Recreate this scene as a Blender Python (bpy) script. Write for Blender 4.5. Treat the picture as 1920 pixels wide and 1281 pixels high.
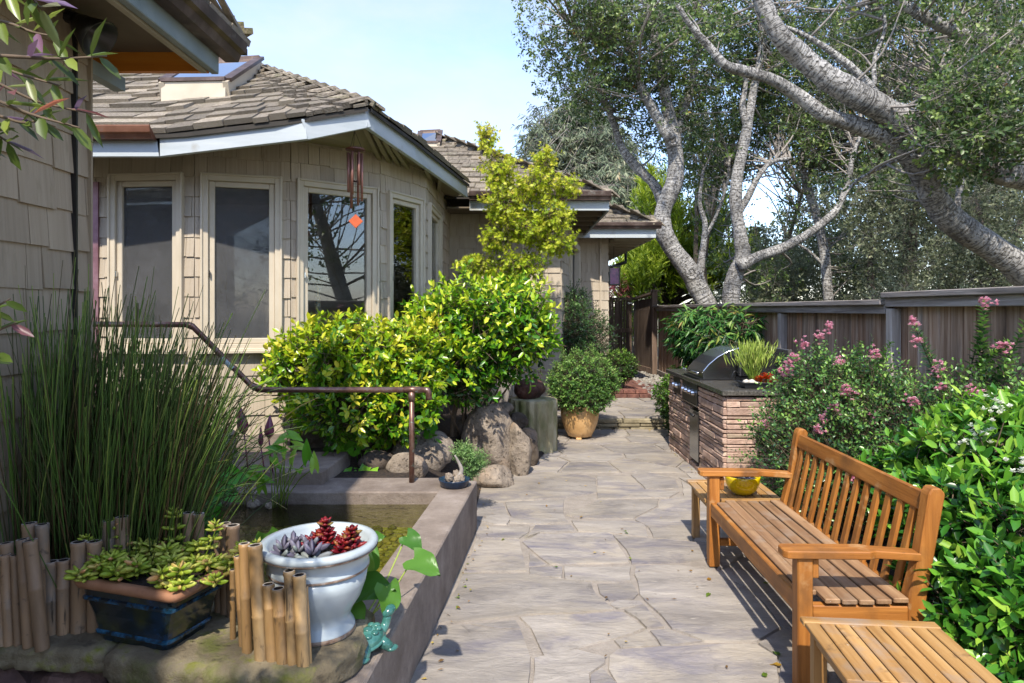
import bpy, bmesh, math, random
import numpy as np
from mathutils import Vector, Matrix, Euler, Quaternion
random.seed(7); RNG = np.random.default_rng(7)
for o in list(bpy.data.objects): bpy.data.objects.remove(o)
scene = bpy.context.scene
COL = scene.collection
# ------------------------------------------------------------------ camera, sky, sun, exposure
F, Y0, HC = 1250.0, 580.0, 1.65          # focal length in photo pixels, horizon row, eye height
cd = bpy.data.cameras.new('camera'); cam = bpy.data.objects.new('camera', cd); COL.objects.link(cam)
cam.location = (0, 0, HC); cam.rotation_euler = (math.radians(90), 0, 0)
cd.lens = F/1920*36; cd.sensor_width = 36; cd.sensor_fit = 'HORIZONTAL'
cd.shift_y = -(640.5-Y0)/1920; cd.clip_start = .05; cd.clip_end = 5000
scene.camera = cam
SUN = Vector((-.1, -.82, 1.0)).normalized()      # towards the sun
world = bpy.data.worlds.new('World'); scene.world = world; world.use_nodes = True
nt = world.node_tree; nt.nodes.clear()
out = nt.nodes.new('ShaderNodeOutputWorld'); bg = nt.nodes.new('ShaderNodeBackground')
sky = nt.nodes.new('ShaderNodeTexSky'); sky.sky_type = 'NISHITA'; sky.sun_disc = False
sky.sun_elevation = math.asin(SUN.z); sky.sun_rotation = math.atan2(SUN.x, SUN.y)
sky.air_density = 1.0; sky.dust_density = .3; sky.ozone_density = 1.6
tc = nt.nodes.new('ShaderNodeTexCoord'); mp = nt.nodes.new('ShaderNodeMapping'); mp.inputs['Scale'].default_value = (1.6, 1.6, 3.4)
mp.inputs['Location'].default_value = (.35, .1, .2)
nz = nt.nodes.new('ShaderNodeTexNoise'); nz.inputs['Scale'].default_value = 1.5; nz.inputs['Detail'].default_value = 7; nz.inputs['Roughness'].default_value = .55
rp = nt.nodes.new('ShaderNodeValToRGB'); rp.color_ramp.elements[0].position = .4; rp.color_ramp.elements[1].position = .74
rp.color_ramp.elements[0].color = (.0, .0, .0, 1); rp.color_ramp.elements[1].color = (.85, .85, .85, 1)
mx = nt.nodes.new('ShaderNodeMixRGB'); mx.inputs[2].default_value = (2.25, 2.3, 2.4, 1)
L = nt.links.new
L(tc.outputs['Generated'], mp.inputs[0]); L(mp.outputs[0], nz.inputs['Vector']); L(nz.outputs[0], rp.inputs[0])
tn = nt.nodes.new('ShaderNodeMixRGB'); tn.blend_type = 'MULTIPLY'; tn.inputs[0].default_value = 1; tn.inputs[2].default_value = (.88, .88, .98, 1); L(sky.outputs[0], tn.inputs[1])
L(rp.outputs[0], mx.inputs[0]); L(tn.outputs[0], mx.inputs[1]); L(mx.outputs[0], bg.inputs[0]); L(bg.outputs[0], out.inputs[0])
bg.inputs[1].default_value = .15
sd = bpy.data.lights.new('sun', 'SUN'); sun = bpy.data.objects.new('sun', sd); COL.objects.link(sun)
sd.energy = 2.5; sd.angle = math.radians(1.0); sd.color = (1, .93, .81)
sun.rotation_euler = (-SUN).to_track_quat('-Z', 'Y').to_euler(); sun.location = (-3, -8, 12)
vs = scene.view_settings; vs.view_transform = 'Standard'; vs.look = 'None'; vs.exposure = 1.58; vs.gamma = 1; vs.use_curve_mapping = False
scene.render.engine = 'CYCLES'
# ------------------------------------------------------------------ helpers: layout, meshes
def PX(x, y, Y): return Vector(((x-960)*Y/F, Y, HC-(y-Y0)*Y/F))       # photo pixel at a known distance
def GR(x, y, z=0.0):                                                    # photo pixel on a level of known height
    Y = (HC-z)*F/(y-Y0); return Vector(((x-960)*Y/F, Y, z))
W = {}
def thing(name, label, cat, loc=(0,0,0), rotz=None, group=None):
    o = bpy.data.objects.new(name, None); COL.objects.link(o); o.location = loc; o.empty_display_size = .1
    if rotz is not None: o.rotation_euler = (0,0,rotz); W[o.name] = Vector((0,0,0))
    else: W[o.name] = Vector(loc)
    o['label'] = label; o['category'] = cat
    if group: o['group'] = group
    return o
def tag(o, label=None, cat=None, group=None, kind=None):
    for k, v in (('label',label),('category',cat),('group',group),('kind',kind)):
        if v: o[k] = v
    return o
def link(name, me, loc, parent=None, kind=None, label=None):
    o = bpy.data.objects.new(name, me); COL.objects.link(o); W[o.name] = Vector(loc)
    o.location = Vector(loc) - (W[parent.name] if parent else Vector((0,0,0)))
    if parent: o.parent = parent
    if kind: o['kind'] = kind
    if label: o['label'] = label
    return o
class MB:
    def __init__(s): s.v = []; s.f = []; s.uv = None
    def box(s, c, d, R=None):
        c = Vector(c); b = len(s.v)
        for z in (-.5,.5):
            for (x, y) in ((-.5,-.5),(.5,-.5),(.5,.5),(-.5,.5)):
                p = Vector((x*d[0], y*d[1], z*d[2])); s.v.append(tuple(c + (R @ p if R else p)))
        s.f += [[b+i for i in q] for q in ((3,2,1,0),(4,5,6,7),(0,1,5,4),(1,2,6,5),(2,3,7,6),(3,0,4,7))]
        return s
    def box2(s, a, b): return s.box([(a[i]+b[i])/2 for i in range(3)], [abs(b[i]-a[i]) for i in range(3)])
    def beam(s, p, q, w, h, up=(0,0,1)):
        p, q = Vector(p), Vector(q); d = (q-p); l = d.length; d.normalize(); u = Vector(up)
        sd_ = d.cross(u)
        if sd_.length < 1e-4: sd_ = d.cross(Vector((1,0,0)))
        sd_.normalize(); u = sd_.cross(d)
        R = Matrix((d, -sd_, u)).transposed()
        return s.box((p+q)/2, (l, w, h), R)
    def prism(s, poly, z0, z1, inset=0.0):
        b = len(s.v); n = len(poly); cx = sum(p[0] for p in poly)/n; cy = sum(p[1] for p in poly)/n
        for (x, y) in poly: s.v.append((x, y, z0))
        for (x, y) in poly:
            dx, dy = cx-x, cy-y; l = math.hypot(dx, dy) or 1
            s.v.append((x+dx/l*inset, y+dy/l*inset, z1))
        s.f.append(list(range(b+n, b+2*n))); s.f.append(list(range(b+n-1, b-1, -1)))
        for i in range(n): j = (i+1) % n; s.f.append([b+i, b+j, b+n+j, b+n+i])
        return s
    def quad(s, *pts):
        b = len(s.v); s.v += [tuple(p) for p in pts]; s.f.append(list(range(b, b+len(pts)))); return s
    def lathe(s, prof, c=(0,0,0), n=24, wob=0, cap=True):
        b = len(s.v); m = len(prof)
        for (r, z) in prof:
            for i in range(n):
                a = 2*math.pi*i/n; k = 1+wob*math.sin(3*a+z*9); s.v.append((c[0]+r*k*math.cos(a), c[1]+r*k*math.sin(a), c[2]+z))
        for j in range(m-1):
            for i in range(n): k = (i+1) % n; s.f.append([b+j*n+i, b+j*n+k, b+(j+1)*n+k, b+(j+1)*n+i])
        if cap and prof[0][0] > 1e-4: s.f.append([b+i for i in range(n-1,-1,-1)])
        if cap and prof[-1][0] > 1e-4: s.f.append([b+(m-1)*n+i for i in range(n)])
        return s
    def tube(s, path, rad, n=8, cap=True, wob=0.0):
        path = [Vector(p) for p in path]; m = len(path)
        if not isinstance(rad, (list, tuple)): rad = [rad]*m
        b = len(s.v); ref = None; acc = 0
        if s.uv is None: s.uv = {}
        for j, p in enumerate(path):
            t = (path[min(j+1,m-1)]-path[max(j-1,0)]).normalized()
            if ref is None: ref = t.orthogonal().normalized()
            ref = (ref - t*ref.dot(t)); ref = ref.normalized() if ref.length > 1e-5 else t.orthogonal().normalized()
            bi = t.cross(ref)
            if j: acc += (p-path[j-1]).length
            for i in range(n):
                a = 2*math.pi*i/n; k = rad[j]*(1+wob*(random.random()-.5))
                s.uv[len(s.v)] = (i/n, acc); s.v.append(tuple(p+(ref*math.cos(a)+bi*math.sin(a))*k))
        for j in range(m-1):
            for i in range(n): k = (i+1) % n; s.f.append([b+j*n+i, b+j*n+k, b+(j+1)*n+k, b+(j+1)*n+i])
        if cap: s.f.append([b+i for i in range(n-1,-1,-1)]); s.f.append([b+(m-1)*n+i for i in range(n)])
        return s
    def sphere(s, c, r, n=12, m=8, R=None, lump=0):
        b = len(s.v); r = Vector(r) if hasattr(r, '__len__') else Vector((r,r,r)); c = Vector(c)
        ph = random.random()*9
        for j in range(m+1):
            th = math.pi*j/m
            for i in range(n):
                a = 2*math.pi*i/n; d = Vector((math.sin(th)*math.cos(a), math.sin(th)*math.sin(a), math.cos(th)))
                k = 1+lump*(math.sin(d.x*4+ph)*math.sin(d.y*5+ph*2)+.5*math.sin(d.z*7+d.x*6+ph))
                p = Vector((d.x*r.x, d.y*r.y, d.z*r.z))*k; s.v.append(tuple(c+(R @ p if R else p)))
        for j in range(m):
            for i in range(n): k = (i+1) % n; s.f.append([b+j*n+i, b+(j+1)*n+i, b+(j+1)*n+k, b+j*n+k])
        return s
    def mesh(s, name, mat=None, origin=(0,0,0), bevel=0, smooth=False, seg=1):
        me = bpy.data.meshes.new(name); o = Vector(origin)
        me.from_pydata([tuple(Vector(p)-o) for p in s.v], [], s.f)
        if s.uv:
            ul = me.uv_layers.new(name='uv')
            vi = np.empty(len(me.loops), dtype=np.int32); me.loops.foreach_get('vertex_index', vi)
            arr = np.zeros((len(s.v), 2), dtype=np.float32)
            for k, q in s.uv.items(): arr[k] = q
            ul.data.foreach_set('uv', arr[vi].ravel())
        if bevel:
            bm = bmesh.new(); bm.from_mesh(me)
            bmesh.ops.bevel(bm, geom=[e for e in bm.edges], offset=bevel, segments=seg, affect='EDGES', clamp_overlap=True)
            bm.to_mesh(me); bm.free()
        if smooth: me.shade_smooth()
        if mat: me.materials.append(mat)
        return me
    def build(s, name, mat, parent=None, bevel=0, smooth=False, kind=None, label=None, seg=1):
        a = np.array(s.v); lo, hi = a.min(0), a.max(0); o = Vector(((lo[0]+hi[0])/2, (lo[1]+hi[1])/2, lo[2]))
        return link(name, s.mesh(name, mat, o, bevel, smooth, seg), o, parent, kind, label)
def spline(pts, k=4):
    P = [np.array(p, float) for p in pts]; P = [2*P[0]-P[1]]+P+[2*P[-1]-P[-2]]; out = []
    for i in range(1, len(P)-2):
        for j in range(k):
            t = j/k; out.append(.5*((2*P[i])+(-P[i-1]+P[i+1])*t+(2*P[i-1]-5*P[i]+4*P[i+1]-P[i+2])*t*t+(-P[i-1]+3*P[i]-3*P[i+1]+P[i+2])*t**3))
    out.append(P[-2]); return out
# ------------------------------------------------------------------ helpers: procedural materials
def lin(h):
    h = h.lstrip('#'); r = []
    for i in (0,2,4):
        c = int(h[i:i+2],16)/255; r.append(c/12.92 if c <= .04045 else ((c+.055)/1.055)**2.4)
    return (*r, 1)
def c4(c): return lin(c) if isinstance(c, str) else ((*c, 1) if len(c) == 3 else c)
MATS = {}
def mat(name, cols, scale=6, detail=6, rough=.7, bump=0, stretch=(1,1,1), coord='Object', rnd=0, metal=0, layers=(), bscale=None, dist=0, spec=.5, coat=0, rrand=0, ruf=.6, rot=None):
    m = bpy.data.materials.new(name); m.use_nodes = True; MATS[name] = m; n = m.node_tree.nodes; l = m.node_tree.links.new
    b = n['Principled BSDF']; b.inputs['Roughness'].default_value = rough; b.inputs['Metallic'].default_value = metal
    b.inputs['Specular IOR Level'].default_value = spec; b.inputs['Coat Weight'].default_value = coat
    if coord == 'Position': src = n.new('ShaderNodeNewGeometry').outputs['Position']
    else: src = n.new('ShaderNodeTexCoord').outputs[coord]
    oi = n.new('ShaderNodeObjectInfo'); ml = n.new('ShaderNodeMath'); ml.operation = 'MULTIPLY'; ml.inputs[1].default_value = 57.0
    l(oi.outputs['Random'], ml.inputs[0])
    if coord == 'Object':
        ad = n.new('ShaderNodeVectorMath'); ad.operation = 'ADD'; l(src, ad.inputs[0]); l(ml.outputs[0], ad.inputs[1]); src = ad.outputs[0]
    def noise(sc, st, det=detail):
        mp = n.new('ShaderNodeMapping'); mp.inputs['Scale'].default_value = st
        if rot: mp.inputs['Rotation'].default_value = rot
        l(src, mp.inputs[0])
        t = n.new('ShaderNodeTexNoise'); t.inputs['Scale'].default_value = sc; t.inputs['Detail'].default_value = det; t.inputs['Roughness'].default_value = ruf
        t.inputs['Distortion'].default_value = dist; l(mp.outputs[0], t.inputs['Vector']); return t.outputs[0]
    nz = noise(scale, stretch)
    r = n.new('ShaderNodeValToRGB'); l(nz, r.inputs[0]); el = r.color_ramp.elements
    for i, (p, c) in enumerate(cols):
        e = el[i] if i < 2 else el.new(p)
        e.position = p; e.color = c4(c)
    colr = r.outputs[0]
    for (c, sc, lo, hi, st) in layers:
        k = n.new('ShaderNodeMapRange'); k.inputs[1].default_value = lo; k.inputs[2].default_value = hi; k.clamp = True
        l(noise(sc, st), k.inputs[0]); x = n.new('ShaderNodeMixRGB'); l(k.outputs[0], x.inputs[0]); l(colr, x.inputs[1]); x.inputs[2].default_value = c4(c); colr = x.outputs[0]
    if rnd:
        h = n.new('ShaderNodeHueSaturation'); k = n.new('ShaderNodeMapRange'); k.inputs[3].default_value = 1-rnd; k.inputs[4].default_value = 1+rnd
        l(oi.outputs['Random'], k.inputs[0]); l(k.outputs[0], h.inputs['Value']); l(colr, h.inputs['Color']); colr = h.outputs[0]
    l(colr, b.inputs['Base Color'])
    if rrand:
        k = n.new('ShaderNodeMapRange'); k.inputs[1].default_value = .3; k.inputs[2].default_value = .7; k.inputs[3].default_value = rough-rrand; k.inputs[4].default_value = rough+rrand
        l(nz, k.inputs[0]); l(k.outputs[0], b.inputs['Roughness'])
    if bump:
        bp = n.new('ShaderNodeBump'); bp.inputs['Strength'].default_value = bump; bp.inputs['Distance'].default_value = .02
        l(noise(bscale, stretch) if bscale else nz, bp.inputs['Height']); l(bp.outputs[0], b.inputs['Normal'])
    return m
def leafmat(name, cols, rough=.45, trans=.35, obj=False, spec=.4):
    m = bpy.data.materials.new(name); m.use_nodes = True; n = m.node_tree.nodes; l = m.node_tree.links.new; MATS[name] = m
    b = n['Principled BSDF']; o = n['Material Output']; b.inputs['Roughness'].default_value = rough; b.inputs['Specular IOR Level'].default_value = spec
    if obj: s = n.new('ShaderNodeObjectInfo').outputs['Random']
    else:
        a = n.new('ShaderNodeAttribute'); a.attribute_name = 'v'; s = a.outputs['Fac']
    r = n.new('ShaderNodeValToRGB'); l(s, r.inputs[0]); el = r.color_ramp.elements
    for i, (p, c) in enumerate(cols):
        e = el[i] if i < 2 else el.new(p)
        e.position = p; e.color = c4(c)
    l(r.outputs[0], b.inputs['Base Color']); t = n.new('ShaderNodeBsdfTranslucent'); l(r.outputs[0], t.inputs[0])
    x = n.new('ShaderNodeMixShader'); x.inputs[0].default_value = trans; l(b.outputs[0], x.inputs[1]); l(t.outputs[0], x.inputs[2]); l(x.outputs[0], o.inputs[0])
    return m
def leafpair(name, cols, **k): return (leafmat(name, cols, **k), leafmat(name+'_single', cols, obj=True, **k))
def wood(name, cols, axis, rough=.6, rnd=.15, bump=.25, layers=(), sc=22, spec=.35):
    st = [1,1,1]; st[axis] = .06
    return mat(name, cols, scale=sc, detail=8, rough=rough, bump=bump, stretch=st, rnd=rnd, layers=layers, spec=spec, dist=.3)
# ------------------------------------------------------------------ helpers: foliage
LEAF = {  # along, across, lift
 'leaf': ([(0,0,0),(.45,-.5,.05),(.45,.5,.05),(1,0,-.08),(.5,0,-.04)], [(0,2,3,4),(0,4,3,1)]),
 'oval': ([(0,0,0),(.25,-.42,.04),(.25,.42,.04),(.65,-.46,.04),(.65,.46,.04),(1,0,-.06),(.3,0,-.03),(.68,0,-.04)],
          [(0,2,6),(0,6,1),(6,2,4,7),(1,6,7,3),(7,4,5),(3,7,5)]),
 'fat': ([(0,0,0),(.4,-.5,0),(.4,0,.16),(.4,.5,0),(.4,0,-.16),(.78,-.4,.03),(.78,0,.16),(.78,.4,.03),(.78,0,-.1),(1,0,.06)], [(0,2,1),(0,3,2),(0,4,3),(0,1,4),(1,2,6,5),(2,3,7,6),(3,4,8,7),(4,1,5,8),(5,6,9),(6,7,9),(7,8,9),(8,5,9)]),
 'needle': ([(0,-.5,0),(0,.5,0),(1,0,0)], [(0,1,2)]),
 'palm': ([(0,0,0),(.35,-.12,0),(.75,-.5,.05),(.55,-.1,0),(1,0,-.05),(.55,.1,0),(.75,.5,.05),(.35,.12,0),(.3,-.55,.04),(.3,.55,.04)],
          [(0,3,2),(0,4,3),(0,5,4),(0,6,5),(0,1,8),(0,9,7)]),
}
def nrm(a): return a/np.maximum(np.linalg.norm(a, axis=1, keepdims=True), 1e-6)
def unit(n):
    a = RNG.normal(size=(n,3)); return nrm(a)
def leaves(name, c, u, nn, Ls, Ws, val, mats, parent, shape='leaf', nobj=0, kind='stuff'):
    """one joined mesh of leaves; the nobj leaves nearest the viewer are objects of their own"""
    u = nrm(u); nn = nrm(nn - u*np.sum(nn*u, axis=1, keepdims=True)); s = np.cross(nn, u)
    if not isinstance(mats, tuple): mats = (mats, mats)
    T, FC = LEAF[shape]; T = np.array(T); sel = np.ones(len(c), bool)
    if nobj:
        d = np.linalg.norm(c-np.array([0,0,HC]), axis=1); big = np.argsort(d)[:nobj]; sel[big] = False
        key = 'leafproto_'+shape+mats[1].name
        me = bpy.data.meshes.get(key)
        if me is None:
            me = bpy.data.meshes.new(key); me.from_pydata([(p[1], p[0], p[2]) for p in T], [], [list(q)[::-1] for q in FC]); me.materials.append(mats[1]); me.shade_smooth()
        for i in big:
            M = Matrix(((s[i,0]*Ws[i], u[i,0]*Ls[i], nn[i,0]*Ls[i]), (s[i,1]*Ws[i], u[i,1]*Ls[i], nn[i,1]*Ls[i]), (s[i,2]*Ws[i], u[i,2]*Ls[i], nn[i,2]*Ls[i]))).to_4x4()
            o = bpy.data.objects.new('leaf', me); COL.objects.link(o); o.parent = parent
            M.translation = Vector(c[i]) - W[parent.name]; o.matrix_basis = M; W[o.name] = Vector(c[i])
    c, u, nn, s, Ls, Ws, val = c[sel], u[sel], nn[sel], s[sel], Ls[sel], Ws[sel], val[sel]
    N, k = len(c), len(T)
    V = (c[:,None,:] + u[:,None,:]*(T[None,:,0:1]*Ls[:,None,None]) + s[:,None,:]*(T[None,:,1:2]*Ws[:,None,None]) + nn[:,None,:]*(T[None,:,2:3]*Ls[:,None,None])).reshape(-1,3)
    V = V - np.array(W[parent.name])[None,:]
    loops = []; tot = []
    for q in FC: tot.append(len(q)); loops += list(q)
    loops = (np.arange(N)[:,None]*k + np.array(loops)[None,:]).ravel().astype(np.int32)
    tot = np.tile(np.array(tot, np.int32), N); st = np.concatenate([[0], np.cumsum(tot)[:-1]]).astype(np.int32)
    me = bpy.data.meshes.new(name); me.vertices.add(len(V)); me.vertices.foreach_set('co', V.astype(np.float32).ravel())
    me.loops.add(len(loops)); me.loops.foreach_set('vertex_index', loops); me.polygons.add(len(tot))
    me.polygons.foreach_set('loop_start', st); me.polygons.foreach_set('loop_total', tot)
    me.update(calc_edges=True)
    at = me.attributes.new('v', 'FLOAT', 'POINT'); at.data.foreach_set('value', np.repeat(val, k).astype(np.float32))
    me.materials.append(mats[0]); me.shade_smooth()
    return link(name, me, W[parent.name], parent, kind)
def sticks(name, p, q, r, m, parent, kind='stuff'):
    """many thin three-sided twigs from p to q in one mesh"""
    d = nrm(q-p); a = nrm(np.cross(d, unit(len(p)))); b = np.cross(d, a); V = []
    for ang in (0, 2.094, 4.189):
        o = (a*math.cos(ang)+b*math.sin(ang))*r[:,None]; V += [p+o, q+o*.5]
    V = np.stack(V, 1).reshape(-1,3) - np.array(W[parent.name])
    N = len(p); lp = np.array([0,2,3,1, 2,4,5,3, 4,0,1,5]); lp = (np.arange(N)[:,None]*6+lp[None,:]).ravel().astype(np.int32)
    me = bpy.data.meshes.new(name); me.vertices.add(len(V)); me.vertices.foreach_set('co', V.astype(np.float32).ravel())
    me.loops.add(len(lp)); me.loops.foreach_set('vertex_index', lp); me.polygons.add(N*3)
    me.polygons.foreach_set('loop_start', np.arange(0, N*12, 4, dtype=np.int32)); me.polygons.foreach_set('loop_total', np.full(N*3, 4, np.int32))
    me.update(calc_edges=True); me.materials.append(m); me.shade_smooth()
    return link(name, me, W[parent.name], parent, kind)
def twig_leaves(p0, d, lt, m, L, Wd, vb, tip=.35, spread=1.0, droop=0.0):
    """m leaves along each twig; returns arrays for leaves()"""
    N = len(p0); a = nrm(np.cross(d, unit(N))); b = np.cross(d, a); C=[];U=[];NN=[];LL=[];WW=[];V=[]
    for j in range(m):
        t = (j+.6)/m; ang = 2.4*j + RNG.uniform(0,.6,N); rad = a*np.cos(ang)[:,None]+b*np.sin(ang)[:,None]
        u = nrm(d*(.25+.6*t) + rad*spread*(1.05-.55*t) + RNG.normal(size=(N,3))*.18 + np.array([0,0,-droop]))
        C.append(p0+d*(lt*t)[:,None]); U.append(u); NN.append(nrm(d*.9 + np.array([0,0,.5]) - rad*.3 + RNG.normal(size=(N,3))*.3))
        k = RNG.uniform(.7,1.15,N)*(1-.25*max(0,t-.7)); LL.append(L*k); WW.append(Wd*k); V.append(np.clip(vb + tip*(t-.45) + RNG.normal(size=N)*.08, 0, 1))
    return [np.concatenate(x) for x in (C,U,NN,LL,WW,V)]
def lumps(d, amp=.18, f=3.0, ph=0.0):
    return 1+amp*(np.sin(d[:,0]*f*1.3+ph)*np.sin(d[:,1]*f+ph*1.7)+.6*np.sin(d[:,2]*f*1.9+d[:,0]*f*2.1+ph*2.3))
def shell(blobs, n, inner=.35, amp=.16, cut=None, f=3.4):
    """n points near the outside of a union of ellipsoids, with outward directions"""
    B = np.array(blobs, float); w = (B[:,3]*B[:,4]*B[:,5])**(2/3); idx = RNG.choice(len(B), size=n*3, p=w/w.sum()); d = unit(n*3); ph = idx*1.7
    r = lumps(d, amp, f) * (1-inner*RNG.random(n*3)**2.2); p = B[idx,:3]+d*B[idx,3:6]*r[:,None]
    ok = np.ones(n*3, bool)
    for i, b in enumerate(B):
        q = np.linalg.norm((p-b[:3])/b[3:6], axis=1); ok &= (q > .72) | (idx == i)
    if cut is not None: ok &= cut(p)
    o = nrm(d/B[idx,3:6]); return p[ok][:n], o[ok][:n]
def shrub(par, blobs, ntw, m, L, Wd, mats, shape='leaf', nobj=0, lt=.09, up=.35, tip=.35, inner=.35, amp=.16, cut=None, twigmat=None, topv=.25, spread=1.0, base=None, droop=0, stems=6, rnd=.5, f=3.4):
    p, o = shell(blobs, ntw, inner, amp, cut, f); d = nrm(o + np.array([0,0,up]) + RNG.normal(size=p.shape)*rnd); n = len(p)
    zz = np.array([b[2]-b[5] for b in blobs]).min(), np.array([b[2]+b[5] for b in blobs]).max()
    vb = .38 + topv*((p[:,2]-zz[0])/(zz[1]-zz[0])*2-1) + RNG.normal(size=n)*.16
    ltv = lt*RNG.uniform(.6,1.3,n)
    leaves('foliage', *twig_leaves(p, d, ltv, m, L, Wd, vb, tip, spread, droop), mats, par, shape, nobj)
    if twigmat:
        sticks('twigs', p-d*(lt*1.2), p+d*ltv[:,None]*.9, np.full(n, L*.035+.0008), twigmat, par)
        if base is not None:
            mb = MB(); sel = RNG.choice(n, size=min(n, stems), replace=False)
            for i in sel:
                q = Vector(p[i])*.9+Vector(base)*.1; mid = (Vector(base)+q)/2+Vector((random.uniform(-.06,.06), random.uniform(-.06,.06), -.05))
                mb.tube(spline([base, tuple(mid), tuple(q)], 4), [.014*(1-.08*k) for k in range(9)], 5)
            mb.build('stems', twigmat, par, smooth=True)
    return p, o
# ------------------------------------------------------------------ materials
M_shing = mat('painted_shingle', [(.3,'#a19380'),(.7,'#b3a693')], scale=9, rough=.75, bump=.3, stretch=(1,1,.16), rnd=.09, bscale=40, layers=[('#7d6a55', 3, .62, .8, (1,1,1))])
M_shing_near = mat('painted_shingle_tan', [(.3,'#918069'),(.7,'#a3927b')], scale=9, rough=.75, bump=.35, stretch=(1,1,.16), rnd=.1, bscale=40, layers=[('#75694f', 3, .6, .8, (1,1,1))])
M_backing = mat('wall_backing', [(.3,'#5c5340'),(.7,'#6c624d')], rough=.85)
M_casing = mat('casing_paint', [(.3,'#b0a48f'),(.7,'#bdb19d')], scale=4, rough=.55, bump=.05)
M_fascia = mat('fascia_paint', [(.3,'#9da4a6'),(.7,'#b2b7b8')], scale=5, rough=.55, bump=.12, stretch=(.3,.3,2), layers=[('#8a8272', 3, .6, .78, (1,1,1))])
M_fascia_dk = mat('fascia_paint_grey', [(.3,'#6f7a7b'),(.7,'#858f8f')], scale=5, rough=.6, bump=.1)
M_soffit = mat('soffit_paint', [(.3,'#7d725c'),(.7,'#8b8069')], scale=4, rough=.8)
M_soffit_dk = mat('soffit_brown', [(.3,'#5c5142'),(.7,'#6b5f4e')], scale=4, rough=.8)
M_raft = mat('rafter_paint', [(.3,'#8f8672'),(.7,'#a39a86')], scale=4, rough=.7)
M_roof = mat('roof_shake', [(.25,'#524a3f'),(.5,'#837869'),(.78,'#a89c89')], scale=7, rough=.85, bump=.7, stretch=(3,.5,3), rnd=.4, bscale=30, layers=[('#6b6a4b', 5, .56, .72, (1,1,1)), ('#4b4a2f', 14, .62, .75, (1,1,1))])
M_roofback = mat('roof_felt', [(.3,'#2d2a26'),(.7,'#3b3630')], rough=.95)
M_copper = mat('copper_gutter', [(.25,'#5d4034'),(.5,'#855a45'),(.75,'#a4765c')], scale=3, rough=.42, metal=.55, layers=[('#6f6a68', 6, .58, .72, (1,1,1))])
M_copdark = mat('weathered_copper', [(.25,'#3a322f'),(.5,'#54443d'),(.75,'#77675f')], scale=6, rough=.5, metal=.5, layers=[('#7f786f', 9, .6, .75, (1,1,1))])
M_pipe = mat('copper_pipe', [(.25,'#4f3a35'),(.5,'#7a5a4e'),(.78,'#8e8178')], scale=12, rough=.38, metal=.7, layers=[('#8fa79c', 20, .62, .72, (1,1,1))])
M_orange = mat('stained_cedar', [(.25,'#c06e18'),(.5,'#d68426'),(.75,'#e09a40')], scale=8, rough=.55, stretch=(.15,1,2), bump=.1)
M_concrete = mat('concrete', [(.25,'#655950'),(.5,'#83766b'),(.75,'#9b8f85')], scale=3.5, detail=10, rough=.9, bump=.5, coord='Position', bscale=60, ruf=.72, layers=[('#5c4f45', 1.3, .5, .72, (1,1,1)), ('#aaa196', 14, .62, .8, (1,1,1)), ('#4f443b', 40, .6, .72, (1,1,1)), ('#4d4a38', 6, .62, .78, (1,1,.5))])
M_mossconc = mat('mossy_concrete', [(.25,'#6d6446'),(.5,'#9c9474'),(.75,'#bdb69f')], scale=5, detail=9, rough=.9, bump=.6, coord='Object', bscale=40, stretch=(1,1,.35), layers=[('#59602a', 3, .5, .68, (1,1,.5)), ('#8b8f5a', 8, .58, .72, (1,1,1))])
M_flag = mat('flagstone', [(.22,'#625c58'),(.42,'#807972'),(.6,'#978f86'),(.8,'#aea498')], scale=2.1, detail=13, rough=.68, bump=.7, coord='Object', stretch=(.8,2.2,1), rnd=.14, ruf=.7, dist=.8, bscale=9, rot=(0,0,.35), layers=[('#a09482', 1.1, .47, .74, (1,1.5,1)), ('#b9b0a2', 9, .6, .78, (.6,3,1)), ('#5f5a55', 16, .62, .78, (1,1,1)), ('#65616b', 2.3, .5, .7, (.7,1.6,1)), ('#4f4a45', 5, .62, .76, (1,1,1))])
M_mortar = mat('mortar', [(.3,'#80776d'),(.7,'#9a9085')], scale=8, detail=10, rough=.95, bump=.6, coord='Position', bscale=80, layers=[('#6d6a4d', 1.6, .62, .78, (1,1,1))])
M_soil = mat('soil', [(.3,'#1c1510'),(.5,'#2b211a'),(.75,'#4a3b2c')], scale=30, detail=8, rough=.95, bump=1, coord='Position')
M_ground = mat('garden_soil', [(.3,'#4a3d2b'),(.7,'#6d5d42')], scale=6, rough=.95, bump=.8, coord='Position', layers=[('#4f5a2c', 1.2, .45, .65, (1,1,1))])
M_ledge = mat('ledgestone', [(.25,'#8a6f60'),(.5,'#a98d7c'),(.75,'#c0a796')], scale=7, detail=9, rough=.85, bump=.7, rnd=.2, bscale=26, layers=[('#96876f', 3, .55, .7, (1,1,1)), ('#77706a', 5, .64, .78, (1,1,1))])
M_stepst = mat('step_stone', [(.25,'#5f5643'),(.5,'#7d735c'),(.75,'#9a8f76')], scale=7, detail=9, rough=.9, bump=.7, rnd=.2, bscale=26)
M_granite = mat('granite', [(.3,'#35332f'),(.5,'#4d4a45'),(.72,'#6c6861')], scale=70, detail=4, rough=.16, layers=[('#8a847a', 160, .62, .7, (1,1,1))])
M_steel = mat('stainless', [(.3,'#8e8f8f'),(.7,'#a5a6a6')], scale=6, rough=.24, metal=1, stretch=(1,1,30))
M_blackmet = mat('black_metal', [(.3,'#131314'),(.7,'#1d1d1f')], rough=.35, spec=.6)
M_chrome = mat('chrome', [(.3,'#b9babc'),(.7,'#c6c7c9')], rough=.12, metal=1)
OR1 = [(.2,'#673f1c'),(.45,'#935c26'),(.62,'#aa7034'),(.82,'#bb874a')]
OR2 = [(.2,'#5f452f'),(.45,'#7f6044'),(.62,'#937455'),(.82,'#ab9070')]
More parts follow.
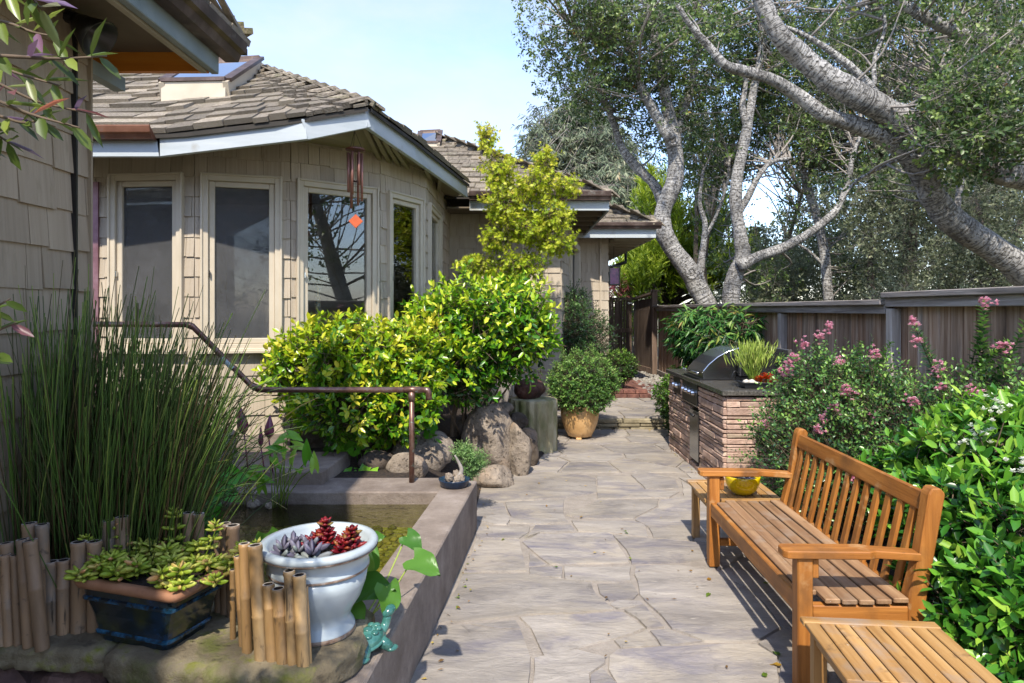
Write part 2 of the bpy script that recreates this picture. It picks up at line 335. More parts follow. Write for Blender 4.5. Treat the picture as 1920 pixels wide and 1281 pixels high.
OR3 = [(.2,'#735128'),(.45,'#977040'),(.62,'#aa8452'),(.82,'#bb9c70')]
LW = [('#8c7c6c', 4, .52, .72, (1,1,1)), ('#5a4431', 9, .6, .75, (1,1,1)), ('#b8a994', 60, .68, .74, (1,1,1))]
M_tk = [wood('teak_'+a, OR1, i, rnd=.14, rough=.5, layers=[('#6f4a28', 3.2, .52, .72, (1,1,1)), ('#b79468', 7, .6, .78, (1,1,1)), ('#4a3320', 26, .66, .76, (1,1,1))]) for i, a in enumerate('xyz')]
M_seat = wood('teak_seat', OR2, 0, rnd=.14, rough=.6, layers=LW)
M_tab = [wood('teak_table_'+a, OR3, i, rnd=.14, rough=.55, layers=LW) for i, a in enumerate('xyz')]
FW = [(.2,'#5a4230'),(.42,'#866a54'),(.6,'#a68c76'),(.82,'#c4b09c')]
M_plank = mat('fence_plank', FW, scale=26, detail=8, rough=.9, bump=.5, stretch=(1,1,.05), rnd=.28, dist=.3, layers=[('#8a5530', 1.1, .52, .78, (1,1,.6)), ('#3b2e26', 3, .55, .72, (1,1,.12)), ('#b3aba4', 2, .6, .8, (1,1,.2))])
M_cap = wood('fence_cap', [(.2,'#544c46'),(.42,'#7b726b'),(.6,'#9a918a'),(.82,'#b6aea8')], 1, rnd=.12, rough=.9, bump=.5)
M_post = wood('fence_post', [(.2,'#6b625a'),(.42,'#958b82'),(.6,'#b1a79e'),(.82,'#c6bdb5')], 2, rnd=.15, rough=.9, bump=.5)
M_gate = mat('gate_plank', [(.2,'#3b2e25'),(.45,'#5d4c3f'),(.62,'#786557'),(.82,'#94826f')], scale=26, detail=8, rough=.9, bump=.5, stretch=(1,1,.05), rnd=.25)
M_bamboo = mat('bamboo', [(.2,'#523f2c'),(.42,'#7a6149'),(.6,'#927558'),(.82,'#ab9071')], scale=9, detail=8, rough=.6, bump=.25, stretch=(1,1,.12), rnd=.16, layers=[('#6d645a', 10, .5, .68, (1,1,.4)), ('#453629', 24, .6, .72, (1,1,1)), ('#33281d', 40, .62, .68, (1,1,.04))])
M_bamboo2 = mat('bamboo_golden', [(.2,'#6b5030'),(.42,'#947248'),(.6,'#a6875c'),(.82,'#b59e78')], scale=9, detail=8, rough=.5, bump=.25, stretch=(1,1,.12), rnd=.16, layers=[('#5d5042', 7, .5, .7, (1,1,.4)), ('#453629', 26, .6, .72, (1,1,.5)), ('#33281d', 40, .62, .68, (1,1,.04))])
M_bamin = mat('bamboo_inside', [(.3,'#8b8174'),(.7,'#b7ada0')], scale=30, rough=.9)
M_mossst = mat('mossy_stone', [(.2,'#4b4233'),(.45,'#6b604b'),(.65,'#857a62'),(.85,'#9b917b')], scale=7, detail=11, rough=.95, bump=.9, coord='Position', bscale=18, layers=[('#545a1d', 4.5, .5, .66, (1,1,1)), ('#6a6a28', 14, .56, .7, (1,1,1)), ('#31291f', 9, .62, .74, (1,1,2))])
M_redrock = mat('red_rock', [(.25,'#3a2926'),(.5,'#57413b'),(.8,'#74594f')], scale=6, detail=10, rough=.95, bump=1, coord='Position', bscale=18)
M_rock = mat('lava_rock', [(.22,'#4f453b'),(.45,'#7b6f62'),(.65,'#978a7b'),(.85,'#b0a497')], scale=8, detail=11, rough=.95, bump=1, coord='Object', bscale=28, layers=[('#3d352c', 30, .56, .66, (1,1,1)), ('#8c6f52', 2, .55, .75, (1,1,1))])
M_rockdk = mat('dark_rock', [(.25,'#332a23'),(.5,'#50453b'),(.8,'#6f6355')], scale=8, detail=10, rough=.95, bump=1, bscale=30)
M_logbowl = mat('burl_wood', [(.25,'#2b1a14'),(.5,'#4a2f26'),(.8,'#6b4a3c')], scale=9, detail=10, rough=.85, bump=1, bscale=20)
M_terra = mat('buff_glazed_clay', [(.25,'#a67e4d'),(.5,'#c39a66'),(.75,'#d4b384')], scale=3, detail=8, rough=.4, bump=.1, layers=[('#8f6a3e', 5, .56, .74, (1,1,.4)), ('#d9c8a6', 9, .62, .75, (1,1,1))])
M_whitegl = mat('white_glaze', [(.3,'#98a1a6'),(.7,'#b0b8ba')], scale=5, rough=.22, bump=.03, layers=[('#8f999e', 2.5, .55, .75, (1,1,1))])
M_brownrim = mat('brown_glaze_band', [(.35,'#5d4436'),(.55,'#8d7a6a'),(.68,'#b5b7b6')], scale=22, rough=.4)
M_blueglz = mat('dark_blue_glaze', [(.28,'#0c1418'),(.5,'#142027'),(.66,'#1b3550'),(.82,'#2a567e')], scale=6, detail=8, rough=.16, bump=.12, layers=[('#34371c', 9, .5, .66, (1,1,1))], coat=.4)
M_blueband = mat('blue_glaze_band', [(.4,'#0d1b22'),(.54,'#153a52'),(.75,'#2c6c90')], scale=22, rough=.2, coat=.3)
M_clayrim = mat('bare_clay_rim', [(.3,'#7d553c'),(.55,'#9a6c4e'),(.8,'#ac8163')], scale=7, rough=.75, bump=.2, layers=[('#5d4836', 6, .57, .72, (1,1,1))])
M_yellow = mat('yellow_glaze', [(.3,'#c4a806'),(.7,'#d6ba0e')], scale=3, rough=.18, coat=.4)
M_navy = mat('navy_glaze', [(.3,'#16263a'),(.7,'#22374f')], scale=8, rough=.2)
M_jade = mat('jade_glaze', [(.25,'#1d4640'),(.5,'#35665e'),(.8,'#5c8a80')], scale=14, rough=.2, coat=.4)
M_blackplas = mat('black_tray', [(.3,'#1b1c1f'),(.7,'#26272b')], rough=.45)
M_brick = mat('brick_paver', [(.3,'#4d332c'),(.5,'#6b453b'),(.75,'#85604f')], scale=14, rough=.9, bump=.4, rnd=.3)
M_gravel = mat('gravel', [(.3,'#6d6963'),(.7,'#a09b92')], scale=20, rough=.9, coord='Position')
M_bark = None
def barkmat(name, cols, ring=55.0, dark='#3a342e'):
    m = bpy.data.materials.new(name); m.use_nodes = True; n = m.node_tree.nodes; l = m.node_tree.links.new
    b = n['Principled BSDF']; b.inputs['Roughness'].default_value = .85
    uv = n.new('ShaderNodeUVMap'); mp = n.new('ShaderNodeMapping'); mp.inputs['Scale'].default_value = (1.3, ring, 1); l(uv.outputs[0], mp.inputs[0])
    t = n.new('ShaderNodeTexNoise'); t.inputs['Scale'].default_value = 1; t.inputs['Detail'].default_value = 9; t.inputs['Roughness'].default_value = .65; t.inputs['Distortion'].default_value = .6; l(mp.outputs[0], t.inputs['Vector'])
    g = n.new('ShaderNodeNewGeometry'); t2 = n.new('ShaderNodeTexNoise'); t2.inputs['Scale'].default_value = 2.2; t2.inputs['Detail'].default_value = 8; l(g.outputs['Position'], t2.inputs['Vector'])
    r2 = n.new('ShaderNodeValToRGB'); l(t2.outputs[0], r2.inputs[0])
    for i, (p, c) in enumerate(cols):
        e = r2.color_ramp.elements[i] if i < 2 else r2.color_ramp.elements.new(p)
        e.position = p; e.color = c4(c)
    r = n.new('ShaderNodeMapRange'); r.inputs[1].default_value = .33; r.inputs[2].default_value = .47; l(t.outputs[0], r.inputs[0])
    t3 = n.new('ShaderNodeTexNoise'); t3.inputs['Scale'].default_value = 26; t3.inputs['Detail'].default_value = 6; l(g.outputs['Position'], t3.inputs['Vector'])
    k3 = n.new('ShaderNodeMapRange'); k3.inputs[1].default_value = .3; k3.inputs[2].default_value = .5; l(t3.outputs[0], k3.inputs[0]); m3 = n.new('ShaderNodeMath'); m3.operation = 'MULTIPLY'; l(r.outputs[0], m3.inputs[0]); l(k3.outputs[0], m3.inputs[1])
    x = n.new('ShaderNodeMixRGB'); x.inputs[1].default_value = c4(dark); l(m3.outputs[0], x.inputs[0]); l(r2.outputs[0], x.inputs[2]); l(x.outputs[0], b.inputs['Base Color'])
    bp = n.new('ShaderNodeBump'); bp.inputs['Strength'].default_value = .9; bp.inputs['Distance'].default_value = .03; l(m3.outputs[0], bp.inputs['Height']); l(bp.outputs[0], b.inputs['Normal'])
    return m
M_bark = barkmat('oak_bark', [(.3,'#7b7874'),(.5,'#9a9793'),(.7,'#b5b2ad')], dark='#4a4540')
M_barkdk = barkmat('dark_bark', [(.3,'#3f372e'),(.5,'#574d42'),(.7,'#6f6456')], ring=12)
M_twig = mat('twig', [(.3,'#4d4033'),(.7,'#6d5d4b')], scale=20, rough=.85)
M_twiggrey = mat('grey_twig', [(.3,'#77706a'),(.7,'#958e86')], scale=20, rough=.85)
def glassmat(name, tint=(.9,.93,.92), extra=.06):
    m = bpy.data.materials.new(name); m.use_nodes = True; n = m.node_tree.nodes; l = m.node_tree.links.new; n.remove(n['Principled BSDF'])
    tr = n.new('ShaderNodeBsdfTransparent'); tr.inputs[0].default_value = (*tint,1); gl = n.new('ShaderNodeBsdfGlossy'); gl.inputs['Roughness'].default_value = .01
    tcx = n.new('ShaderNodeNewGeometry'); nzx = n.new('ShaderNodeTexNoise'); nzx.inputs['Scale'].default_value = 1.1; l(tcx.outputs['Position'], nzx.inputs['Vector'])
    bp = n.new('ShaderNodeBump'); bp.inputs['Strength'].default_value = .04; bp.inputs['Distance'].default_value = .05; l(nzx.outputs[0], bp.inputs['Height']); l(bp.outputs[0], gl.inputs['Normal'])
    fr = n.new('ShaderNodeFresnel'); fr.inputs[0].default_value = 1.6; ad = n.new('ShaderNodeMath'); ad.operation = 'ADD'; ad.inputs[1].default_value = extra; l(fr.outputs[0], ad.inputs[0])
    x = n.new('ShaderNodeMixShader'); l(ad.outputs[0], x.inputs[0]); l(tr.outputs[0], x.inputs[1]); l(gl.outputs[0], x.inputs[2]); l(x.outputs[0], n['Material Output'].inputs[0])
    return m
M_glass = glassmat('window_glass', extra=.05)
M_skyglass = glassmat('skylight_glass', tint=(.25,.3,.35), extra=.45)
def screenmat():
    m = bpy.data.materials.new('insect_screen'); m.use_nodes = True; n = m.node_tree.nodes; l = m.node_tree.links.new
    b = n['Principled BSDF']; b.inputs['Base Color'].default_value = (.1,.1,.102,1); b.inputs['Roughness'].default_value = .8
    tr = n.new('ShaderNodeBsdfTransparent'); x = n.new('ShaderNodeMixShader'); gx = n.new('ShaderNodeNewGeometry'); nx_ = n.new('ShaderNodeTexNoise'); nx_.inputs['Scale'].default_value = 2.4; nx_.inputs['Detail'].default_value = 12; nx_.inputs['Roughness'].default_value = .75; l(gx.outputs['Position'], nx_.inputs['Vector']); kx = n.new('ShaderNodeMapRange'); kx.inputs[1].default_value = .3; kx.inputs[2].default_value = .7; kx.inputs[3].default_value = .16; kx.inputs[4].default_value = .56; l(nx_.outputs[0], kx.inputs[0]); l(kx.outputs[0], x.inputs[0]); l(tr.outputs[0], x.inputs[1]); l(b.outputs[0], x.inputs[2]); l(x.outputs[0], n['Material Output'].inputs[0]); return m
M_screen = screenmat()
M_room = mat('room_plaster', [(.3,'#7d766c'),(.7,'#918a80')], rough=.9)
M_roomfl = mat('room_floor', [(.3,'#3b2a1c'),(.7,'#4e3826')], rough=.5, stretch=(.2,3,1))
M_teal = mat('teal_door', [(.3,'#1d3a47'),(.7,'#28495a')], rough=.6)
def watermat():
    m = bpy.data.materials.new('pond_water'); m.use_nodes = True; n = m.node_tree.nodes; l = m.node_tree.links.new; n.remove(n['Principled BSDF'])
    tr = n.new('ShaderNodeBsdfTransparent'); tr.inputs[0].default_value = (.78,.8,.6,1); gl = n.new('ShaderNodeBsdfGlossy'); gl.inputs['Roughness'].default_value = .03
    g = n.new('ShaderNodeNewGeometry'); mp = n.new('ShaderNodeMapping'); mp.inputs['Scale'].default_value = (1,2.2,1); l(g.outputs['Position'], mp.inputs[0])
    t = n.new('ShaderNodeTexNoise'); t.inputs['Scale'].default_value = 16; t.inputs['Detail'].default_value = 3; l(mp.outputs[0], t.inputs['Vector'])
    bp = n.new('ShaderNodeBump'); bp.inputs['Strength'].default_value = .28; bp.inputs['Distance'].default_value = .03; l(t.outputs[0], bp.inputs['Height'])
    fr = n.new('ShaderNodeFresnel'); fr.inputs[0].default_value = 1.33; l(bp.outputs[0], gl.inputs['Normal']); l(bp.outputs[0], fr.inputs['Normal'])
    ad = n.new('ShaderNodeMath'); ad.operation = 'MULTIPLY_ADD'; ad.inputs[1].default_value = 1.0; ad.inputs[2].default_value = .03; l(fr.outputs[0], ad.inputs[0])
    x = n.new('ShaderNodeMixShader'); l(ad.outputs[0], x.inputs[0]); l(tr.outputs[0], x.inputs[1]); l(gl.outputs[0], x.inputs[2]); l(x.outputs[0], n['Material Output'].inputs[0]); return m
M_water = watermat()
M_pondbed = mat('pond_bed', [(.25,'#3a3814'),(.45,'#6b6826'),(.62,'#97933c'),(.82,'#c2bb6a')], scale=16, detail=9, rough=.9, bump=1, coord='Position', bscale=22)
M_pebble = mat('pond_pebble', [(.25,'#4a4812'),(.5,'#8a8228'),(.8,'#c2b258')], scale=3, rough=.85, rnd=.5)
# foliage colours
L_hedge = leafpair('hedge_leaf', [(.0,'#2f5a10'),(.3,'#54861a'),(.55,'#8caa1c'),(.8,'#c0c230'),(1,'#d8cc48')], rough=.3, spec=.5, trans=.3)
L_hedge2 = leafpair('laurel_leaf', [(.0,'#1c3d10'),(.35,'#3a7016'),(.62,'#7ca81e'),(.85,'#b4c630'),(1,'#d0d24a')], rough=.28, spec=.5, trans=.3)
L_maple = leafpair('maple_leaf', [(.0,'#7a961e'),(.3,'#aebe2e'),(.75,'#d2d04a'),(1,'#dabb60')], trans=.5)
L_choisya = leafpair('choisya_leaf', [(.0,'#1c4216'),(.35,'#387024'),(.65,'#68a030'),(1,'#a0be48')], rough=.28, spec=.5, trans=.3)
L_escal = leafpair('escallonia_leaf', [(.0,'#22402a'),(.4,'#426a36'),(.7,'#699444'),(1,'#9aba58')], rough=.28, spec=.5, trans=.25)
L_vine = leafpair('hanging_leaf', [(.0,'#173016'),(.4,'#2c5527'),(.7,'#4d7a36'),(.9,'#7d9a45'),(1,'#8f7a3a')], rough=.4, trans=.3)
L_box = leafpair('boxwood_leaf', [(.0,'#14270e'),(.4,'#2f5018'),(.7,'#557f26'),(1,'#8aa844')], trans=.3)
L_potsh = leafpair('potted_leaf', [(.0,'#24401c'),(.4,'#4a752f'),(.7,'#7fa34a'),(1,'#a9bd6e')], trans=.3)
L_darksh = leafpair('shade_leaf', [(.0,'#1a2f17'),(.4,'#32522b'),(.7,'#567b3e'),(1,'#86a05c')], trans=.3)
L_oak = leafpair('oak_leaf', [(.0,'#2a3d22'),(.4,'#4d6534'),(.7,'#788b48'),(.95,'#a3ad62'),(1,'#8a5c30')], rough=.4, trans=.35)
L_oakgrey = leafpair('grey_oak_leaf', [(.0,'#3d4733'),(.4,'#666f52'),(.7,'#8e9472'),(1,'#b3b391')], rough=.55, trans=.35)
L_euc = leafpair('eucalyptus_leaf', [(.0,'#3d4a37'),(.4,'#66735a'),(.7,'#8c9477'),(.9,'#a8a283'),(1,'#a88a68')], rough=.55, trans=.3)
L_pine = leafpair('pine_needle', [(.0,'#39500f'),(.4,'#65801a'),(.7,'#96ac2a'),(1,'#c0c94c')], trans=.4)
L_reed = leafpair('horsetail_stem', [(.0,'#6a5238'),(.22,'#54492e'),(.45,'#41522a'),(.8,'#55742f'),(1,'#8a9848')], rough=.4, trans=.15)
L_arum = leafpair('arum_leaf', [(0,'#3a7a1c'),(.5,'#4f9a25'),(1,'#7cb53a')], rough=.3, trans=.4)
L_red = leafpair('red_leaf', [(0,'#5a0f1c'),(.5,'#7d1a26'),(.8,'#963426'),(1,'#7d6a35')], rough=.35, trans=.25)
L_fire = leafpair('orange_red_leaf', [(0,'#8d1f12'),(.5,'#bb3518'),(.8,'#d06a1c'),(1,'#c2b040')], rough=.4, trans=.25)
L_purple = leafpair('purple_leaf', [(0,'#4d4a5c'),(.5,'#6a6575'),(1,'#7f8a80')], rough=.5, trans=.1)
L_sedum = leafpair('sedum_leaf', [(0,'#7a9426'),(.45,'#a8b640'),(.85,'#c6c562'),(1,'#cf9a66')], rough=.4, trans=.25)
L_stick = leafpair('pencil_leaf', [(0,'#7f9a3c'),(.5,'#a3b854'),(1,'#c3cc74')], rough=.45, trans=.3)
L_pink = leafpair('pink_petal', [(0,'#cf8098'),(.5,'#e0a5b6'),(1,'#eecbd3')], rough=.6, trans=.3)
L_white = leafpair('white_petal', [(0,'#c9cdb8'),(.5,'#dfe2d2'),(1,'#ebeadf')], rough=.6, trans=.3)
L_redsh = leafpair('red_shrub_leaf', [(0,'#4d1d22'),(.5,'#7d3a3c'),(1,'#a5605a')], trans=.3)
L_juniper = leafpair('juniper_needle', [(0,'#3d5a34'),(.5,'#668a4a'),(1,'#93ac68')], trans=.2)
L_near = leafpair('narrow_leaf', [(0,'#3c4a22'),(.4,'#56692c'),(.7,'#7f8d3f'),(.85,'#6d5a78'),(1,'#8a5038')], rough=.35, trans=.3)
# ------------------------------------------------------------------ ground, terrace, flagstones
g = MB(); g.quad((-150,-60,-.3),(200,-60,-.3),(200,900,-.3),(-150,900,-.3))
tag(g.build('ground', M_ground), kind='structure')
g = MB(); g.quad((3.36,2,-.02),(80,2,-.02),(80,120,-.02),(3.36,120,-.02)); tag(g.build('earth_bank', M_ground), kind='structure')
patio = MB(); patio.box2((-.62,-2,-.25),(3.3,9.2,-.007)); patio = tag(patio.build('patio', M_mortar), kind='structure')
A = lambda *q: [(760+x/3.99, 960+y/3.99) for x, y in q]
B = lambda *q: [(1100+x/3.99, 960+y/3.99) for x, y in q]
Cc = lambda *q: [(880+x/4.174, 800+y/4.174) for x, y in q]
stones = [
 A((255,855),(480,850),(700,882),(860,892),(930,1085),(925,1420),(-60,1420)), A((500,835),(820,810),(860,870),(700,868)),
 A((430,470),(880,465),(1390,530),(1430,625),(1550,725),(1300,750),(930,760),(700,790),(400,815),(245,820)), A((530,205),(850,210),(905,440),(440,445)),
 A((540,110),(930,110),(920,150),(850,195),(535,190)), A((1000,165),(1500,155),(1545,170),(1667,375),(1080,390),(880,225),(940,200)),
 A((975,105),(1235,100),(1265,145),(1010,155),(915,188)), A((930,310),(1050,392),(925,398)), A((930,415),(1170,410),(1165,490),(935,465)), A((1190,412),(1682,415),(1680,515),(1590,525),(1200,505)),
 A((1440,540),(1690,530),(1740,610),(1700,650),(1530,660),(1460,610)), B((230,660),(395,665),(420,692),(230,720),(180,690)),
 A((860,790),(1560,750),(1627,755),(1787,870),(1560,945),(1180,1050),(1040,1075),(945,870)), A((970,1095),(1280,1035),(1490,1090),(1490,1130),(1370,1210),(1370,1420),(950,1420)),
 A((1390,1225),(1470,1175),(1590,1300),(1600,1420),(1385,1420)), B((285,735),(430,700),(500,785),(575,860),(450,865)), B((210,960),(450,895),(540,1000),(260,1015)), B((480,890),(610,880),(860,965),(560,1000)),
 B((370,410),(700,400),(920,440),(1200,575),(1310,680),(1440,865),(1340,925),(1270,965),(880,965),(640,870),(560,770),(400,620),(395,570),(360,470)),
 B((240,1030),(560,1010),(1260,990),(1420,1085),(1430,1420),(300,1420),(170,1180),(175,1080)), B((-110,65),(350,70),(430,90),(460,185),(180,155),(-60,140)),
 B((440,80),(500,10),(790,-10),(790,215),(500,195),(470,120)), B((200,175),(470,200),(640,210),(910,240),(915,350),(700,375),(340,385),(300,280)),
 B((810,0),(1100,0),(1200,300),(1000,430),(930,350),(930,235),(810,215)), B((940,455),(1110,410),(1500,560),(1600,900),(1460,850),(1320,670),(1200,560)),
 B((1360,945),(1460,885),(1800,900),(1800,1450),(1450,1420),(1440,1085),(1290,985)),
 Cc((60,610),(260,600),(320,720),(290,765),(190,760),(60,730)), Cc((285,592),(740,572),(735,690),(770,745),(570,760),(320,750),(330,700)),
 Cc((760,690),(1000,580),(1480,565),(1470,620),(1280,715),(900,715)), Cc((50,400),(600,355),(980,390),(1000,510),(700,560),(280,583),(60,598)),
 Cc((1000,392),(1260,392),(1370,490),(1640,510),(1560,556),(1010,560)), Cc((1270,380),(1340,347),(1610,405),(1640,480),(1380,487)),
 Cc((1500,580),(1680,545),(1660,430),(1740,470),(1790,540),(1780,770),(1400,785),(1300,730),(1480,640)), Cc((1640,400),(1900,420),(2100,520),(2000,620),(1800,520),(1740,460))]
def flag(poly, z=0.0):
    q = []
    for i, p in enumerate(poly):                      # break the straight edges a little
        r = poly[(i+1) % len(poly)]; q.append(p); l = math.dist(p, r)
        for k in range(1, int(l/.16)+1):
            t = k/(int(l/.16)+1); q.append((p[0]+(r[0]-p[0])*t+random.uniform(-.008,.008), p[1]+(r[1]-p[1])*t+random.uniform(-.008,.008)))
    h = random.uniform(0, .006); MB().prism(q, z-.02, z+h, .006).build('flagstone', M_flag, patio if z < .1 else terrace)
def grow(poly, o=.008):
    cx = sum(p[0] for p in poly)/len(poly); cy = sum(p[1] for p in poly)/len(poly)
    return [(x+(x-cx)/math.hypot(x-cx,y-cy)*o, y+(y-cy)/math.hypot(x-cx,y-cy)*o) for x, y in poly]
for st in stones: flag(grow([tuple(GR(x, y)[:2]) for x, y in st]))
def voronoi(seeds, box):
    cells = []
    for i, a in enumerate(seeds):
        poly = [(box[0],box[1]),(box[2],box[1]),(box[2],box[3]),(box[0],box[3])]
        for j, b in enumerate(seeds):
            if i == j or not poly: continue
            mx_, my_ = (a[0]+b[0])/2, (a[1]+b[1])/2; nx, ny = b[0]-a[0], b[1]-a[1]; l = math.hypot(nx, ny); nx /= l; ny /= l
            mx_ -= nx*.011; my_ -= ny*.011; new = []
            for k in range(len(poly)):
                p, q = poly[k], poly[(k+1) % len(poly)]; dp = (p[0]-mx_)*nx+(p[1]-my_)*ny; dq = (q[0]-mx_)*nx+(q[1]-my_)*ny
                if dp <= 0: new.append(p)
                if dp*dq < 0: t = dp/(dp-dq); new.append((p[0]+(q[0]-p[0])*t, p[1]+(q[1]-p[1])*t))
            poly = new
        if len(poly) > 2: cells.append(poly)
    return cells
def seeds(box, step, jit=.38):
    s = []; y = box[1]+step/2; k = 0
    while y < box[3]:
        x = box[0]+step/2*(k % 2); 
        while x < box[2]+step/2: s.append((x+random.uniform(-jit,jit)*step, y+random.uniform(-jit,jit)*step)); x += step
        y += step*.8; k += 1
    return s
for bx_, stp in (((-.55,6.75,3.0,9.15), .62), ((-.3,-.6,3.0,2.32), .7), ((1.75,2.35,3.0,6.7), .6)):
    for c in voronoi(seeds(bx_, stp), bx_): flag(c)
# upper terrace behind the stone step
terrace = MB(); terrace.box2((-.6,9.28,-.2),(2.9,13.2,.155)); terrace = tag(terrace.build('upper_terrace', M_mortar), kind='structure')
bx_ = (-.5,9.2,2.3,12.0)
for c in voronoi(seeds(bx_, .55), bx_): flag(c, .165)
stp = thing('stone_step', 'low step of stacked rough stone leading up to the narrow path', 'step', (1.6,9.2,0))
zz = -.02
for r in range(3):
    h = (.06,.05,.062)[r]; x = .6
    while x < 2.3:
        w = random.uniform(.14,.42); MB().box2((x,9.13+random.uniform(-.015,.02),zz),(x+w-.012,9.4,zz+h-.007)).build('stone', M_stepst, stp, bevel=.008); x += w
    zz += h
bp_ = MB(); bp_.box2((1.2,12.05,.0),(3.1,17.0,.165)); brickpath = tag(bp_.build('brick_path', M_mortar), kind='structure')
bm_ = MB().box((0,0,0),(.1,.2,.05)).mesh('brick', M_brick, bevel=.004)
for i in range(13):
    for j in range(22):
        x = 1.62+i*.108; y = 12.15+j*.21+(i % 2)*.1
        if x < 2.85-.035*j: o = link('brick', bm_, (x, y, .155+random.uniform(0,.006)), brickpath)
gp = []
mb = MB()
for i in range(420):
    y = random.uniform(11.2,15.8); x = 2.42+ (y-12)*.06 + random.uniform(0,.75); r = random.uniform(.018,.05)
    mb.sphere((x,y,.15+r*.5), (r,r*random.uniform(.7,1.2),r*.7), 6, 4, lump=.1)
tag(mb.build('gravel', M_gravel, smooth=True), 'pale loose gravel beside the brick path', 'gravel', kind='stuff')
g = MB(); g.box2((2.3,9.3,-.1),(3.3,16,.14)); tag(g.build('side_bed', M_soil), kind='structure')
# planting bed between house and patio, bed by the fence
g = MB(); g.prism([(-6,5.145),(-.85,5.145),(-.7,6.6),(-.2,7.5),(.1,9.9),(-6,9.9)], -.25, .34); g.quad((-.85,5.145,.34),(-.3,5.145,.01),(-.28,6.4,.01),(-.7,6.6,.34)); g.quad((-.7,6.6,.34),(-.28,6.4,.01),(.3,7.3,.01),(-.2,7.5,.34)); g.quad((-.2,7.5,.34),(.3,7.3,.01),(.6,8.6,.01),(.65,9.9,.2),(.1,9.9,.34)); tag(g.build('planting_bed', M_soil), kind='structure')
g = MB(); g.prism([(1.95,1.0),(3.3,1.0),(3.3,9.2),(2.75,9.2),(2.6,5.6),(1.95,4.6)], -.2, .03); tag(g.build('fence_bed', M_soil), kind='structure')
# ------------------------------------------------------------------ houses
house = thing('house', 'beige shingled house with a windowed bow front and weathered shake roof', 'house', (-1.5,8,.3))
wing = thing('house_wing', 'near beige shingled building with grey fascia and deep eave', 'house', (-3,1,.0))
E = .18
UNIT = MB(); UNIT.v = [(0,-.0165,0),(1,-.0165,0),(1,-.004,E+.02),(0,-.004,E+.02),(0,0,0),(1,0,0),(1,0,E+.02),(0,0,E+.02)]
UNIT.f = [[0,1,2,3],[5,4,7,6],[4,5,1,0],[3,2,6,7],[4,0,3,7],[1,5,6,2]]
ME_SH = UNIT.mesh('wall_shingle', M_shing); ME_SHN = UNIT.mesh('wall_shingle_near', M_shing_near)
def shingles(p0, p1, z0, z1, openings, hidden=None):
    """returns [matrix, pixel size, wall, visible] for one wall face"""
    d = Vector((p1[0]-p0[0], p1[1]-p0[1], 0)); Lw = d.length; d.normalize(); n = Vector((d.y,-d.x,0)); R = Matrix((d, -n, Vector((0,0,1)))).transposed().to_4x4()
    res = []; z = z0; k = 0
    while z < z1-.02:
        cuts = sorted((a, b) for a, b, lo, hi in openings if lo < z+E*.5 < hi); s = -random.uniform(0,.12); ends = [0.0]
        while s < Lw: s += random.uniform(.09,.24); ends.append(min(s, Lw))
        for a, b in zip(ends[:-1], ends[1:]):
            segs = [(a, b)]
            for ca, cb in cuts:
                new = []
                for (x, y) in segs:
                    if y <= ca or x >= cb: new.append((x, y))
                    else:
                        if x < ca: new.append((x, ca))
                        if y > cb: new.append((cb, y))
                segs = new
            for x, y in segs:
                if y-x < .02: continue
                top = max(.3, min(1.0, (z1-z)/(E+.02)))
                M = Matrix.Translation(Vector((p0[0], p0[1], z+random.uniform(-.009,.006))) + d*(x+.002)) @ R @ Matrix.Rotation(random.uniform(-.006,.006),4,'Y') @ Matrix.Diagonal((y-x-.004, random.uniform(.8,1.35), top, 1))
                Ym = p0[1]+d.y*(x+y)/2; res.append([M, E*F/max(Ym,.5)*min(1,(y-x)/.08), not (hidden and hidden(z, p0[0]+d.x*(x+y)/2))])
        z += E; k += 1
    return res
def place_pieces(lst, me, name, parent, matr, limit=300):
    """largest visible pieces become objects, the others one joined part"""
    lst = sorted(lst, key=lambda q: (not q[2], -q[1])); nb = 0; V = []; Fc = []
    base = [v.co.copy() for v in me.vertices]; polys = [list(p.vertices) for p in me.polygons]
    for i, q in enumerate(lst):
        M = q[0]
        if i < limit and q[2]:
            o = bpy.data.objects.new(name, me); COL.objects.link(o); par = q[3] if len(q) > 3 else parent; o.parent = par
            M2 = M.copy(); M2.translation = M.translation - W[par.name]; o.matrix_basis = M2; W[o.name] = M.translation.copy()
        else:
            b = len(V); V += [tuple(M @ v) for v in base]; Fc += [[b+k for k in p] for p in polys]
    if V: mb = MB(); mb.v = V; mb.f = Fc; mb.build(name+'s', matr, parent, kind='stuff')
def wallpart(p0, p1, z0, z1, openings, parent, t=.12, m=None):
    d = Vector((p1[0]-p0[0], p1[1]-p0[1], 0)); Lw = d.length; d.normalize(); n = Vector((d.y,-d.x,0)); mb = MB(); R = Matrix((d, -n, Vector((0,0,1)))).transposed()
    def piece(a, b, lo, hi):
        if b-a > 1e-3 and hi-lo > 1e-3: mb.box(Vector((p0[0],p0[1],0))+d*(a+b)/2-n*t/2+Vector((0,0,(lo+hi)/2)), (b-a, t, hi-lo), R)
    s = 0
    for a, b, lo, hi in sorted(openings): piece(s, a, z0, z1); piece(a, b, z0, lo); piece(a, b, hi, z1); s = b
    piece(s, Lw, z0, z1); return mb.build('wall', m or M_backing, parent)
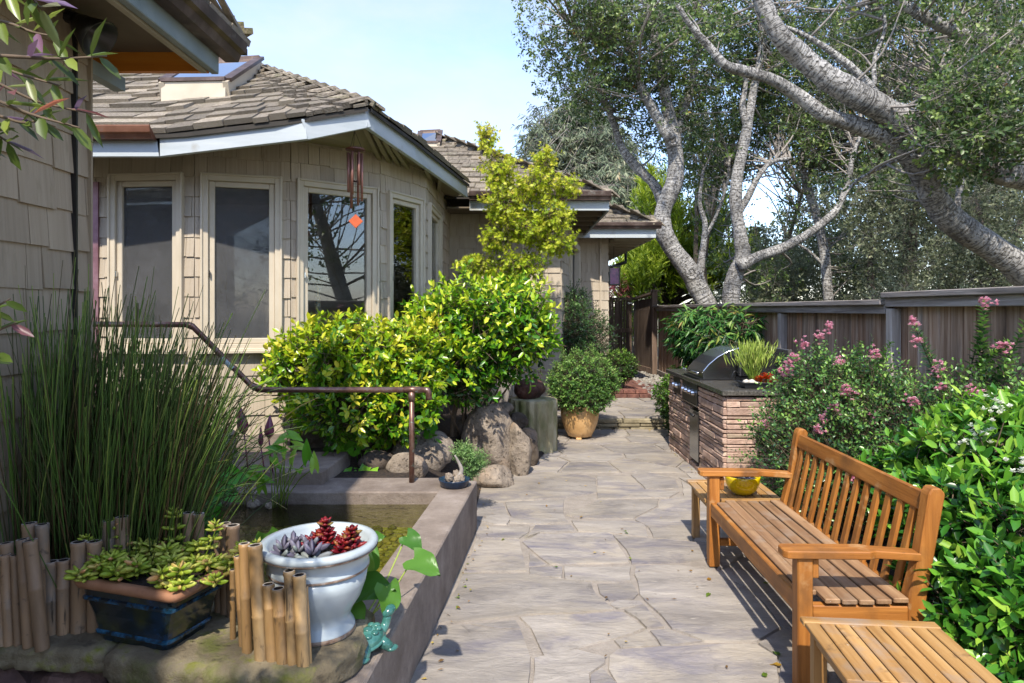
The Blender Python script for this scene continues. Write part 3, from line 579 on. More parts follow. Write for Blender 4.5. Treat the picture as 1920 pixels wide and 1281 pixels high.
def frame(mb, p0, d, n, s0, s1, z0, z1, w, dep, off):
    R = Matrix((d, -n, Vector((0,0,1)))).transposed(); o = Vector((p0[0],p0[1],0))+n*off
    mb.box(o+d*(s0+w/2)+Vector((0,0,(z0+z1)/2)), (w, dep, z1-z0), R); mb.box(o+d*(s1-w/2)+Vector((0,0,(z0+z1)/2)), (w, dep, z1-z0), R)
    mb.box(o+d*(s0+s1)/2+Vector((0,0,z1-w/2)), (s1-s0-2*w, dep*.99, w), R); mb.box(o+d*(s0+s1)/2+Vector((0,0,z0+w/2)), (s1-s0-2*w, dep*.99, w), R)
def window(p0, p1, s0, s1, z0, z1, parent, screen=False, blind=False):
    d = Vector((p1[0]-p0[0], p1[1]-p0[1], 0)).normalized(); n = Vector((d.y,-d.x,0)); R = Matrix((d, -n, Vector((0,0,1)))).transposed(); O = Vector((p0[0],p0[1],0))
    mb = MB(); frame(mb, p0, d, n, s0-.03, s1+.03, z0-.03, z1+.03, .055, .06, .012); frame(mb, p0, d, n, s0-.04, s1+.04, z0-.035, z1+.042, .02, .085, .014)
    mb.box(O+d*(s0+s1)/2+n*.03+Vector((0,0,z0-.045)), (s1-s0+.14, .12, .028), R)
    w = mb.build('window', M_casing, parent, bevel=.004)
    mb = MB(); frame(mb, p0, d, n, s0+.026, s1-.026, z0+.026, z1-.026, .05, .05, -.01); mb.build('frame', M_casing, w, bevel=.005)
    mb = MB(); mb.box(O+d*(s0+s1)/2-n*.02+Vector((0,0,(z0+z1)/2)), (s1-s0-.15, .006, z1-z0-.15), R); mb.build('pane', M_glass, w)
    if screen: mb = MB(); mb.box(O+d*(s0+s1)/2-n*.012+Vector((0,0,(z0+z1)/2)), (s1-s0-.128, .003, z1-z0-.128), R); mb.build('screen', M_screen, w)
    if blind: mb = MB(); mb.box(O+d*(s0+s1)/2-n*.075+Vector((0,0,z1-.12)), (s1-s0-.16, .02, .09), R); mb.build('blind', mat('blind_fabric', [(.3,'#b5b4b0'),(.7,'#d0cfcb')], rough=.8, bump=.4, stretch=(1,1,6)), w)
    mb = MB(); mb.box(O+d*(s0+.035)+n*.035+Vector((0,0,(z0+z1)/2-.1)), (.012,.02,.05), R); mb.build('latch', M_chrome, w)
    return w
# bow-front faces, left to right
BAY = [(-4.9,6.16),(-2.84,5.97),(-2.06,6.2),(-1.34,6.75),(-.978,7.5),(-.93,9.75)]
ZB, ZT = .5, 3.12
def sx(face, x):         # distance along a face at photo column x
    p, q = BAY[face], BAY[face+1]; k = (x-960)/F; t = (p[0]-k*p[1])/(k*(q[1]-p[1])-(q[0]-p[0])); return t*math.dist(p, q)
wins = [(0,216,339),(1,386,521),(2,562,700),(3,728,786),(4,801,821)]
allsh = []
for fi in range(5):
    p, q = BAY[fi], BAY[fi+1]; ops = []
    w = [v for v in wins if v[0] == fi][0]; s0, s1 = sx(fi, w[1]), sx(fi, w[2])
    ops = [(s0+.03, s1-.03, 1.36, 2.8)]
    wl = wallpart(p, q, .3, ZT+.2, ops, house)
    mb = MB(); d = Vector((q[0]-p[0],q[1]-p[1],0)); n = Vector((d.y,-d.x,0)).normalized()
    mb.beam((p[0]+n.x*.03,p[1]+n.y*.03,.4),(q[0]+n.x*.03,q[1]+n.y*.03,.4),.03,.2); mb.build('foundation', M_concrete, house)
    window(p, q, s0, s1, 1.31, 2.83, house, screen=fi < 2, blind=fi == 0)
    for r in shingles(p, q, ZB, ZT+.15, [(s0-.03,s1+.03,1.28,2.86)], hidden=lambda z, x: (x > -1.95 and z < 1.1) or x < -3.95 or z < .8 and x < -2.6): allsh.append(r+[wl])
# middle wall, porch wall by the door, far wall
midA, midB = (-.95,9.75), (.72,9.75)
wl = wallpart(midA, midB, .1, 3.3, [], house)
for r in shingles(midA, midB, .2, 3.1, [], hidden=lambda z, x: z < .9 and x < 0 or 1 < z < 2.7 and -.3 < x < .3 or z < 1.9 and x < .45): allsh.append(r+[wl])
dA, dB = (.72,9.75), (1.27,12.6)
dl = math.dist(dA, dB); wl = wallpart(dA, dB, .1, 3.3, [(1.0,2.45,.2,2.75)], house)
for r in shingles(dA, dB, .2, 3.1, [(.95,2.5,.1,2.8)]): allsh.append(r+[wl])
fA, fB = (1.27,12.6), (1.83,12.7); wl = wallpart(fA, fB, .1, 3.3, [], house)
for r in shingles(fA, fB, .2, 3.1, []): allsh.append(r+[wl])
sA, sB = (1.83,12.7), (2.0,18); wl = wallpart(sA, sB, .1, 3.3, [], house)
for r in shingles(sA, sB, .2, 3.1, []): allsh.append(r+[wl])
place_pieces(allsh, ME_SH, 'wall_shingle', house, M_shing, 300)
d = Vector((dB[0]-dA[0], dB[1]-dA[1], 0)).normalized(); n = Vector((d.y,-d.x,0))
mb = MB(); frame(mb, dA, d, n, .96, 2.49, .17, 2.8, .1, .14, -.01); dr = mb.build('door', M_casing, house, bevel=.006)
R = Matrix((d, -n, Vector((0,0,1)))).transposed()
MB().box(Vector((*dA,0))+d*1.72-n*.06+Vector((0,0,1.45)), (1.36,.04,2.5), R).build('door_leaf', mat('door_paint', [(.3,'#1c1b1a'),(.7,'#292726')], rough=.4), dr)
# back of the room and floor, things on the window sill
mb = MB(); mb.box2((-6,9.2,.3),(-1.0,9.35,3.3)); mb.box2((-5.9,6.3,.3),(-5.75,9.2,3.3)); mb.build('inner_wall', M_room, house)
MB().quad((-5.7,6.3,.6),(-2.9,6.15,.6),(-2.1,6.4,.6),(-1.45,6.9,.6),(-1.1,7.6,.6),(-1.06,9.2,.6),(-5.7,9.2,.6)).build('floor', M_roomfl, house)
MB().quad((-5.7,6.3,3.1),(-5.7,9.2,3.1),(-1.06,9.2,3.1),(-1.1,7.6,3.1),(-1.45,6.9,3.1),(-2.1,6.4,3.1),(-2.9,6.15,3.1)).build('ceiling', M_room, house)
MB().box2((-3.9,9.12,.6),(-3.2,9.19,2.65)).build('inner_door', M_teal, house)
MB().prism([(-2.0,6.42),(-1.42,6.9),(-1.55,7.25),(-2.2,6.8)], 1.40, 1.45).build('window_shelf', M_roomfl, house)
vz = thing('vase', 'tall speckled glass vase standing inside the third bow window', 'vase', (-1.93,6.62,1.452))
MB().lathe([(.05,0),(.055,.01),(.03,.05),(.028,.3),(.034,.4),(.06,.46),(.12,.5),(.13,.51),(.11,.505),(.05,.46),(.02,.4)], (-1.93,6.62,1.452), 24, cap=False).build('body', mat('speckled_glass', [(.4,'#5a6a66'),(.52,'#a88a5a'),(.6,'#c9c4b8'),(.7,'#3a6a8a')], scale=30, rough=.2), vz, smooth=True)
bw = thing('bowl', 'pale shallow bowl on a dark stand inside the third bow window', 'bowl', (-1.62,6.86,1.452))
MB().lathe([(.07,0),(.075,.02),(.06,.04)], (-1.62,6.86,1.452), 20).build('stand', M_blackmet, bw); MB().lathe([(.06,.04),(.11,.08),(.125,.12),(.12,.12),(.1,.085),(.0,.06)], (-1.62,6.86,1.452), 24).build('body', M_whitegl, bw, smooth=True)
# ---- roofs
def ruled(bot, top, rows, jit=.12, thick=.034, wmin=.13, wmax=.3):
    """shakes on a ruled surface between two polylines; returns pieces"""
    def at(poly, s):
        k = s*(len(poly)-1); i = min(int(k), len(poly)-2); return Vector(poly[i]).lerp(Vector(poly[i+1]), k-i)
    res = []; Lb = sum((Vector(a)-Vector(b)).length for a, b in zip(bot[:-1], bot[1:]))
    for r in range(rows):
        t0 = r/rows; t1 = (r+1.35)/rows; s = -random.random()*.05; Lr = sum((at(bot,k/10).lerp(at(top,k/10),t0)-at(bot,(k+1)/10).lerp(at(top,(k+1)/10),t0)).length for k in range(10))
        while s < 1:
            w = random.uniform(wmin, wmax)/max(Lr,.2); a, b = max(s,0), min(s+w,1); s += w
            if b-a < .02/max(Lr,.2): continue
            p = at(bot,a).lerp(at(top,a),t0); q = at(bot,b).lerp(at(top,b),t0); u = at(bot,(a+b)/2).lerp(at(top,(a+b)/2),min(t1,1.02))
            x = (q-p); wd = x.length; x.normalize(); y = (u-(p+q)/2); hl = y.length; y = (y-x*y.dot(x)).normalized(); nz_ = x.cross(y)
            if nz_.z < 0: nz_ = -nz_
            k = random.uniform(.6,1.5)
            M = Matrix((x, y, nz_)).transposed().to_4x4() @ Matrix.Diagonal((max(.02,wd-.007), hl, thick*k, 1)); M.translation = p + nz_*random.uniform(.004,.014) - y*random.uniform(-.012,.014)
            Yc = ((p+q)/2).y; res.append([M, wd*F/max(Yc,.5), True])
    return res
RU = MB(); RU.v = [(0,0,0),(1,0,0),(1,1,0),(0,1,0),(0,.0,1),(1,.0,1),(1,1,.25),(0,1,.25)]; RU.f = [[3,2,1,0],[4,5,6,7],[0,1,5,4],[2,3,7,6],[1,2,6,5],[3,0,4,7]]
ME_RF = RU.mesh('roof_shingle', M_roof)
P0 = Vector((-5.3,5.5,2.9)); P1 = PX(300,295,5.5); P2 = PX(572,263,5.5); P3 = PX(686,240,5.8); P4 = PX(774,300,6.6); P5 = PX(873,370,8.6)
FH = Vector((0,0,.17)); OVR = Vector((0,-.05,0))
apex = PX(432,112,8.5); apexL = Vector((-7.2,8.9,4.95))
eL = [P0+FH+OVR, P1+FH+OVR, P2+FH+Vector((.0,-.05,0)), P3+FH+Vector((.03,-.05,0))]; tL = [apexL, apexL.lerp(apex,.55), apex, apex]
roof = MB()
def slab(mb, bot, top, th=.04, n=10):
    def at(poly, s):
        k = s*(len(poly)-1); i = min(int(k), len(poly)-2); return Vector(poly[i]).lerp(Vector(poly[i+1]), k-i)
    for i in range(n):
        a, b = i/n, (i+1)/n; q = [at(bot,a),at(bot,b),at(top,b),at(top,a)]; dn = Vector((0,0,-th)); bb = len(mb.v)
        mb.v += [tuple(p+Vector((0,0,-.006))) for p in q]+[tuple(p+dn) for p in q]; mb.f += [[bb,bb+1,bb+2,bb+3],[bb+7,bb+6,bb+5,bb+4],[bb,bb+4,bb+5,bb+1],[bb+2,bb+6,bb+7,bb+3]]
slab(roof, eL, tL)
eR = [P3+FH+Vector((.05,-.03,0)), P4+FH+Vector((.06,0,0)), P5+FH+Vector((.05,0,0))]; tR = [apex, apex.lerp(Vector((-2.9,11.5,4.9)),.5), Vector((-2.9,11.5,4.9))]
slab(roof, eR, tR)
eM = [Vector((-1.2,9.12,3.2)), Vector((1.37,9.12,3.2))]; tM = [Vector((-2.9,12,4.75)), PX(832,262,12)]
slab(roof, eM, tM); slab(roof, [eM[1], Vector((1.37,12.6,3.2))], [tM[1], Vector((-1.2,13,4.7))])
eF = [Vector((.6,12.02,3.17)), Vector((2.66,12.02,3.17))]; tF = [Vector((-.8,14.6,4.4)), Vector((.45,14.4,4.36))]
slab(roof, eF, tF); slab(roof, [eF[1], Vector((2.66,18.5,3.17))], [tF[1], Vector((.45,18.5,4.36))])
roof = roof.build('roof', M_roofback, house)
pc = ruled(eL, tL, 17, thick=.038) + ruled(eR, tR, 14) + ruled(eM, tM, 13) + ruled(eF, tF, 9)
for r in ruled([eM[1], Vector((1.37,12.6,3.2))], [tM[1], Vector((-1.2,13,4.7))], 12) + ruled([eF[1], Vector((2.66,18.5,3.17))], [tF[1], Vector((.45,18.5,4.36))], 8): r[2] = False; pc.append(r)
for q in pc:
    if q[0].translation.x < -4.2: q[2] = False
place_pieces(pc, ME_RF, 'roof_shingle', roof, M_roof, 300)
def hip(a, b, n, w=.17):
    a, b = Vector(a), Vector(b); d = (b-a)/n; hz = Vector((-d.y, d.x, 0)).normalized()
    for i in range(n):
        p = a+d*i+Vector((0,0,.05)); mb = MB()
        for sg in (-1,1):
            q0 = p+Vector((0,0,.015)); q1 = p+d*1.25+Vector((0,0,-.012)); o = hz*sg*w+Vector((0,0,-.075)); bb = len(mb.v); up = Vector((0,0,.028))
            mb.v += [tuple(x) for x in (q0, q0+o, q1+o, q1, q0+up, q0+o+up, q1+o+up*.3, q1+up*.3)]; mb.f += [[0+bb,1+bb,2+bb,3+bb],[bb+4,bb+5,bb+6,bb+7],[bb,bb+1,bb+5,bb+4],[bb+2,bb+3,bb+7,bb+6],[bb+1,bb+2,bb+6,bb+5]]
        mb.build('hip_shingle', M_roof, roof)
hip(eL[-1], apex, 17); hip(eM[1], tM[1], 15); hip(eF[1], tF[1], 9)
# copper flashing strip and skylights
mb = MB(); a, b = PX(302,208,6.3)+Vector((0,-.03,.02)), PX(618,192,6.25)+Vector((0,-.03,.02)); mb.quad(a+Vector((0,-.0,.03)), b+Vector((0,0,.03)), b+Vector((0,.2,.13)), a+Vector((0,.2,.13))); mb.quad(a+Vector((0,.0,.0)), b+Vector((0,0,.0)), b+Vector((0,0,.03)), a+Vector((0,0,.03))); mb.build('flashing', M_copdark, house)
def skylight(c00, c10, c11, c01, h=.16, label=None):
    c = [Vector(v) for v in (c00,c10,c11,c01)]; up = Vector((0,-.0,h)); ctr = sum(c, Vector())/4; mb = MB()
    for i in range(4):
        a, b = c[i], c[(i+1) % 4]; mb.beam(a+up*.3, b+up*.3, .05, h*1.2)
    sk = mb.build('skylight', M_casing, house); mb = MB()
    for i in range(4):
        a, b = c[i], c[(i+1) % 4]; mb.beam(a+up*1.02, b+up*1.02, .085, .035)
    mb.build('frame', M_copdark, sk); mb = MB(); mb.quad(*[v+up*1.05 for v in c]); mb.build('pane', M_skyglass, sk)
def onroof(x, y):                 # point of the left roof plane under a photo pixel
    n_ = (Vector(eL[2])-Vector(eL[0])).cross(apex-Vector(eL[0])); d_ = PX(x,y,1)-Vector((0,0,HC)); o_ = Vector((0,0,HC)); t = (Vector(eL[0])-o_).dot(n_)/d_.dot(n_); return o_+d_*t
skylight(onroof(305,186), onroof(425,184), onroof(488,138), onroof(362,146), .17)
skylight(PX(785,285,11.4), PX(822,285,11.4), PX(826,262,12.1), PX(788,264,12.1), .16)
# fascias, soffits, rafters, gutters
FAS = [(P0,P1),(P1,P2),(P2,P3),(P3,P4),(P4,P5)]
for a, b in FAS:
    d = (b-a).normalized(); mb = MB(); mb.beam(a+FH/2-d*.01, b+FH/2+d*.015, .045, .17); mb.build('fascia', M_fascia, house, bevel=.004)
wt = [Vector((x, y, ZT+.1)) for x, y in BAY]; ev = [P0+Vector((0,.03,.06)), P1+Vector((0,.03,.06)), P2+Vector((0,.03,.06)), P3+Vector((-.02,.04,.06)), P4+Vector((-.03,0,.06)), P5+Vector((-.03,0,.06))]
mb = MB()
ws = [wt[0], wt[1], wt[2], wt[3], wt[4], wt[5]]
for i in range(5):
    q = [ev[i], ev[i+1], ws[i+1], ws[i]]; bb = len(mb.v); mb.v += [tuple(p) for p in q]+[tuple(p+Vector((0,0,.02))) for p in q]; mb.f += [[bb+3,bb+2,bb+1,bb],[bb+4,bb+5,bb+6,bb+7]]
mb.build('soffit', M_soffit, house)
for i in range(6):
    a = ev[3].lerp(ev[4], i/5) if i < 4 else ev[4].lerp(ev[5], (i-3)/4); b = ws[3].lerp(ws[4], i/5) if i < 4 else ws[4].lerp(ws[5], (i-3)/4)
    MB().beam(a+Vector((0,0,-.02)), b+Vector((0,0,-.03)), .04, .07).build('rafter', M_soffit, house)
def gutter(a, b, m, w=.1, h=.1, name='gutter'):
    a, b = Vector(a), Vector(b); d = (b-a).normalized(); s_ = Vector((d.y,-d.x,0)); pr = [(0,h),(0,0),(.62*w,0),(.75*w,.35*h),(.92*w,.45*h),(w,.9*h),(w,h),(.86*w,h),(.86*w,.9*h),(.06*w,.1*h),(.06*w,h)]
    mb = MB(); n_ = len(pr)
    for p in (a, b):
        for (u, v) in pr: mb.v.append(tuple(p+s_*u+Vector((0,0,v))))
    for i in range(n_): j = (i+1) % n_; mb.f.append([i, j, n_+j, n_+i])
    mb.f += [list(range(n_-1,-1,-1)), list(range(n_, 2*n_))]; return mb.build(name, m, house)
gutter(P0+Vector((0,-.026,.13)), P1+Vector((-.01,-.026,.13)), M_copper, .12, .1)
MB().beam((-.58,9.14,3.08),(1.33,9.14,3.08),.04,.16).build('fascia', M_fascia, house, bevel=.003)
gutter((-.58,9.115,3.13),(1.34,9.115,3.13), M_copdark, .13, .12)
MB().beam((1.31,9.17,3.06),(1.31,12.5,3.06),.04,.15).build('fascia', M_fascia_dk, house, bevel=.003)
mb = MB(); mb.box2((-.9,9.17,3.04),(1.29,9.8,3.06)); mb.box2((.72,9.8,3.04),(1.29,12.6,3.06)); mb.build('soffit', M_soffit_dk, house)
for k in range(6): MB().box2((.8,9.5+k*.52,2.98),(1.285,9.56+k*.52,3.038)).build('rafter', M_soffit_dk, house)
MB().beam((.95,12.06,3.03),(2.6,12.06,3.03),.04,.18).build('fascia', M_fascia, house, bevel=.003)
gutter((.95,12.035,3.1),(2.68,12.035,3.1), M_copdark, .12, .11)
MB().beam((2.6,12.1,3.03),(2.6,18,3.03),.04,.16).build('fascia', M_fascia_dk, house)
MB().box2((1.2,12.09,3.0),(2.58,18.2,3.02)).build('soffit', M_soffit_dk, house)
for k in range(10): MB().box2((1.9,12.35+k*.55,2.92),(2.575,12.43+k*.55,2.998)).build('rafter', M_raft, house)
mb = MB(); mb.tube([(2.66,15.6,3.02),(2.66,15.6,2.75),(2.2,15.6,2.6),(2.02,15.6,2.5),(2.02,15.6,.2)], .04, 8); mb.build('downspout', M_blackmet, house)
mb = MB(); mb.box2((1.66,12.585,.2),(1.69,12.62,3.0)); mb.build('conduit', M_shing, house)
mb = MB(); mb.box2((-3.86,6.02,.5),(-3.74,6.09,2.8)); mb.build('downspout', mat('purple_copper', [(.3,'#6d4a50'),(.5,'#8d6a72'),(.8,'#a98a92')], scale=4, rough=.45, metal=.5), house)
# ---- near wing
WX = -2.04
wl = wallpart((WX,-3.5),(WX,3.2),-.2,3.1, [], wing); wl2 = wallpart((WX,3.2),(WX-4,3.2),-.2,3.1, [], wing)
ns = []
for r in shingles((WX,-1.0),(WX,3.2),.12,3.0, [], hidden=lambda z, x: z < .75): ns.append(r+[wl])
for r in shingles((WX,3.2),(WX-1.2,3.2),.12,3.0, [], hidden=lambda z, x: True): ns.append(r+[wl2])
place_pieces(ns, ME_SHN, 'wall_shingle', wing, M_shing_near, 300)
mb = MB(); mb.box2((WX,3.188,.1),(WX+.028,3.2,3.0)); mb.build('corner_board', M_shing_near, wing)
mb = MB(); mb.box2((WX+.005,3.075,.1),(WX+.03,3.087,3.0)); mb.build('dark_strip', M_blackmet, wing)  # thin black upright strip near the wall corner
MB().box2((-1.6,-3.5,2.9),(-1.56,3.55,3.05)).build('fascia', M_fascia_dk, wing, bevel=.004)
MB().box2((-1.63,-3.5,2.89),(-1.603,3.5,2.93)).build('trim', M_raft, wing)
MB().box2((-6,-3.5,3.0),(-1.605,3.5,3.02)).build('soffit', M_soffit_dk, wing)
MB().box2((-2.3,3.5,2.9),(-1.605,3.535,3.05)).build('end_board', M_orange, wing)
MB().box2((-2.13,2.7,2.815),(-2.07,3.57,2.885)).build('beam', M_fascia_dk, wing)
mb = MB(); pr = [(0,.1),(0,0),(.07,0),(.085,.04),(.11,.05),(.12,.1)]
for y in (-3.5,3.62):
    for u, v in pr: mb.v.append((-1.555+u, y, 2.99+v))
n_ = len(pr); mb.f = [[i, (i+1) % n_, n_+(i+1) % n_, n_+i] for i in range(n_)]+[list(range(n_-1,-1,-1)), list(range(n_,2*n_))]
mb.build('gutter', M_copdark, wing)
wr = MB(); wb = [Vector((-1.46,-3.6,3.09)), Vector((-1.46,3.68,3.09))]; wt_ = [Vector((-3.9,-3.6,3.85)), Vector((-3.9,1.6,3.85))]
slab(wr, wb, wt_); wb2 = [Vector((-1.46,3.68,3.09)), Vector((-6.4,3.68,3.09))]; wt2 = [Vector((-3.9,1.6,3.85)), Vector((-3.95,1.6,3.85))]; slab(wr, wb2, wt2)
wr = wr.build('roof', M_roofback, wing)
pc = ruled(wb, wt_, 16); pc += [[a, b, False] for a, b, c in ruled(wb2, wt2, 12)]
for q in pc: q[2] = q[0].translation.z < 3.3 and q[0].translation.y > .5
place_pieces(pc, ME_RF, 'roof_shingle', wr, M_roof, 60)
for k in range(4):
    MB().box(Vector((-1.62-.05*k, 3.72, 3.2+.035*k)), (.3,.2,.03), Euler((.25,-.15,.5)).to_matrix()).build('hip_shingle', M_mossst, wr)
# flood lamp under the wing's eave
fl = thing('flood_lamp', 'black security lamp with flared shade under the near eave', 'lamp', (-1.9,3.0,2.85))
mb = MB(); mb.tube([(-2.0,3.0,2.97),(-1.95,3.0,2.95),(-1.92,3.0,2.92)], .03, 8); mb.build('bracket', M_blackmet, fl)
mb = MB(); R = Euler((0,-.9,0)).to_matrix(); prof = [(.028,.09),(.05,.05),(.06,.02),(.095,-.06),(.09,-.06),(.05,.0),(.0,.01)]
t = MB().lathe(prof, n=16); mb.v = [tuple(Vector((-1.9,3.0,2.9))+R@Vector(p)) for p in t.v]; mb.f = t.f; mb.build('shade', M_blackmet, fl, smooth=True)
# ------------------------------------------------------------------ pond and foreground stonework
def wx(Y, o=0): return -.506+(Y-2.30)*.0892-o         # outer face of the pond wall
pond = thing('pond_basin', 'low concrete pond basin with a broad coping running along the patio', 'pond', (-1.0,3.6,0))
poly = [(wx(1.2),1.2),(wx(5.02),5.02),(wx(5.02,.235),5.02),(wx(1.2,.235),1.2)]
MB().prism(poly, -.08, .36).build('wall', M_concrete, pond, bevel=.008)
MB().prism([(wx(5.02,.237),4.74),(wx(5.02,.237),5.14),(-3.4,5.14),(-3.4,4.74)], -.1, .352).build('coping', M_concrete, pond, bevel=.01)
MB().box2((-3.4,2.3,-.1),(-.5,4.74,.1)).build('basin_floor', M_pondbed, pond)
mb = MB()
for i in range(1500):
    x, y = random.uniform(-2.6,-.5), random.uniform(2.9,4.72)
    if x > wx(y,.25): continue
    r = random.uniform(.012,.04); mb.sphere((x,y,.1+r*.3), (r,r*random.uniform(.7,1.3),r*.6), 6, 4)
mb.build('pebbles', M_pebble, pond, kind='stuff', smooth=True)
w_ = MB(); w_.quad((-3.4,2.3,.262),(wx(2.3,.23),2.3,.262),(wx(4.745,.23),4.745,.262),(-3.4,4.745,.262)); tag(w_.build('pond_water', M_water), kind='structure')
g = MB(); g.prism([(-2.03,2.5),(-1.5,2.62),(-1.35,3.0),(-1.4,3.6),(-1.7,4.1),(-3.4,4.3),(-3.4,3.21),(-2.03,3.21)], 0, .3, .05); tag(g.build('reed_bed', M_soil), kind='structure')
g = MB(); g.box2((-2.03,-1,-.3),(-.66,2.2,.0)); tag(g.build('side_ground', M_ground), kind='structure')
step = thing('garden_step', 'light concrete step beside the pond under the handrail', 'step', (-1.9,5.2,.35))
MB().prism([(-1.40,4.93),(-1.36,5.62),(-2.9,5.62),(-2.9,4.9)], .33, .45).build('tread', M_concrete, step, bevel=.008)
blk = MB().lathe([(.2,0),(.215,.01),(.215,.2),(.2,.215),(.0,.215)], (-2.42,5.3,.455), 24); tag(blk.build('concrete_ring', M_concrete, smooth=False), 'round concrete stub on the step beside the horsetails', 'concrete block')
def rockslab(name, poly, z0, z1, m, parent=None, jit=.008, rings=7):
    q = []
    for i, p in enumerate(poly):
        r = poly[(i+1) % len(poly)]; n = max(1, int(math.dist(p, r)/.028))
        for k in range(n): t = k/n; q.append((p[0]+(r[0]-p[0])*t, p[1]+(r[1]-p[1])*t))
    n = len(q); cx = sum(p[0] for p in q)/n; cy = sum(p[1] for p in q)/n; mb = MB(); base = [random.uniform(-jit,jit)*1.5 for _ in q]
    for k in range(rings):
        z = z0+(z1-z0)*k/(rings-1)
        for i, p in enumerate(q):
            dx, dy = p[0]-cx, p[1]-cy; l = math.hypot(dx, dy); o = base[i]+random.uniform(-jit,jit)+ (-.012 if k in (0, rings-1) else .008)
            mb.v.append((p[0]+dx/l*o, p[1]+dy/l*o, z+(random.uniform(-.006,.006) if 0 < k else 0)))
    for k in range(rings-1):
        for i in range(n): j = (i+1) % n; mb.f.append([k*n+i, k*n+j, (k+1)*n+j, (k+1)*n+i])
    b = len(mb.v); t = rings-1                                   # slightly uneven top
    for s_ in (.8,.5):
        for i, p in enumerate(q): mb.v.append((cx+(p[0]-cx)*s_, cy+(p[1]-cy)*s_, z1+random.uniform(-.003,.004)))
    for i in range(n): j = (i+1) % n; mb.f.append([t*n+i, t*n+j, b+j, b+i]); mb.f.append([b+i, b+j, b+n+j, b+n+i])
    mb.f.append([b+n+i for i in range(n)]); mb.f.append(list(range(n-1,-1,-1)))
    return mb.build(name, m, parent, smooth=True)
sA_ = rockslab('stone_slab', [(-2.03,2.37),(-1.43,2.34),(-1.41,2.8),(-2.03,2.8)], .37, .455, M_mossst); tag(sA_, 'mossy flat stone slab carrying the leaning grey bamboo edging', 'stone slab')
sB_ = rockslab('stone_slab', [(-1.40,2.30),(-1.15,2.22),(-.68,2.18),(-.60,2.25),(-.545,2.42),(-.55,2.64),(-.8,2.78),(-1.40,2.8)], .355, .46, M_mossst); tag(sB_, 'thick mossy stone slab under the white pot and blue planter', 'stone slab')
rw = thing('rock_wall', 'dark reddish rough rocks below the mossy slabs', 'rock wall', (-1.4,2.4,-.1))
for i, (x, y, z, a, b, c) in enumerate([(-1.86,2.42,.26,.16,.12,.12),(-1.6,2.42,.24,.15,.12,.13),(-1.86,2.42,.06,.18,.13,.12),(-1.55,2.42,.03,.17,.12,.13),(-1.3,2.38,.22,.16,.12,.13),(-1.0,2.34,.22,.2,.12,.13),(-.74,2.34,.22,.12,.12,.13),(-1.2,2.36,.02,.2,.13,.13),(-.85,2.34,.02,.2,.13,.13)]):
    MB().sphere((x,y,z), (a,b,c), 14, 10, lump=.12).build('rock', M_redrock if i < 4 else M_mossst, rw)
def stake(par, tx, ty, bx, by, wpx, z=.455, m=None):
    b = GR(bx, by, z); t = PX(tx, ty, b.y+.004*(by-ty)/40); r = wpx/2*b.y/F; b.z -= .002
    d = t-b; nd = random.uniform(.35,.7); mb = MB(); path = []; rad = []
    for k, f_ in ((0,.97),(.04,1),(nd-.015,1),(nd,1.09),(nd+.015,.99),(.93,.98),(.965,1.08),(1,1.02)): path.append(b+d*k); rad.append(r*f_)
    mb.tube(path, rad, 11, cap=False); n = 11; o = len(mb.v); dn = d.normalized()
    for (rr, dd) in ((.72,0.0),(.68,-.05),(.0,-.05)):
        for i in range(n): v = Vector(mb.v[7*n+i]); c_ = path[-1]; mb.v.append(tuple(c_+(v-c_)*rr+dn*dd))
    for i in range(n):
        j = (i+1) % n; mb.f += [[7*n+i,7*n+j,o+j,o+i],[o+i,o+j,o+n+j,o+n+i],[o+n+i,o+n+j,o+2*n+j,o+2*n+i]]
    mb.uv = None; s_ = mb.build('stake', m or M_bamboo, par, smooth=True); me = s_.data; me.materials.append(M_bamin); me.materials.append(M_soil)  # dark soil material inside the cut ends stands in for shade in the hollow
    for q in range(3*n):
        pg = me.polygons[len(me.polygons)-3*n+q]; pg.material_index = 1 if q % 3 == 0 else 2; pg.use_smooth = False
    return s_
e1 = thing('bamboo_edging', 'weathered grey bamboo edging leaning on the left slab', 'bamboo edging', GR(45,1210,.455), group='bamboo edging rolls')
for q in ((-14,1050,-4,1208,20),(-6,1078,3,1210,17),(12,1018,22,1203,22),(10,1040,17,1209,18),(27,1041,34,1209,14),(42,1011,54,1212,21),(56,1013,80,1217,25),(-30,1060,-22,1209,20)): stake(e1, *q)
e2 = thing('bamboo_edging', 'brown bamboo edging of uneven heights between grey edging and blue planter', 'bamboo edging', GR(130,1185,.455), group='bamboo edging rolls')
for q in ((55,981,60,1190,25),(79,983,84,1190,23),(95,1053,97,1187,27),(119,1050,119,1187,23),(148,1016,148,1184,28),(177,1015,177,1182,25),(204,976,205,1162,26),(230,969,231,1160,25)): stake(e2, *q)
e3 = thing('bamboo_edging', 'short bamboo edging behind the blue planter of succulents', 'bamboo edging', GR(390,1150,.455), group='bamboo edging rolls')
for q in ((353,961,354,1148,21),(372,963,372,1147,21),(410,1005,411,1150,17),(422,981,424,1153,21),(436,985,438,1158,25)): stake(e3, *q)
e4 = thing('bamboo_edging', 'golden bamboo edging curving round the white pot', 'bamboo edging', GR(510,1235,.46), group='bamboo edging rolls')
for q in ((436,1068,437,1198,11),(445,1043,455,1211,13),(458,1019,464,1222,20),(478,1022,491,1236,26),(503,1095,511,1238,22),(522,1103,531,1242,24),(542,1070,550,1244,21),(561,1078,569,1248,24),(573,1100,581,1243,9)): stake(e4, *q, z=.46, m=M_bamboo2)
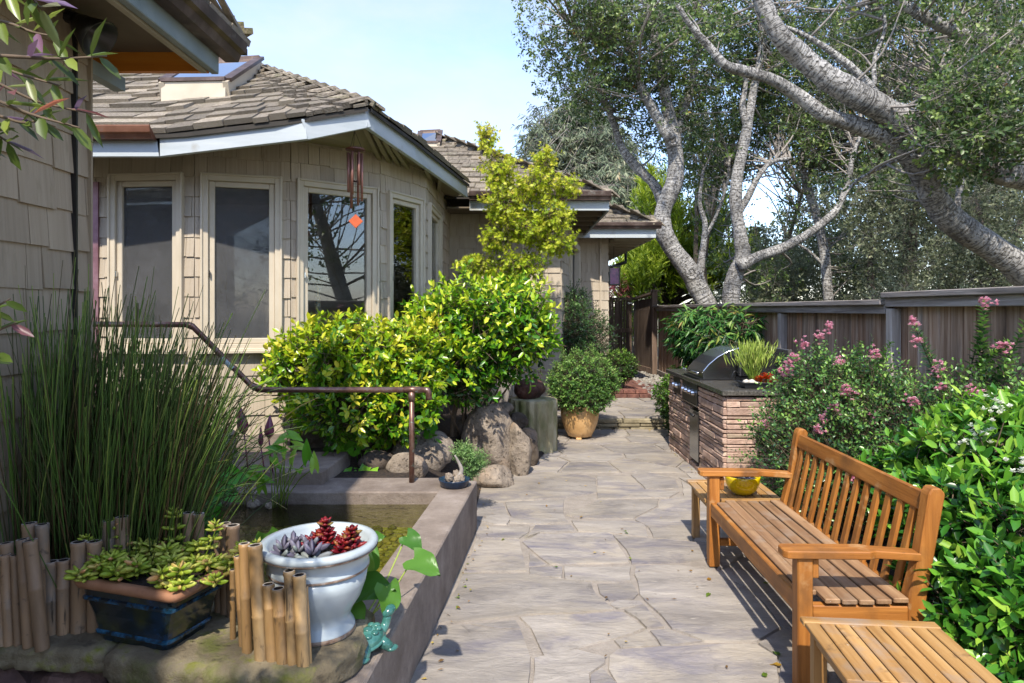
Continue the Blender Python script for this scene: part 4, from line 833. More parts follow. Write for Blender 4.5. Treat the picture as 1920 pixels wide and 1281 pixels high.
# white urn
C0 = Vector((-.715,2.47,.462))
urn = thing('planter_pot', 'white glazed urn-shaped pot with red succulents', 'pot', C0)
MB().lathe([(.128,0),(.133,.012),(.129,.025),(.117,.045),(.112,.062),(.126,.09),(.152,.13),(.17,.18),(.178,.232)], C0, 40).build('bowl', M_whitegl, urn, smooth=True)
MB().lathe([(.175,.232),(.183,.238),(.183,.25),(.177,.256),(.184,.29),(.196,.3),(.212,.312),(.216,.325),(.208,.336),(.19,.337),(.178,.325),(.172,.28)], C0, 40).build('rim', M_whitegl, urn, smooth=True)
MB().lathe([(.1835,.236),(.1845,.24),(.1835,.244)], C0, 40, cap=False).build('band', M_brownrim, urn); MB().lathe([(.2,.3),(.2135,.3085),(.2155,.314)], C0, 40, cap=False).build('band', M_brownrim, urn); MB().lathe([(.1335,.004),(.1345,.011),(.133,.018)], C0, 40, cap=False).build('band', M_brownrim, urn)
MB().lathe([(.174,.283),(.1,.288),(.0,.289)], C0, 24).build('soil', M_soil, urn)
def rosette(par, c, n, L_, Wd, mats, tilt=.5, shape='oval', layers=3, obj=0):
    cs=[];us=[];ns=[];ls=[];ws=[];vs_=[]
    for k in range(layers):
        for i in range(n):
            a = 2*math.pi*i/n+k*.5+random.uniform(-.2,.2); e = tilt*(1+k)*.55+random.uniform(-.1,.1); r = Vector((math.cos(a)*math.cos(e), math.sin(a)*math.cos(e), math.sin(e)))
            s_ = 1-.22*k; cs.append(Vector(c)+Vector((0,0,k*L_*.25))); us.append(r); ns.append(Vector((-math.cos(a)*math.sin(e), -math.sin(a)*math.sin(e), math.cos(e)))); ls.append(L_*s_*random.uniform(.8,1.15)); ws.append(Wd*s_); vs_.append(min(1,max(0,random.gauss(.5,.25))))
    return [np.array([tuple(v) for v in cs]), np.array([tuple(v) for v in us]), np.array([tuple(v) for v in ns]), np.array(ls), np.array(ws), np.array(vs_)]
def cat(ls): return [np.concatenate(x) for x in zip(*ls)]
pl = thing('succulent', 'red rosette succulents growing in the white urn', 'succulent', C0+Vector((.03,.02,.288)))
q = []
for x, y, h, n in ((.0,.05,.07,3),(.02,.04,.11,3),(-.02,.03,.05,3),(.1,-.02,.05,3),(.12,.02,.08,3),(.09,.03,.04,3)):
    for k in range(3): q.append(rosette(None, C0+Vector((x+random.uniform(-.01,.01), y, .29+h*(k+.3)/3)), 5, .055-.008*k, .028, None, .6, layers=2))
leaves('foliage', *cat(q), L_red, pl, 'fat', nobj=60)
pl = thing('succulent', 'grey purple succulents in the white urn', 'succulent', C0+Vector((-.08,-.02,.288)))
q = [rosette(None, C0+Vector((x, y, .285)), 5, .075, .03, None, .75, layers=2) for x, y in ((-.1,.02),(-.06,-.05),(-.03,.0),(.0,-.08),(-.12,-.03))]
leaves('foliage', *cat(q), L_purple, pl, 'fat', nobj=40)
# blue rectangular planter
BR = math.radians(-17.7); B0 = Vector((-1.315,2.455,.458))
bpot = thing('planter_pot', 'dark blue glazed rectangular planter with bare clay rim', 'pot', B0, rotz=BR)
def rect(prof, name, m, par, rnd=.02, bev=.006):
    mb = MB()
    for hx, hy, z in prof:
        for a, b in ((-1,-1),(1,-1),(1,1),(-1,1)):
            for k in range(3):
                an = math.atan2(b, a)+(k-1)*math.pi/4; mb.v.append((a*(hx-rnd)+rnd*math.cos(an), b*(hy-rnd)+rnd*math.sin(an), z))
    n = 12
    for j in range(len(prof)-1):
        for i in range(n): k = (i+1) % n; mb.f.append([j*n+i, j*n+k, (j+1)*n+k, (j+1)*n+i])
    if prof[0][2] <= prof[-1][2] or True: mb.f.append(list(range(n-1,-1,-1)))
    return mb.build(name, m, par)
rect([(.15,.095,.0),(.152,.098,.02),(.162,.104,.035),(.178,.112,.1),(.196,.122,.15),(.2,.124,.16),(.206,.127,.195)], 'body', M_blueglz, bpot)
rect([(.16,.104,.026),(.168,.111,.03),(.168,.111,.038),(.16,.104,.043)], 'band', M_blueband, bpot); rect([(.196,.122,.148),(.206,.131,.153),(.206,.131,.162),(.199,.124,.167)], 'band', M_blueband, bpot)
mb = MB(); r_ = rect([(.2,.124,.19),(.232,.14,.196),(.238,.145,.212),(.232,.14,.226),(.205,.116,.228),(.2,.11,.21),(.2,.11,.2)], 'rim', M_clayrim, bpot, rnd=.03); r_.data.shade_smooth()
rect([(.21,.12,.198),(.2,.11,.206)], 'soil', M_soil, bpot); 
mb = MB(); mb.box((0,0,.205),(.4,.22,.012)); mb.build('soil', M_soil, bpot)
sed = thing('succulent', 'trailing yellow green succulents spilling over the blue planter', 'succulent', B0+Vector((0,0,.21)))
q = []; R2 = Matrix.Rotation(BR, 3, 'Z'); stp_, stq = [], []
for i in range(40):
    x, y = random.uniform(-.2,.2), random.uniform(-.11,.12); base = B0+R2@Vector((x,y,.205))
    dirn = Vector((x*2.2+random.uniform(-.4,.4), y*2.6+random.uniform(-.5,.4), .55)).normalized(); l_ = random.uniform(.03,.1); tip_ = base+dirn*l_
    stp_.append(tuple(base)); stq.append(tuple(tip_)); q.append(rosette(None, tip_, 6, .055, .019, None, .32, layers=2))
    if l_ > .06: q.append(rosette(None, base.lerp(tip_,.55), 5, .045, .016, None, .2, layers=1))
for x, y, dx, dy, dz in ((-.2,.0,-.11,-.02,.09),(-.18,.06,-.08,0,.13),(.2,.1,.1,0,.09),(.2,.02,.1,-.05,.02),(.1,.12,.05,.02,.14),(-.03,.12,-.02,.02,.17),(.22,.08,.14,.03,.1)):
    base = B0+R2@Vector((x,y,.21)); tip_ = base+R2@Vector((dx,dy,dz)); stp_.append(tuple(base)); stq.append(tuple(tip_))
    for k in range(5): q.append(rosette(None, base.lerp(tip_, k/4), 5, .045, .016, None, .4, layers=1 if k < 4 else 3))
leaves('foliage', *cat(q), L_sedum, sed, 'fat', nobj=290); sticks('stems', np.array(stp_), np.array(stq), np.full(len(stp_), .004), MATS['sedum_leaf'], sed)
# turtle figurine on the coping
T0 = GR(690,1222,.36); tur = thing('turtle_figurine', 'small jade green glazed turtle figurine on the pond coping', 'figurine', T0, rotz=math.radians(50)); tur.scale = (.8,.8,.8)
mb = MB(); mb.sphere((0,0,.058),(.085,.068,.052), 20, 12, Euler((0,-.22,0)).to_matrix()); mb.sphere((0,0,.046),(.094,.076,.017), 20, 8, Euler((0,-.22,0)).to_matrix()); mb.build('shell', M_jade, tur, smooth=True)
mb = MB()
for i in range(9): a = i*.698; mb.sphere((.05*math.cos(a),.04*math.sin(a),.096+.012*math.cos(a)), (.02,.02,.011), 8, 6)
mb.sphere((0,0,.107),(.026,.024,.01),8,6); mb.build('shell_plates', M_jade, tur, smooth=True)
mb = MB(); mb.tube(spline([(.06,0,.06),(.1,0,.085),(.118,0,.13)],4), [.03,.028,.026,.024,.022,.021,.021,.021,.021], 12); mb.sphere((.126,0,.148),(.038,.027,.025), 14, 10, Euler((0,-.5,0)).to_matrix()); mb.sphere((.145,.019,.16),.006,6,4); mb.sphere((.145,-.019,.16),.006,6,4); mb.build('head', M_jade, tur, smooth=True)
for x, y in ((.062,.064),(.062,-.064),(-.062,.056),(-.062,-.056)):
    mb = MB(); mb.tube([(x*.6,y*.55,.05),(x*.95,y*.95,.032),(x*1.2,y*1.2,.016)], [.03,.027,.023], 10); mb.sphere((x*1.28,y*1.28,.014),(.032,.022,.014), 10, 7); mb.build('leg', M_jade, tur, smooth=True)
MB().tube([(-.085,0,.04),(-.115,0,.022)], [.018,.005], 8).build('tail', M_jade, tur, smooth=True)
# ------------------------------------------------------------------ handrail, chime, little things
hr = thing('handrail', 'copper pipe handrail stepping down beside the pond', 'handrail', (-.75,5.0,.35)); Y_ = 5.0
pts = [PX(170,608,Y_),PX(352,609,Y_),PX(362,613,Y_),PX(474,726,Y_),PX(484,731,Y_),PX(798,731,Y_)]
MB().tube(pts, .0215, 14).build('rail', M_pipe, hr, smooth=True)
MB().tube([PX(795,731,Y_),PX(802,732,Y_),PX(804,737,Y_),PX(804,750,Y_)], .024, 12).build('end_elbow', M_pipe, hr, smooth=True)
MB().tube([PX(772,733,Y_),Vector((PX(772,733,Y_).x,Y_,.34))], .0205, 14).build('post', M_pipe, hr, smooth=True)
for a, b in ((PX(758,731,Y_),PX(788,731,Y_)),(PX(352,609,Y_),PX(362,613,Y_)),(PX(470,722,Y_),PX(490,731,Y_)),(PX(772,735,Y_),PX(772,752,Y_))): MB().tube([a,b], .0255, 12).build('fitting', M_pipe, hr, smooth=True)
MB().tube([PX(418,671,Y_),PX(438,691,Y_)], .0245, 12).build('tape', mat('grey_tape', [(.3,'#8fa0a2'),(.7,'#a8b5b4')], rough=.5), hr)
yc = 5.95; wc = thing('wind_chime', 'copper wind chime with orange wind sail under the eave', 'wind chime', PX(666,281,yc))
M_chime = mat('chime_copper', [(.3,'#7d5346'),(.7,'#9a6f62')], rough=.4, metal=.5)
c_ = PX(666,281,yc); MB().lathe([(.072,-.008),(.085,-.004),(.085,.008),(.07,.013),(.0,.013)], c_, 24).build('top_disc', mat('chime_wood', [(.3,'#4d2a1e'),(.7,'#6b3b2a')], rough=.5), wc)
hook = PX(665,246,yc); mb = MB()
for a in (0,2.09,4.19): mb.tube([hook, c_+Vector((.06*math.cos(a),.06*math.sin(a),.013))], .0018, 5)
mb.tube([c_, PX(667,402,yc)], .0016, 5); mb.tube([hook+Vector((0,0,.25)), hook], .0018, 5); mb.build('cords', M_blackmet, wc)
for i, (x, yb) in enumerate(((655,380),(661,386),(672,392),(679,364),(668,370),(664,352))):
    a = i*math.pi/3+.3; o = Vector((.058*math.cos(a), .058*math.sin(a), 0)); t_ = c_+o+Vector((0,0,-.03)); l_ = (yb-290)*yc/F
    MB().tube([t_, t_-Vector((0,0,l_))], .0125, 12).build('tube', M_chime, wc, smooth=True)
MB().lathe([(.03,-.004),(.03,.006),(.0,.006)], c_-Vector((0,0,.28)), 16).build('striker', M_copdark, wc)
s_ = PX(667,415,yc); MB().box(s_, (.09,.008,.09), Euler((0,math.radians(45),.2)).to_matrix()).build('wind_sail', mat('orange_wood', [(.3,'#a8451c'),(.7,'#c05a2a')], rough=.4), wc, bevel=.002)
rc = thing('rain_chain', 'rusty chain of oval links hanging from the gutter', 'rain chain', (.385,9.05,.6))
tor = MB(); nn = 12
for i in range(nn):
    a = 2*math.pi*i/nn
    for j in range(6): b_ = 2*math.pi*j/6; tor.v.append(((.024+.005*math.cos(b_))*math.cos(a), .005*math.sin(b_), (.036+.005*math.cos(b_))*math.sin(a)))
for i in range(nn):
    for j in range(6): tor.f.append([i*6+j, ((i+1)%nn)*6+j, ((i+1)%nn)*6+(j+1)%6, i*6+(j+1)%6])
me_l = tor.mesh('link', M_copdark, smooth=True)
for k in range(38): o = link('link', me_l, (.385,9.05,3.08-k*.064), rc); o.rotation_euler = (0,0,(k%2)*1.57)
ln = thing('lantern', 'small hanging lantern with purple glass under the far eave', 'lantern', PX(1151,520,13.5))
c_ = PX(1151,518,13.5); mb = MB(); mb.box(c_+Vector((0,0,.2)),(.24,.24,.02)); mb.box(c_-Vector((0,0,.17)),(.22,.22,.02))
for a in (-.1,.1):
    for b in (-.1,.1): mb.box(c_+Vector((a,b,.01)),(.02,.02,.37))
mb.tube([c_+Vector((0,0,.2)),(c_.x,c_.y,3.0)], .006, 5); mb.build('cage', M_blackmet, ln)
MB().box(c_,(.18,.18,.32)).build('glass', mat('purple_glass', [(.35,'#5d2f6e'),(.55,'#8c3f86'),(.7,'#b06a3a')], scale=9, rough=.15), ln)
bs = thing('brick_step', 'two course brick step by the wall beside the path', 'step', (1.8,11.3,.165))
for r in range(2):
    for i in range(4):
        for j in range(2): MB().box((1.62+.205*i-.05*r, 11.2+.12*j+.06*r, .195+.066*r),(.195,.11,.058)).build('brick', M_brick, bs, bevel=.004)
# ------------------------------------------------------------------ bench and tables
def bench():
    a_ = math.atan2(1, .027); b = thing('garden_bench', 'long varnished teak bench with slatted back and flat arms', 'bench', (1.226,2.86,0), rotz=a_)
    L_ = 1.47; t = .066; X = lambda x, d, z: (x, -d, z)      # along bench, depth towards the back, height
    def bx(name, x0, x1, d0, d1, z0, z1, m, bev=.005): return MB().box2(X(x0,d0,z0), X(x1,d1,z1)).build(name, m, b, bevel=bev)
    for x in (0, L_-t):
        bx('front_leg', x, x+t, 0, t, 0, .583, M_tk[2])
        mb = MB(); pr = [(.475,0),(.54,0),(.545,.40),(.59,.66),(.625,.86),(.605,.885),(.57,.885),(.555,.86),(.515,.60),(.47,.42)]
        for xx in (x, x+t):
            for d_, z in pr: mb.v.append(X(xx, d_, z))
        n_ = len(pr); mb.f = [[i,(i+1)%n_,n_+(i+1)%n_,n_+i] for i in range(n_)]+[list(range(n_-1,-1,-1)), list(range(n_,2*n_))]; mb.build('back_leg', M_tk[2], b, bevel=.006)
        mb = MB(); c = x+t/2; out_ = [(-.05,-.034),(-.058,-.012),(-.058,.012),(-.05,.034),(.29,.05),(.3,.038),(.52,.036),(.52,-.036),(.3,-.038),(.29,-.05)]
        out_ = [(-.045,-.05),(-.062,-.03),(-.062,.03),(-.045,.05),(.3,.052),(.33,.036),(.525,.034),(.525,-.034),(.33,-.036),(.3,-.052)]
        for z in (.583,.617):
            for d_, w_ in out_: mb.v.append(X(c+w_, d_, z-(.012 if d_ > .4 else 0)))
        n_ = len(out_); mb.f = [[i,(i+1)%n_,n_+(i+1)%n_,n_+i] for i in range(n_)]+[list(range(n_-1,-1,-1)), list(range(n_,2*n_))]; mb.build('armrest', M_tk[1], b, bevel=.004)
        bx('side_rail', x+.01, x+t-.01, t+.001, .475, .30, .375, M_tk[1]); bx('stretcher', x+.015, x+t-.015, t+.001, .474, .13, .175, M_tk[1])
        br = bx('bracket', x+.012 if x == 0 else x+.01, x+t-.012, t+.001, t+.03, .49, .575, M_tk[2])
    bx('front_rail', t+.001, L_-t-.001, .006, .036, .325, .415, M_tk[0]); bx('back_rail', t+.001, L_-t-.001, .475, .505, .335, .41, M_tk[0])
    for i in range(6):
        d0 = .045+i*.072; z = .398-.014*math.sin(math.pi*(i+.5)/6); MB().box2(X(-.004 if i else t+.002,d0,z), X(L_+.004 if i else L_-t-.002,d0+.064,z+.022)).build('seat_slat', M_seat, b, bevel=.004)
    # back, leaning: bottom (d=.487,z=.43) to top (d=.575,z=.85)
    P_ = lambda x, u, off=0: Vector(X(x, .487+.092*u+off, .43+.41*u))
    MB().beam(P_(t+.001,.93), P_(L_-t-.001,.93), .03, .085, up=(0,-.21,1)).build('top_rail', M_tk[0], b, bevel=.006)
    n_ = 13
    for i in range(n_):
        x = t+.06+(L_-2*t-.12)*i/(n_-1); MB().beam(P_(x,-.06), P_(x,.84), .042, .018, up=(0,-1,.2)).build('back_slat', M_tk[2], b, bevel=.003)
    return b
bench()
def table(name, label, loc, rz, ns=8):
    t = thing(name, label, 'side table', loc, rotz=rz, group='teak side tables'); w, dd, h = .52, .52, .405     # local x across, y along
    for x in (.03, w-.08):
        for y in (.03, dd-.08): MB().box2((x,y,0),(x+.05,y+.05,h-.022)).build('leg', M_tab[2], t, bevel=.004)
    for a, b in (((.082,.035,h-.075),(w-.082,.055,h-.024)),((.082,dd-.055,h-.075),(w-.082,dd-.035,h-.024))): MB().box2(a,b).build('apron', M_tab[0], t)
    for a, b in (((.035,.082,h-.075),(.055,dd-.082,h-.024)),((w-.055,.082,h-.075),(w-.035,dd-.082,h-.024))): MB().box2(a,b).build('apron', M_tab[1], t)
    for y0, y1 in ((0,.052),(dd-.052,dd)): MB().box2((0,y0,h-.022),(w,y1,h)).build('frame_board', M_tab[0], t, bevel=.004)
    st = .001; n_ = ns; sw = (w-.002)/n_
    for i in range(n_): MB().box2((st+i*sw+.003,.054,h-.021),(st+(i+1)*sw-.003,dd-.054,h-.001-random.uniform(0,.002))).build('top_slat', M_tab[1], t, bevel=.003)
    return t
table('side_table', 'low teak slatted side table beside the near arm of the bench', (1.118,2.19,0), math.radians(-5.5), 9)
table('side_table', 'low teak slatted side table carrying the yellow bowl', (1.262,4.36,0), math.radians(-1.5), 9)
yb = Vector((1.555,4.5,.4055)); bo = thing('bowl', 'bright yellow glazed bowl with a small cactus', 'bowl', yb)
MB().lathe([(.05,0),(.062,.004),(.09,.03),(.107,.065),(.114,.105),(.116,.122),(.112,.125),(.106,.118),(.1,.1)], yb, 36).build('body', M_yellow, bo, smooth=True)
MB().lathe([(.102,.102),(.05,.106),(0,.107)], yb, 20).build('soil', M_soil, bo)
pl = thing('succulent', 'spiky grey green succulents in the yellow bowl', 'succulent', yb+Vector((0,0,.107)))
leaves('foliage', *cat([rosette(None, yb+Vector((x,y,.105)), 9, .06, .011, None, .7, 'leaf', 3) for x, y in ((0,0),(.05,.02),(-.04,.03),(.02,-.05))]), L_purple, pl, 'leaf')
# ------------------------------------------------------------------ grill island
isl = thing('grill_island', 'outdoor kitchen island faced in stacked pinkish ledgestone with granite counter', 'grill island', (2.28,6.95,0))
IX, IY0, IY1, IXR = 1.925, 5.96, 8.0, 2.72
MB().box2((IX,IY0,0),(IXR,IY1,.885)).build('core', mat('island_core', [(.3,'#3d342d'),(.7,'#54483f')], rough=.95), isl)
def inhole(y0, y1, z0, z1, holes): return any(y0 < b and y1 > a and z0 < d and z1 > c for a, b, c, d in holes)
holes = [(6.74,7.33,.66,.9),(7.43,7.78,.68,.9),(6.7,7.06,.08,.62)]
z = .0; rows = []
while z < .87: h = random.choice((.026,.034,.042,.055,.075)); h = min(h, .885-z); rows.append((z, h)); z += h
mpool = [MB().box((0,0,0),(1,1,1)).mesh('ledgestone', M_ledge)]
def lst(c, s): 
    mb = MB(); mb.box(c, s)
    for i in range(8): v = mb.v[i]; mb.v[i] = (v[0]+random.uniform(-.006,.006), v[1]+random.uniform(-.006,.006), v[2]+random.uniform(-.004,.004))
    mb.build('ledgestone', M_ledge, isl, bevel=.006)
for (z, h) in rows:
    y = IY0-.03
    while y < IY1:
        l = random.uniform(.12,.42); y1 = min(y+l, IY1)
        if not inhole(y, y1, z+.005, z+h-.005, holes): lst((IX-.012, (y+y1)/2, z+h/2), (random.uniform(.05,.085), y1-y-.007, h-.007))
        else:                                   # fill up to the openings
            for a, b, c, d in holes:
                if y < b and y1 > a and z+.005 < d and z+h-.005 > c:
                    if y < a-.03: lst((IX-.012, (y+a)/2, z+h/2), (.065, a-y-.007, h-.007))
                    if y1 > b+.03: lst((IX-.012, (b+y1)/2, z+h/2), (.065, y1-b-.007, h-.007))
        y = y1
    x = IX-.02
    while x < IXR:
        l = random.uniform(.12,.4); x1 = min(x+l, IXR)
        if not (x < 2.42 and x1 > 2.17 and .40 < z+h/2 < .58): lst(((x+x1)/2, IY0-.012, z+h/2), (x1-x-.007, random.uniform(.05,.085), h-.007))
        else:
            if x < 2.15: lst(((x+2.17)/2, IY0-.012, z+h/2), (2.17-x-.007, .065, h-.007))
            if x1 > 2.44: lst(((x1+2.42)/2, IY0-.012, z+h/2), (x1-2.42-.007, .065, h-.007))
        x = x1
MB().box2((2.18,IY0-.004,.41),(2.41,IY0+.01,.57)).build('vent', M_steel, isl)
MB().prism([(1.86,5.885),(2.78,5.885),(2.78,8.06),(1.86,8.06)], .886, .93).build('counter', M_granite, isl, bevel=.004)
MB().box2((2.66,6.42,.931),(2.7,8.0,1.26)).build('backsplash', M_granite, isl, bevel=.003); MB().box2((2.66,6.0,.931),(2.7,6.419,1.05)).build('backsplash', M_granite, isl, bevel=.003)
MB().box2((2.652,6.6,1.06),(2.66,6.68,1.18)).build('outlet', M_blackmet, isl)
dr = MB().box2((IX-.05,6.72,.1),(IX-.02,7.04,.61)).build('door', M_steel, isl, bevel=.004)
MB().tube([(IX-.085,6.76,.57),(IX-.085,7.0,.57)], .014, 8).build('handle', M_blackmet, dr, smooth=True)
grill = thing('barbecue_grill', 'built-in stainless steel barbecue with domed hood on the stone island', 'grill', (2.15,7.05,.931))
GY0, GY1 = 6.76, 7.34
MB().box2((1.875,GY0-.01,.67),(1.905,GY1,.90)).build('control_panel', M_blackmet, grill, bevel=.004); MB().box2((1.868,GY0-.012,.655),(1.906,GY1+.002,.672)).build('trim', M_steel, grill)
kn = MB(); kn.tube([(0,0,0),(-.012,0,0),(-.014,0,0),(-.04,0,0)], [.034,.034,.026,.022], 14); me_k = kn.mesh('knob', M_chrome, smooth=False)
for k in range(4): link('knob', me_k, (1.874,GY0+.09+k*.13,.79), grill)
mb = MB(); pr = [(1.935,.94),(1.93,1.0),(1.945,1.02),(2.0,1.085),(2.09,1.16),(2.19,1.215),(2.3,1.25),(2.375,1.255),(2.42,1.22),(2.43,.94)]
for y in (GY0, GY1):
    for x, z in pr: mb.v.append((x, y, z))
n_ = len(pr); mb.f = [[i,(i+1)%n_,n_+(i+1)%n_,n_+i] for i in range(n_)]; hood = mb.build('hood', M_steel, grill)
for y in (GY0-.004, GY1+.004):
    mb = MB(); mb.v = [(x, y, z) for x, z in pr]+[(x, y+.006*(1 if y > 7 else -1), z) for x, z in pr]; mb.f = [list(range(n_)), list(range(2*n_-1,n_-1,-1))]+[[i,(i+1)%n_,n_+(i+1)%n_,n_+i] for i in range(n_)]; mb.build('side_panel', M_steel, grill)
mb = MB(); mb.tube([(x-.004, GY0-.006, z+.004) for x, z in pr[1:8]], .009, 8); mb.build('trim', M_chrome, grill, smooth=True)
MB().tube([(1.895,GY0+.01,1.0),(1.88,GY0+.03,1.0),(1.88,GY1-.03,1.0),(1.895,GY1-.01,1.0)], .014, 10).build('handle', M_chrome, grill, smooth=True)
MB().box2((1.9,GY0-.02,.931),(2.46,GY1+.02,.945)).build('base', M_blackmet, grill)
sbn = thing('side_burner', 'small black side burner panel with two chrome knobs set in the stone', 'burner', (1.9,7.6,.69))
MB().box2((1.878,7.45,.69),(1.905,7.76,.88)).build('panel', M_blackmet, sbn, bevel=.004)
for k in range(2): link('knob', me_k, (1.877,7.54+k*.13,.79), sbn)
mo = thing('rotisserie_motor', 'small black and chrome motor box beside the grill hood', 'motor', (2.33,6.66,.931))
MB().box2((2.27,6.6,.975),(2.38,6.72,1.2)).build('case', M_blackmet, mo, bevel=.015)
MB().tube([(2.262,6.595,.99),(2.262,6.595,1.19),(2.285,6.595,1.21),(2.37,6.595,1.21)], .011, 8).build('edge_trim', M_chrome, mo, smooth=True)
for k in range(5): MB().box2((2.295,6.594,1.01+k*.022),(2.365,6.6,1.02+k*.022)).build('vent_slot', M_steel, mo)
MB().box2((2.26,6.59,.931),(2.42,6.73,.972)).build('foot', M_blackmet, mo)
MB().tube(spline([(2.27,6.6,1.0),(2.2,6.58,1.04),(2.17,6.57,.97),(2.22,6.56,.936),(2.3,6.56,.936)],5), .005, 6).build('cord', M_blackmet, mo, smooth=True)
tr = thing('planter_tray', 'shallow black bonsai tray on the granite counter', 'planter', (2.24,6.12,.931))
mb = MB(); 
def tray(par, cx, cy, z0, hx, hy, h, m):
    mb = MB(); pr = [(hx-.03,hy-.02,0),(hx-.02,hy-.015,.004),(hx,hy,h*.8),(hx+.008,hy+.008,h*.82),(hx+.008,hy+.008,h),(hx-.01,hy-.01,h),(hx-.012,hy-.012,h*.8)]
    for a, b, z in pr:
        for sx_, sy_ in ((-1,-1),(1,-1),(1,1),(-1,1)): mb.v.append((cx+sx_*a, cy+sy_*b, z0+z))
    for j in range(len(pr)-1):
        for i in range(4): k = (i+1)%4; mb.f.append([j*4+i, j*4+k, (j+1)*4+k, (j+1)*4+i])
    mb.f += [[3,2,1,0],[len(mb.v)-4+i for i in range(4)]]; return mb.build('tray', m, par)
tray(tr, 2.24, 6.12, .931, .145, .09, .055, M_blackplas); 
mb = MB()
for i in range(60): mb.sphere((2.24+random.uniform(-.12,.12), 6.12+random.uniform(-.07,.07), .976), random.uniform(.006,.016), 6, 4)
mb.build('pebbles', M_gravel, tr, kind='stuff')
for x, y, r in ((2.14,6.09,.03),(2.18,6.06,.035),(2.21,6.1,.025)): MB().sphere((x,y,.985),(r,r,r*.8),10,7,lump=.1).build('rock', mat('white_rock', [(.3,'#a8a096'),(.7,'#c9c2b6')], rough=.9), tr, smooth=True)
sp = thing('succulent', 'tall pale green pencil succulent in the black tray', 'succulent', (2.2,6.13,.98))
P_, D_ = [], []; 
base = np.array([2.21,6.13,.98]); tops = base+np.column_stack([RNG.normal(0,.085,420)+.02, RNG.normal(0,.06,420), RNG.uniform(.12,.3,420)]); dd_ = nrm(tops-base+np.array([0,0,.25])+RNG.normal(size=(420,3))*.08)
leaves('foliage', tops, dd_, unit(420), RNG.uniform(.07,.13,420), np.full(420,.009), np.clip(RNG.normal(.5,.25,420),0,1), L_stick, sp, 'leaf')
k = 40; sticks('stems', np.repeat(base[None],k,0)+RNG.normal(0,.008,(k,3)), tops[:k], np.full(k,.008), MATS['pencil_leaf'], sp)
sp = thing('succulent', 'fiery orange red succulent in the black tray', 'succulent', (2.32,6.1,.98))
leaves('foliage', *cat([rosette(None, (2.32+random.gauss(0,.05), 6.1+random.gauss(0,.035), .975+random.uniform(.0,.075)), 6, .032, .012, None, .6, layers=2) for _ in range(46)]), L_fire, sp, 'oval')
# ------------------------------------------------------------------ fence and gate
fence = thing('fence', 'weathered grey board fence with heavy cap rail behind the shrubs', 'fence', (3.3,8.5,0))
FX = 3.3; y = 2.4; 
while y < 14.95:
    w = random.uniform(.125,.15); MB().box2((FX+random.uniform(-.004,.004),y,.03),(FX+.02,y+w-.005,1.738 if y < 5.6 else 1.682)).build('plank', M_plank, fence); y += w
for yp in (3.35,5.69,8.03,10.38,12.7): MB().box2((FX-.085,yp-.045,0),(FX-.004,yp+.045,1.655 if yp < 5.8 else 1.6)).build('post', M_post, fence, bevel=.004)
for y0, y1, dz in ((2.4,5.74,.06),(5.742,15.0,0)):
    MB().box2((FX-.09,y0,1.61+dz),(FX-.05,y1,1.685+dz)).build('rail', M_cap, fence, bevel=.004); MB().box2((FX-.13,y0,1.687+dz),(FX+.09,y1,1.735+dz)).build('cap', M_cap, fence, bevel=.006)
MB().box2((FX-.05,2.4,.2),(FX-.006,15,.29)).build('rail', M_cap, fence)
gate = thing('gate', 'dark wooden gate of narrow boards with gaps at the path end', 'gate', (2.7,16.5,.17))
x = 2.25
while x < 2.97: w = random.uniform(.06,.085); MB().box2((x,16.5,.2),(x+w-random.choice((.004,.012,.016)),16.52,1.88)).build('plank', M_gate, gate); x += w
MB().box2((2.25,16.46,1.08),(2.98,16.495,1.18)).build('rail', M_gate, gate); MB().box2((2.22,16.44,1.885),(3.0,16.56,1.94)).build('cap', M_gate, gate)
MB().box2((2.25,16.46,.22),(2.98,16.495,.3)).build('rail', M_gate, gate); MB().box2((2.86,16.42,1.78),(2.97,16.455,1.82)).build('latch', M_steel, gate)
fr = thing('fence', 'tall dark board fence panel between the gate and corner post', 'fence', (3.1,15.8,.1))
a, b = Vector((3.02,16.5,0)), Vector((3.2,15.05,0)); n_ = 10
for i in range(n_):
    p, q = a.lerp(b, i/n_), a.lerp(b, (i+.96)/n_); MB().beam(p+Vector((0,0,1.0)), q+Vector((0,0,1.0)), .02, 1.7+.012*i).build('plank', M_gate, fr)
MB().beam(a+Vector((0,0,1.9)), b+Vector((0,0,2.02)), .13, .05).build('cap', M_gate, fr); MB().beam(a+Vector((-.02,0,.25)), b+Vector((-.02,0,.25)), .05, .12).build('rail', M_gate, fr)
MB().box2((3.15,14.98,0),(3.27,15.1,2.05)).build('post', M_gate, fr, bevel=.006); MB().box2((3.13,14.96,2.05),(3.29,15.12,2.09)).build('post_cap', M_gate, fr)
